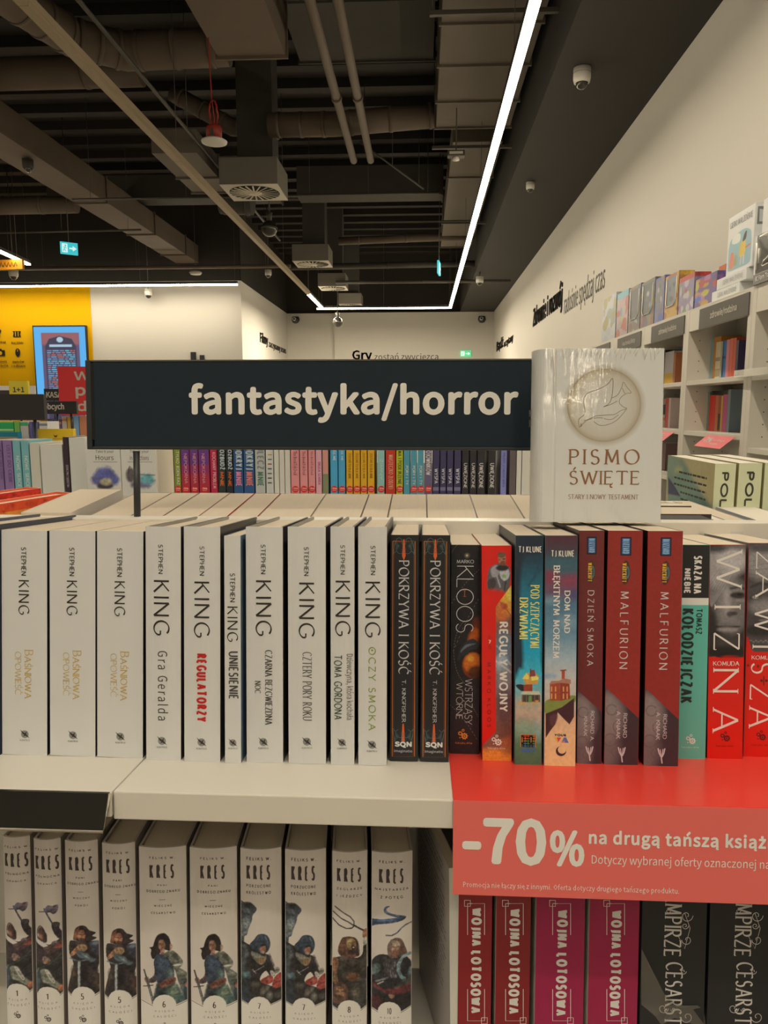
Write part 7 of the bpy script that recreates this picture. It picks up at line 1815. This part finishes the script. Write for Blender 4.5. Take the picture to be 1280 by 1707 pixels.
for k in range(24):
    y = .73 - k * .022; x = .25
    while x < .76:
        l = .03 + rg.rand() * .1; P.blob(q_((x, y), (min(x + l, .77), y), (min(x + l, .77), y + .010), (x, y + .010)), lin([(120, 170, 210), (130, 140, 180), (190, 120, 110), (110, 190, 220)][rg.randint(4)]), 1, False, False); x += l + .02
P.build('lit_picture', M_SCR, off=.002)
# icons and captions on the yellow wall
M_ICON = plain('black_vinyl', (.02, .018, .012), .6)
SY = Surf(yel, Matrix.Translation((0, YL - .021, 0)), 1)
def icon(cx, cy, kind, cap1, cap2, label):
    e = empty('wall_pictogram', Matrix.Translation((onY(cx, cy, YL).x, YL - .021, onY(cx, cy, YL).z)), label, 'sign')
    S = Surf(e, None, 1); D = Decal(S); k = .012
    if kind == 'ticket': D.poly([(-.09, -.06), (.09, -.06), (.07, -.02), (.09, .06), (-.09, .06), (-.07, .02)], (.02, .02, .01), k).line([(-.03, -.05), (-.03, .05)], .015, (.7, .4, .01), k * 1.2).line([(.03, -.05), (.03, .05)], .015, (.7, .4, .01), k * 1.2)
    if kind == 'mouse': D.disc(0, 0, .055, (.02, .02, .01), k, 16, .09).line([(0, .02), (0, .07)], .014, (.7, .4, .01), k * 1.2)
    if kind == 'camera': D.poly([(-.10, -.07), (.10, -.07), (.10, .05), (.04, .05), (.03, .08), (-.04, .08), (-.05, .05), (-.10, .05)], (.02, .02, .01), k).disc(0, -.01, .04, (.7, .4, .01), k * 1.2)
    if kind == 'question': D.text('?', (-.05, -.08, .05, .09), (.02, .02, .01), 'H', k, px=False, ft=dict(bold=.05))
    D.build('pictogram', M_ICON if kind == 'question' else M_PRINT)
    Decal(S).text(cap1, (-.13, -.21, .13, -.155), (.02, .02, .01), 'H', k, px=False, ft=dict(bold=.02, res=1)).build('caption_lettering', M_ICON)
    if cap2: Decal(S).text(cap2, (-.15, -.30, .15, -.245), (.02, .02, .01), 'H', k, px=False, ft=dict(bold=.02, res=1)).build('caption_lettering', M_ICON)
icon(29.5, 557, 'ticket', 'kup bilety', None, 'black ticket pictogram on the yellow wall'); icon(31, 588, 'mouse', 'zamów', 'i odbierz', 'black computer mouse pictogram on the yellow wall'); icon(2, 588, 'camera', 'odbierz', 'zdjęcia', 'black camera pictogram at the left picture edge'); icon(0, 556, 'question', 'spytaj', None, 'black question mark pictogram at the left picture edge')
# --- signs between the gondolas
def board(x0, y0, x1, y1, Y, name, label, col, texts=(), dep=.02, posts=(), zpost=None, hang=False, mat=M_PRINT, rotz=0):
    p, q = rectY(x0, y0, x1, y1, Y); w, h = q.x - p.x, q.z - p.z
    e = empty(name, Matrix.Translation((p.x, Y, p.z)) @ Matrix.Rotation(rotz, 4, 'Z'), label, 'sign')
    MB().box((0, 0, 0), (w, dep, h), col).build('sign_panel', mat, e, bevel=.001)
    S = Surf(e, None, 1)
    for t, (u0, v0, u1, v1), c, b in texts: Decal(S).text(t, (w * u0, h * v0, w * u1, h * v1), c, 'H', .001, px=False, ft=dict(bold=b)).build('sign_lettering')
    for px in posts: MB().tube([(w * px, dep / 2, 0), (w * px, dep / 2, -(p.z - (zpost if zpost is not None else EYE.z - .16 * Y / 1.9 - .1)))], .006, n=8).build('post', M_BLACK, e)
    if hang:
        for px in (.06, .94): MB().tube([(w * px, dep / 2, h), (w * px, dep / 2, ZH(4.18) - p.z)], .004, n=6).build('suspension_wire', M_ROD0, e)
    return e, w, h
M_ROD0 = plain('thin_wire', (.05, .045, .04), .5)
cw = (.62, .60, .56); kb = A(38, 34, 30)
z44 = onY(110, 700, 4.2).z - .12
board(-90, 657, 72, 700, 2.5, 'header_sign', 'blank dark back of a category sign at the left picture edge', kb, posts=(.885,))
board(60, 669, 127, 690, 4.1, 'header_sign', 'small dark sign with white lettering ending in obcych', kb, [('obcych', (.20, .22, .70, .86), cw, .025)], posts=(.50, .84), zpost=z44)
board(74, 648, 103, 668, 6.5, 'checkout_sign', 'dark checkout sign reading KASA above the small dark sign', kb, [('KASA', (.12, .25, .98, .75), cw, .03)], posts=(.5,), zpost=.004)
board(100, 611, 152, 692, 5.0, 'promotion_banner', 'red banner with large white letters beside the long navy sign', A(196, 44, 44), [('W', (.48, .72, .95, .90), cw, .03), ('p', (.50, .34, .80, .58), cw, .03), ('d', (.52, .08, .80, .30), cw, .03)], posts=(.3, .7), zpost=.004)
e, w, h = board(16, 635, 46, 662, 4.5, 'price_card', 'yellow card reading 1+1 on top of a far display', A(206, 180, 50), [('1+1', (.2, .3, .8, .62), A(60, 56, 50), .03)], posts=(.5,), zpost=.004)
e, w, h = board(-30, 643, 58, 670, 9.0, 'till_counter_screen', 'white framed dark panel behind the yellow card', A(206, 196, 176), posts=(.5,), zpost=.004)
MB().box((w * .04, -.004, 0), (w * .88, -.0005, h * .72), A(60, 50, 46)).build('dark_inset', M_PRINT, e)
# --- far gondola with large format books (3 m)
g4 = empty('display_gondola', Matrix.Translation((-2.2, 3.0, 0)), 'far white gondola at the left carrying large format books', 'shelving')
zg4 = onY(40, 745, 3.0).z - .10
MB().box((-1.6, -.05, zg4 - .03), (1.6, .4, zg4)).build('shelf_board', M_SHELF, g4); MB().box((-1.6, 0, 0), (1.6, .38, zg4 - .03)).build('base_cabinet', M_SHELF, g4)
def g4book(x0, x1, yt, col, label, Y=3.0, side=None, head=None, d=.1, base=None):
    return far_book(x0, x1, yt, col, label, Y=Y, zb=base if base is not None else zg4, side=side, d=d, head=head)
g4book(-40, 29, 702.5, (40, 150, 80), 'large bright green book lying open to view at the far left', head=[(701, 704, (190, 176, 90)), (715, 718, (170, 190, 130))]); g4book(30, 39, 703, (110, 160, 70), 'thin green and yellow book at the far left')
g4book(40, 53, 702, (176, 166, 150), 'pale grey book with green square at the far left', head=[(704, 710, (60, 150, 90))])
g4book(-40, 35, 720, (24, 108, 116), 'large teal book in front of the green one', Y=2.93, d=.03, head=[(728, 734, (140, 120, 84))])
g4book(55, 60, 703, (90, 84, 120), 'violet paperback of a set of three, left one'); g4book(60.5, 65, 703, (84, 80, 116), 'violet paperback of a set of three, middle one'); g4book(65.5, 70, 703, (90, 86, 120), 'violet paperback of a set of three, right one')
g4book(71, 85, 702.5, (190, 180, 160), 'white book with two grey marks at the far left', head=[(706, 710, (120, 116, 110))])
e, w, h = board(64, 715, 122, 740, 2.6, 'display_card', 'yellow card with small animal head emblem below the dark sign', A(206, 166, 30), posts=(.2, .8), zpost=.004)
S = Surf(e, None, 1); D = Decal(S); D.poly([(w * .46, h * .5), (w * .44, h * .62), (w * .48, h * .56), (w * .52, h * .56), (w * .56, h * .62), (w * .54, h * .5), (w * .50, h * .42)], A(90, 60, 30), .001).line([(w * .3, h * .34), (w * .7, h * .34)], .003, A(170, 130, 40), .001); D.build('animal_emblem')
# farther mixed books
g5 = empty('display_gondola', Matrix.Translation((-2.1, 4.2, 0)), 'farther display table with mixed covers left of the long sign', 'shelving')
MB().box((-1.2, -.2, z44 - .03), (1.2, .4, z44)).build('shelf_board', M_SHELF, g5); MB().box((-1.2, -.1, 0), (1.2, .38, z44 - .03)).build('base_cabinet', M_SHELF, g5)
for i, (x0, x1, yt, cc, lab) in enumerate(((86, 96, 700, (70, 70, 96), 'dark blue book under the small dark sign'), (97, 108, 699, (96, 80, 116), 'violet book with orange spot under the small dark sign'), (109, 117, 694, (190, 170, 150), 'cream illustrated book under the small dark sign'), (118, 127, 694, (200, 150, 60), 'orange book under the small dark sign'), (128, 137, 693, (120, 150, 180), 'light blue book under the small dark sign'), (138, 150, 693, (190, 120, 80), 'terracotta book beside the long sign'))):
    far_book(x0, x1, yt, cc, lab, Y=4.2, zb=z44, d=.12, head=[(yt + 4, yt + 8, (200, 120, 60))] if i in (1, 2) else None)
# ================================================================== CEILING: lamps, ducts, pipes, cameras
M_DUCT = plain('dusty_brown_duct', (.125, .095, .070), .7, noise=.18, scale=3, bump=.05)
M_DUCT2 = plain('dark_grey_duct', (.060, .056, .048), .75, noise=.15, scale=4, bump=.05)
M_DUCT3 = plain('grey_taupe_duct', (.15, .128, .10), .7, noise=.14, scale=2, bump=.05)
M_PIPE = plain('painted_pipe', (.14, .108, .080), .6, noise=.12, scale=6)
M_ROD = plain('dull_steel_rod', (.085, .078, .066), .5)
M_TRACK = plain('unlit_cream_diffuser', (.42, .34, .23), .5)
M_WHITEP = plain('white_camera_shell', (.72, .70, .64), .4)
M_DARKGL = plain('dark_glass_dome', (.03, .028, .025), .08, coat=.5)
def HX(x, y, H): return onH(x, y, H)
def wire(mb, x, y, z, up=None): mb.tube([(x, y, z), (x, y, up or ZH(4.15))], .003, n=5)
def strip(name, x0, y0, x1, y1, h, lit, label, seg=3.0, wid=.06, hgt=.07):
    L = math.hypot(x1 - x0, y1 - y0); a = math.atan2(y1 - y0, x1 - x0)
    e = empty(name, Matrix.Translation((x0, y0, ZH(h))) @ Matrix.Rotation(a, 4, 'Z'), label, 'ceiling light' if lit else 'lamp track', 'linear strip lights' if lit else None)
    MB().box((0, -wid / 2 - .003, .022), (L, wid / 2 + .003, hgt)).build('housing', M_BLACK if lit else M_TRACK, e)
    n = max(1, round(L / seg))
    for k in range(n):
        MB().box((L * k / n + .003, -wid / 2, -.004), (L * (k + 1) / n - .003, wid / 2, .022)).build('diffuser', M_LAMP if lit else M_TRACK, e)
    for k in range(n + 1):
        xx = min(max(L * k / n, .05), L - .05); MB().tube([(xx, 0, hgt), (xx, 0, 4.15 - h)], .003, n=5).build('suspension_wire', M_ROD, e)
    return e
strip('strip_light', .63, -3.2, .63, 17.4, 2.30, True, 'long bright strip light running down the aisle over the right side', 2.9)
strip('strip_light', -2.44, 17.46, .66, 17.46, 2.30, True, 'bright strip light crossing at the far end of the shop', 1.55)
strip('strip_light', -2.3, 15.3, -2.3, 17.4, 2.30, True, 'short lit length at the far end of the unlit left track', 2.1)
strip('lamp_track', -2.3, -.9, -2.3, 15.28, 2.30, False, 'long unlit cream lamp track crossing the ceiling at the left', 2.7)
p0 = onY(396, 475, 14.9)
strip('strip_light', -9.5, 14.9, p0.x, 14.9, p0.z - EYE.z, True, 'bright strip light along the top of the yellow and pale wall', 2.0)
pa, pb_ = HX(48, 442, 2.3), HX(-30, 407, 2.3)
strip('strip_light', pa.x, pa.y, pb_.x, pb_.y, 2.3, True, 'short strip light at the left picture edge above the orange panel', 3)
strip('strip_light', -2.3, -1.0, .63, -1.0, 2.30, True, 'added unseen strip light crossing behind the viewpoint', 1.5)  # body of the added lamp that lights the front spines
strip('strip_light', -2.3, -3.2, -2.3, -1.05, 2.30, True, 'added unseen strip light at the left behind the viewpoint', 1.5)  # body of the added lamp at the left rear
strip('strip_light', -6.4, -2.0, -6.4, 11.0, 2.30, True, 'added unseen strip light over the next aisle at the left', 3)  # body of the added lamp out of view at the left

def duct(name, label, a, b, mat, joints=(), axis=1, cat='duct', group=None, flange=.02):
    """rectangular sheet duct a..b with raised joint flanges at the given positions along its axis"""
    e = empty(name, Matrix.Translation(((a[0] + b[0]) / 2, (a[1] + b[1]) / 2, a[2])), label, cat, group); T0 = e.matrix_world.translation
    js = [a[axis]] + list(joints) + [b[axis]]
    for k in range(len(js) - 1):
        lo = list(a); hi = list(b); lo[axis] = js[k] + (.004 if k else 0); hi[axis] = js[k + 1]
        MB().box([lo[i] - T0[i] for i in range(3)], [hi[i] - T0[i] for i in range(3)]).build('duct_section', mat, e, bevel=.004)
    for j in list(joints) + [b[axis]]:
        lo = [a[0] - flange, a[1] - flange, a[2] - flange]; hi = [b[0] + flange, b[1] + flange, b[2] + flange]; lo[axis] = j - .012; hi[axis] = j + .012
        MB().box([lo[i] - T0[i] for i in range(3)], [hi[i] - T0[i] for i in range(3)]).build('joint_flange', mat, e)
    return e
def yat(y, H): return onH(703, y, H).y
H1 = 3.1
duct('air_duct', 'wide grey brown duct running beside the bright strip light, near part', (.044 * H1, 3.2, ZH(H1)), (.95, yat(213, H1), ZH(H1 + .4)), M_DUCT3, (yat(40, H1), yat(110, H1), yat(170, H1)))
duct('air_duct', 'narrower grey brown duct beside the strip light, far part', (.11 * H1, yat(238, H1), ZH(H1)), (.92, yat(412, H1), ZH(H1 + .35)), M_DUCT3, (yat(296, H1), yat(368, H1)))
for k, (yy, x0, x1) in enumerate(((27, 716, 985), (249, 720, 893), (374, 735, 850))):
    h = H1 - .10; a, b = HX(x0, yy, h), HX(x1, yy, h)
    e = empty('hanger_rail', Matrix.Translation((a.x, a.y, a.z)), ['perforated hanger rail under the near duct at the top', 'hanger rail under the far duct, middle one', 'hanger rail under the far duct, farthest one'][k], 'rail')
    w = b.x - a.x
    MB().box((0, -.02, 0), (w, .02, .035)).build('rail', M_ROD, e, bevel=.003)
    for xx in (.02, w - .02): MB().tube([(xx, 0, .03), (xx, 0, 4.15 - h)], .005, n=6).build('hanger_rod', M_ROD, e)
# two parallel pipes
for x0, x1, lab in ((510, 588, 'pale brown pipe running into the depth, left one of two'), (557, 615, 'pale brown pipe running into the depth, right one of two')):
    H = 3.0; r_ = (x0 - 703) / 683; yN, yE = 3.2, yat(266, H)
    e = empty('ceiling_pipe', Matrix.Translation((r_ * H, yN, ZH(H))), lab, 'pipe', 'parallel pipes')
    MB().tube([(0, 0, 0), (0, yE - yN, 0)], .042, n=14).build('pipe_length', M_PIPE, e)
    for yy in (2.2, 4.4): MB().tube([(0, yy, 0), (0, yy + .06, 0)], .052, n=14).build('pipe_coupling', M_PIPE, e)
def round_duct(label, pts, r, mat=M_DUCT, n=20, rings=3, cat='duct', name='round_duct'):
    o = Vector(pts[0]); e = empty(name, Matrix.Translation(o), label, cat)
    P = [Vector(p) - o for p in pts]
    MB().tube(P, r, n=n).build('duct_section', mat, e)
    for k in range(1, len(P)):
        for t in ([.5] if rings < 2 else [.15, .5, .85]):
            c = P[k - 1].lerp(P[k], t); d = (P[k] - P[k - 1]).normalized() * .02
            MB().tube([c - d, c + d], r * 1.05, n=n).build('seam_ring', mat, e)
    return e
def Xat(x, Y): return onY(x, 500, Y).x
Yc = 8.9
round_duct('round brown duct crossing below the deck in the middle of the ceiling', [(Xat(455, Yc), Yc, ZH(3.22)), (Xat(560, Yc), Yc - .05, ZH(3.20)), (Xat(742, Yc), Yc, ZH(3.30))], .13)
round_duct('thin brown duct crossing far down the ceiling', [(Xat(565, 14), 14, ZH(3.05)), (Xat(790, 14), 14, ZH(3.12))], .07)
round_duct('dark pipe crossing far down the ceiling above the end strip light', [(Xat(480, 15.2), 15.2, ZH(2.82)), (Xat(815, 15.2), 15.2, ZH(2.86))], .06, M_DUCT2)
round_duct('grey pipe crossing far down the ceiling, lowest of three', [(Xat(560, 15.8), 15.8, ZH(2.62)), (Xat(850, 15.8), 15.8, ZH(2.62))], .035, M_ROD)
round_duct('big brown round duct with elbow at the upper left', [(-3.55, 3.0, ZH(3.45)), (-3.5, 6.6, ZH(3.45)), (-3.3, 7.3, ZH(3.45)), (-2.9, 7.6, ZH(3.45)), (Xat(392, 7.6), 7.6, ZH(3.47))], .17)
round_duct('brown round duct crossing at the left below the elbow', [(-7.0, 8.3, ZH(3.56)), (Xat(252, 8.3), 8.3, ZH(3.58))], .16)
round_duct('brown round duct low at the far left', [(-8.6, 11.2, ZH(2.98)), (Xat(136, 11.2), 11.2, ZH(3.0))], .12)
round_duct('slanting flexible duct behind the vertical shaft', [(Xat(300, 9.3), 9.3, ZH(3.75)), (Xat(395, 9.3), 9.3, ZH(3.35)), (Xat(470, 9.3), 9.3, ZH(3.3))], .10, M_DUCT)
round_duct('round duct end hanging below the flat left panel', [(Xat(372, 10.4), 10.4, ZH(2.82)), (Xat(425, 10.4), 10.4, ZH(2.80))], .18, M_DUCT2)
H = 2.9; duct('air_duct', 'flat wide brown duct ending above the red hanging speaker', (-.59 * H, 3.0, ZH(H)), (-.395 * H, yat(88, H), ZH(H + .4)), M_DUCT, ())
H = 2.8; duct('air_duct', 'short flat taupe duct at the left of the ceiling fan boxes', (-1.07 * H, yat(248, H), ZH(H)), (-.89 * H, yat(315, H), ZH(H + .25)), M_DUCT3, (yat(290, H),))
H = 3.0; duct('air_duct', 'long narrow brown duct running down the left side of the ceiling', (-1.70 * H, 5.0, ZH(H)), (-1.54 * H, yat(453, H), ZH(H + .35)), M_DUCT, (yat(330, H), yat(385, H), yat(420, H)))
H = 3.9; duct('air_duct', 'dark beam high above the left duct', (-6.2, 12.5, ZH(3.42)), (-2.35, 12.9, ZH(3.8)), M_DUCT2, (), 0)
duct('air_duct', 'dark beam high in the middle of the ceiling', (-2.0, 12.2, ZH(3.35)), (.3, 12.6, ZH(3.8)), M_DUCT2, (), 0)
duct('air_duct', 'dark broad duct high between pipes and deck', (-1.35, 5.2, ZH(3.75)), (.10, 8.6, ZH(4.1)), M_DUCT2, (6.3, 7.4))
# thin rods and cable runs
def rod(label, pts, r=.012, mat=M_ROD, cat='rail', name='ceiling_rail'):
    o = Vector(pts[0]); e = empty(name, Matrix.Translation(o), label, cat); MB().tube([Vector(p) - o for p in pts], r, n=8).build('rail', mat, e)
    a, b = Vector(pts[0]) - o, Vector(pts[-1]) - o
    for t in (.08, .5, .92):
        c = a.lerp(b, t); MB().tube([c, c + Vector((0, 0, 4.15 - (pts[0][2] - EYE.z)))], .004, n=5).build('hanger_rod', M_ROD, e)
H = 2.9; rod('thin dark rail running into the depth left of the unlit track', [(-.852 * H, 3.0, ZH(H)), (-.852 * H, 13.2, ZH(H))], .018)
rod('thin rail crossing in front of the dark globe', [(Xat(130, 10.2), 10.2, ZH(2.80)), (Xat(505, 10.2), 10.2, ZH(2.80))], .016)
rod('thin rail crossing at the far left above the exit sign', [(Xat(-20, 12), 12, ZH(2.80)), (Xat(240, 12), 12, ZH(2.82))], .016)
rod('long thin pipe crossing above the far left wall', [(Xat(-20, 14.6), 14.6, ZH(2.73)), (Xat(485, 14.6), 14.6, ZH(2.73))], .035, M_PIPE)
rod('thin rail crossing in the middle behind the fan boxes', [(Xat(500, 11.6), 11.6, ZH(3.2)), (Xat(730, 11.6), 11.6, ZH(3.2))], .014)
rod('thin diagonal rail right of the second fan box', [(Xat(600, 10), 10, ZH(3.4)), (Xat(705, 10.5), 10.5, ZH(2.95))], .012)
# swirl diffuser boxes
M_BOX = plain('galvanised_box', (.20, .185, .155), .6, noise=.06, scale=5)
M_VANE = plain('diffuser_vane', (.62, .58, .48), .4)
def fan_box(yb, x0, x1, hb, label, k):
    H = 2.55; Yn = yat(yb, H); xa_, xb_ = Xat(x0, Yn), Xat(x1, Yn); s_ = xb_ - xa_
    e = empty('swirl_diffuser', Matrix.Translation((xa_, Yn, ZH(H))), label, 'vent', 'square swirl diffuser boxes')
    MB().box((0, 0, .006), (s_, s_, hb)).build('plenum_box', M_BOX, e, bevel=.004)
    MB().box((0, 0, 0), (s_, s_, .006)).build('face_plate', M_VANE, e)
    c = (s_ / 2, s_ / 2, 0)
    mb = MB(); mb.lathe([(.0, -.002), (s_ * .44, -.002), (s_ * .44, -.001)], c, 32); mb.build('dark_opening', plain('vent_dark', (.02, .018, .015), .8), e)
    for j in range(22):
        a = 2 * PI * j / 22; MB().box((s_ * .13, -.012, -.008), (s_ * .43, .006, -.0025), M=Matrix.Translation(c) @ Matrix.Rotation(a, 4, 'Z') @ Matrix.Rotation(R(14), 4, 'X')).build('vane', M_VANE, e)
    MB().lathe([(0, -.02), (s_ * .10, -.018), (s_ * .13, -.004)], c, 20).build('hub', M_VANE, e)
    # shaft that feeds it from the deck
    MB().box((s_ * .24, s_ * .35, hb), (s_ * .86, s_ * .9, 4.18 - H)).build('supply_shaft', M_DUCT2, e, bevel=.004)
fan_box(303, 371, 466, .30, 'nearest square diffuser box with swirl fan, large at the left', 0)
fan_box(433, 488, 548, .28, 'second square diffuser box down the row', 1)
fan_box(476, 530, 576, .27, 'third square diffuser box down the row', 2)
fan_box(506, 564, 602, .26, 'farthest square diffuser box above the end strip light', 3)
# cameras
def dome_cam(px, py_top, H, size, label, drop=0.0, mat=M_WHITEP, ceil=None):
    q = onH(px, py_top, H); e = empty('security_camera', Matrix.Translation(q), label, 'camera'); r_ = size / 2
    MB().lathe([(0, 0), (r_, 0), (r_, -size * .55), (r_ * .9, -size * .78), (r_ * .72, -size * .80)], n=24).build('camera_body', mat, e)
    MB().lathe([(r_ * .94, -size * .26), (r_ * 1.012, -size * .27), (r_ * 1.012, -size * .285), (r_ * .94, -size * .295)], n=24).build('seam_ring', M_ROD, e)
    mb = MB(); mb.lathe([(r_ * .70 * math.cos(R(t)), -size * .80 - r_ * .70 * math.sin(R(t))) for t in range(0, 91, 15)], n=20); mb.build('dome_cover', M_DARKGL if mat is not M_BLACK else M_DARKGL, e)
    MB().lathe([(0, -size * .80 - r_ * .30), (r_ * .2, -size * .80 - r_ * .42), (r_ * .32, -size * .80 - r_ * .2)], (0, -r_ * .3, 0), 12).build('lens', M_WHITEP, e)
    up = (ceil if ceil is not None else 4.18) - H
    if up > .02: MB().tube([(0, 0, 0), (0, 0, up)], .012 if up < 1 else .008, n=8).build('drop_rod', M_ROD, e)
    return e
dome_cam(970.5, 114, 2.635, .135, 'white dome camera under the dark soffit, nearest at the upper right', ceil=2.64)
dome_cam(884, 304, 2.635, .10, 'small white dome camera under the dark soffit, farther down', ceil=2.64)
dome_cam(799.5, 461, 2.55, .15, 'white dome camera near the far end of the bright strip light', ceil=2.64)
dome_cam(46, 266, 2.98, .13, 'small dark dome camera under the long left duct', mat=M_DUCT2, ceil=3.0)
dome_cam(22, 449, 2.45, .16, 'white dome camera below the short strip light at the left edge')
dome_cam(247, 482, 2.44, .16, 'white dome camera in front of the pale wall under the strip light')
dome_cam(447, 450, 2.68, .13, 'white dome camera left of the unlit track near the far wall')
for (px, py, X_, lab) in ((493, 531, -3.62, 'small black camera in the far left wall corner'), (803, 530, 1.70, 'small black camera in the far right wall corner')):
    Yq = 20.55; q = onY(px, py, Yq); e = empty('security_camera', Matrix.Translation(q), lab, 'camera')
    MB().box((-.05, .0, -.03), (.05, .34 if px < 600 else .22, .05)).build('wall_bracket', M_BLACK, e, bevel=.01); MB().lathe([(0, .05), (.09, .04), (.11, -.05), (.07, -.12), (0, -.14)], (0, -.04, 0), 18).build('camera_body', M_BLACK, e)
    MB().lathe([(.03, 0), (.05, -.01)], (-.02, -.15, -.03), 10, M=Matrix.Rotation(PI / 2, 4, 'X')).build('lens', M_WHITEP, e)
def globe(px, py, Y, r_, label, top):
    q = onY(px, py, Y); e = empty('globe_camera', Matrix.Translation(q), label, 'camera')
    MB().lathe([(r_ * math.cos(R(t)), r_ * math.sin(R(t))) for t in range(-90, 91, 15)], n=24).build('glass_globe', M_DARKGL, e)
    MB().lathe([(r_ * 1.01, -.012), (r_ * 1.03, 0), (r_ * 1.01, .012)], n=24).build('seam_ring', M_ROD, e)
    MB().lathe([(0, r_ * .85), (r_ * .28, r_ * .9), (r_ * .42, r_ * 1.9), (0, r_ * 1.95)], n=16).build('cone_mount', M_ROD, e)
    MB().tube([(0, 0, r_ * 1.9), (0, 0, 4.18 - (q.z - EYE.z))], .008, n=6).build('drop_rod', M_ROD, e)
globe(449, 381, 10.1, .105, 'dark glass globe hanging below the thin rail', 0)
globe(563, 537, 16.9, .11, 'dark globe hanging under the far strip light', 0)
# red hanging speaker
q = onY(357, 233, 6.2); e = empty('hanging_speaker', Matrix.Translation(q), 'red bodied ceiling speaker with white rim hanging on a red cable', 'speaker')
M_RED = plain('red_painted_metal', (.34, .03, .018), .45); M_REDC = plain('red_cable', (.42, .035, .02), .5)
MB().lathe([(0, -.030), (.07, -.034), (.10, -.024), (.104, -.012), (.085, .0), (0, .0)], n=32).build('white_rim', M_WHITEP, e)
MB().lathe([(.0, .004), (.062, .002), (.062, .09), (.055, .10), (0, .10)], n=24).build('speaker_body', M_RED, e)
MB().box((-.012, -.07, .0), (.012, -.06, .07)).build('spring_clip', M_ROD, e)
lp = [(.035 * math.sin(t) * (1 if k % 2 else .8), .01 * math.cos(3 * t), .20 + .10 * math.cos(t)) for k, t in enumerate(np.linspace(0, 4 * PI, 40))]
MB().tube(lp, .006, n=6).build('cable_coil', M_REDC, e)
MB().tube([(.0, 0, .10), (.005, 0, .16), (-.01, 0, .30), (-.02, 0, .6), (-.03, 0, 4.1 - (q.z - EYE.z))], .005, n=6).build('cable', M_REDC, e)
# smoke detector, spot, exit signs
q = onH(326, 455, 2.69); e = empty('smoke_detector', Matrix.Translation(q), 'flat white round fitting on the long thin pipe', 'detector'); MB().lathe([(0, .03), (.11, .03), (.125, .0), (.10, -.03), (0, -.035)], n=24).build('detector_body', M_WHITEP, e); MB().tube([(0, 0, .03), (0, 0, 1.4)], .008, n=6).build('drop_rod', M_ROD, e)
q = onY(760, 257, 8.2); e = empty('spot_fitting', Matrix.Translation(q), 'small grey fitting under the duct beside the bright strip light', 'spotlight'); MB().box((-.09, -.05, -.03), (.09, .05, .03)).build('fitting_box', M_ROD, e, bevel=.008); MB().box((-.07, -.055, -.012), (.07, -.05, .012)).build('label_plate', M_WHITEP, e); MB().lathe([(.03, -.03), (.04, -.06), (0, -.065)], n=14).build('lens', M_WHITEP, e); MB().tube([(0, 0, .03), (0, 0, 4.18 - (q.z - EYE.z))], .008, n=6).build('drop_rod', M_ROD, e)
M_EXIT = glow('exit_sign_cyan', lin((60, 190, 200)), .9); M_EXITW = glow('exit_sign_white', lin((220, 240, 235)), .9); M_EXITG = glow('exit_sign_green', lin((80, 190, 130)), .9)
def exit_sign(q, w, h, rz, label, mat, up=True, arrow=False):
    e = empty('exit_sign', Matrix.Translation(q) @ Matrix.Rotation(rz, 4, 'Z'), label, 'sign')
    MB().box((-w / 2, 0, -h / 2), (w / 2, .03, h / 2)).build('lit_panel', mat, e, bevel=.002)
    S = Surf(e, None, 1); D = Decal(S)
    D.poly([(-w * .42, -h * .36), (-w * .1, -h * .36), (-w * .1, h * .36), (-w * .42, h * .36)], (1, 1, 1), .002)
    D.line([(0, 0), (w * .2, 0)], h * .12, (1, 1, 1), .002).poly([(w * .2, h * .22), (w * .42, 0), (w * .2, -h * .22)], (1, 1, 1), .002)
    D.build('pictogram_white', M_EXITW)
    D = Decal(S); D.disc(-w * .22, h * .2, h * .08, (0, 0, 0), .003, 10).line([(-w * .24, h * .1), (-w * .30, -h * .1), (-w * .36, -h * .28)], h * .08, (0, 0, 0), .003).line([(-w * .29, -h * .08), (-w * .2, -h * .28)], h * .07, (0, 0, 0), .003).line([(-w * .36, h * .08), (-w * .24, h * .06), (-w * .16, -h * .02)], h * .06, (0, 0, 0), .003)
    D.build('running_figure', mat)
    if up: MB().tube([(0, .015, h / 2), (0, .015, 4.18 - (q.z - EYE.z))], .006, n=6).build('drop_rod', M_ROD, e)
exit_sign(onY(115.5, 414, 11.0), .24, .17, R(38), 'small lit cyan exit sign hanging at the left of the ceiling', M_EXIT)
exit_sign(onY(733, 447, 12.6), .30, .20, R(83), 'lit exit sign seen nearly edge on, hanging near the bright strip light', M_EXIT)
exit_sign(onY(776, 589.5, YB - .16), .30, .17, 0, 'small green exit sign on the back wall', M_EXITG, up=False)
# orange hanging panel at the left edge
p, q = onY(-60, 452, 11.6), onY(46, 438, 11.6)
e = empty('hanging_sign', Matrix.Translation(p) @ Matrix.Rotation(R(-8), 4, 'Z'), 'orange hanging sign panel with dark pattern at the left edge', 'sign')
w, h = q.x - p.x, q.z - p.z
MB().box((0, 0, 0), (w, .05, h + .03), A(190, 120, 20)).build('sign_panel', M_PRINT, e); S = Surf(e, None, 1); D = Decal(S)
for k in range(8): D.line([(w * (.44 + .06 * k), h * .3), (w * (.47 + .06 * k), h * .9), (w * (.49 + .06 * k), h * .35)], .018, A(70, 44, 20), .002)
D.build('sign_lettering')
for t in (.1, .9): MB().tube([(w * t, .025, h), (w * t, .025, 4.18 - (p.z - EYE.z))], .005, n=6).build('suspension_wire', M_ROD, e)
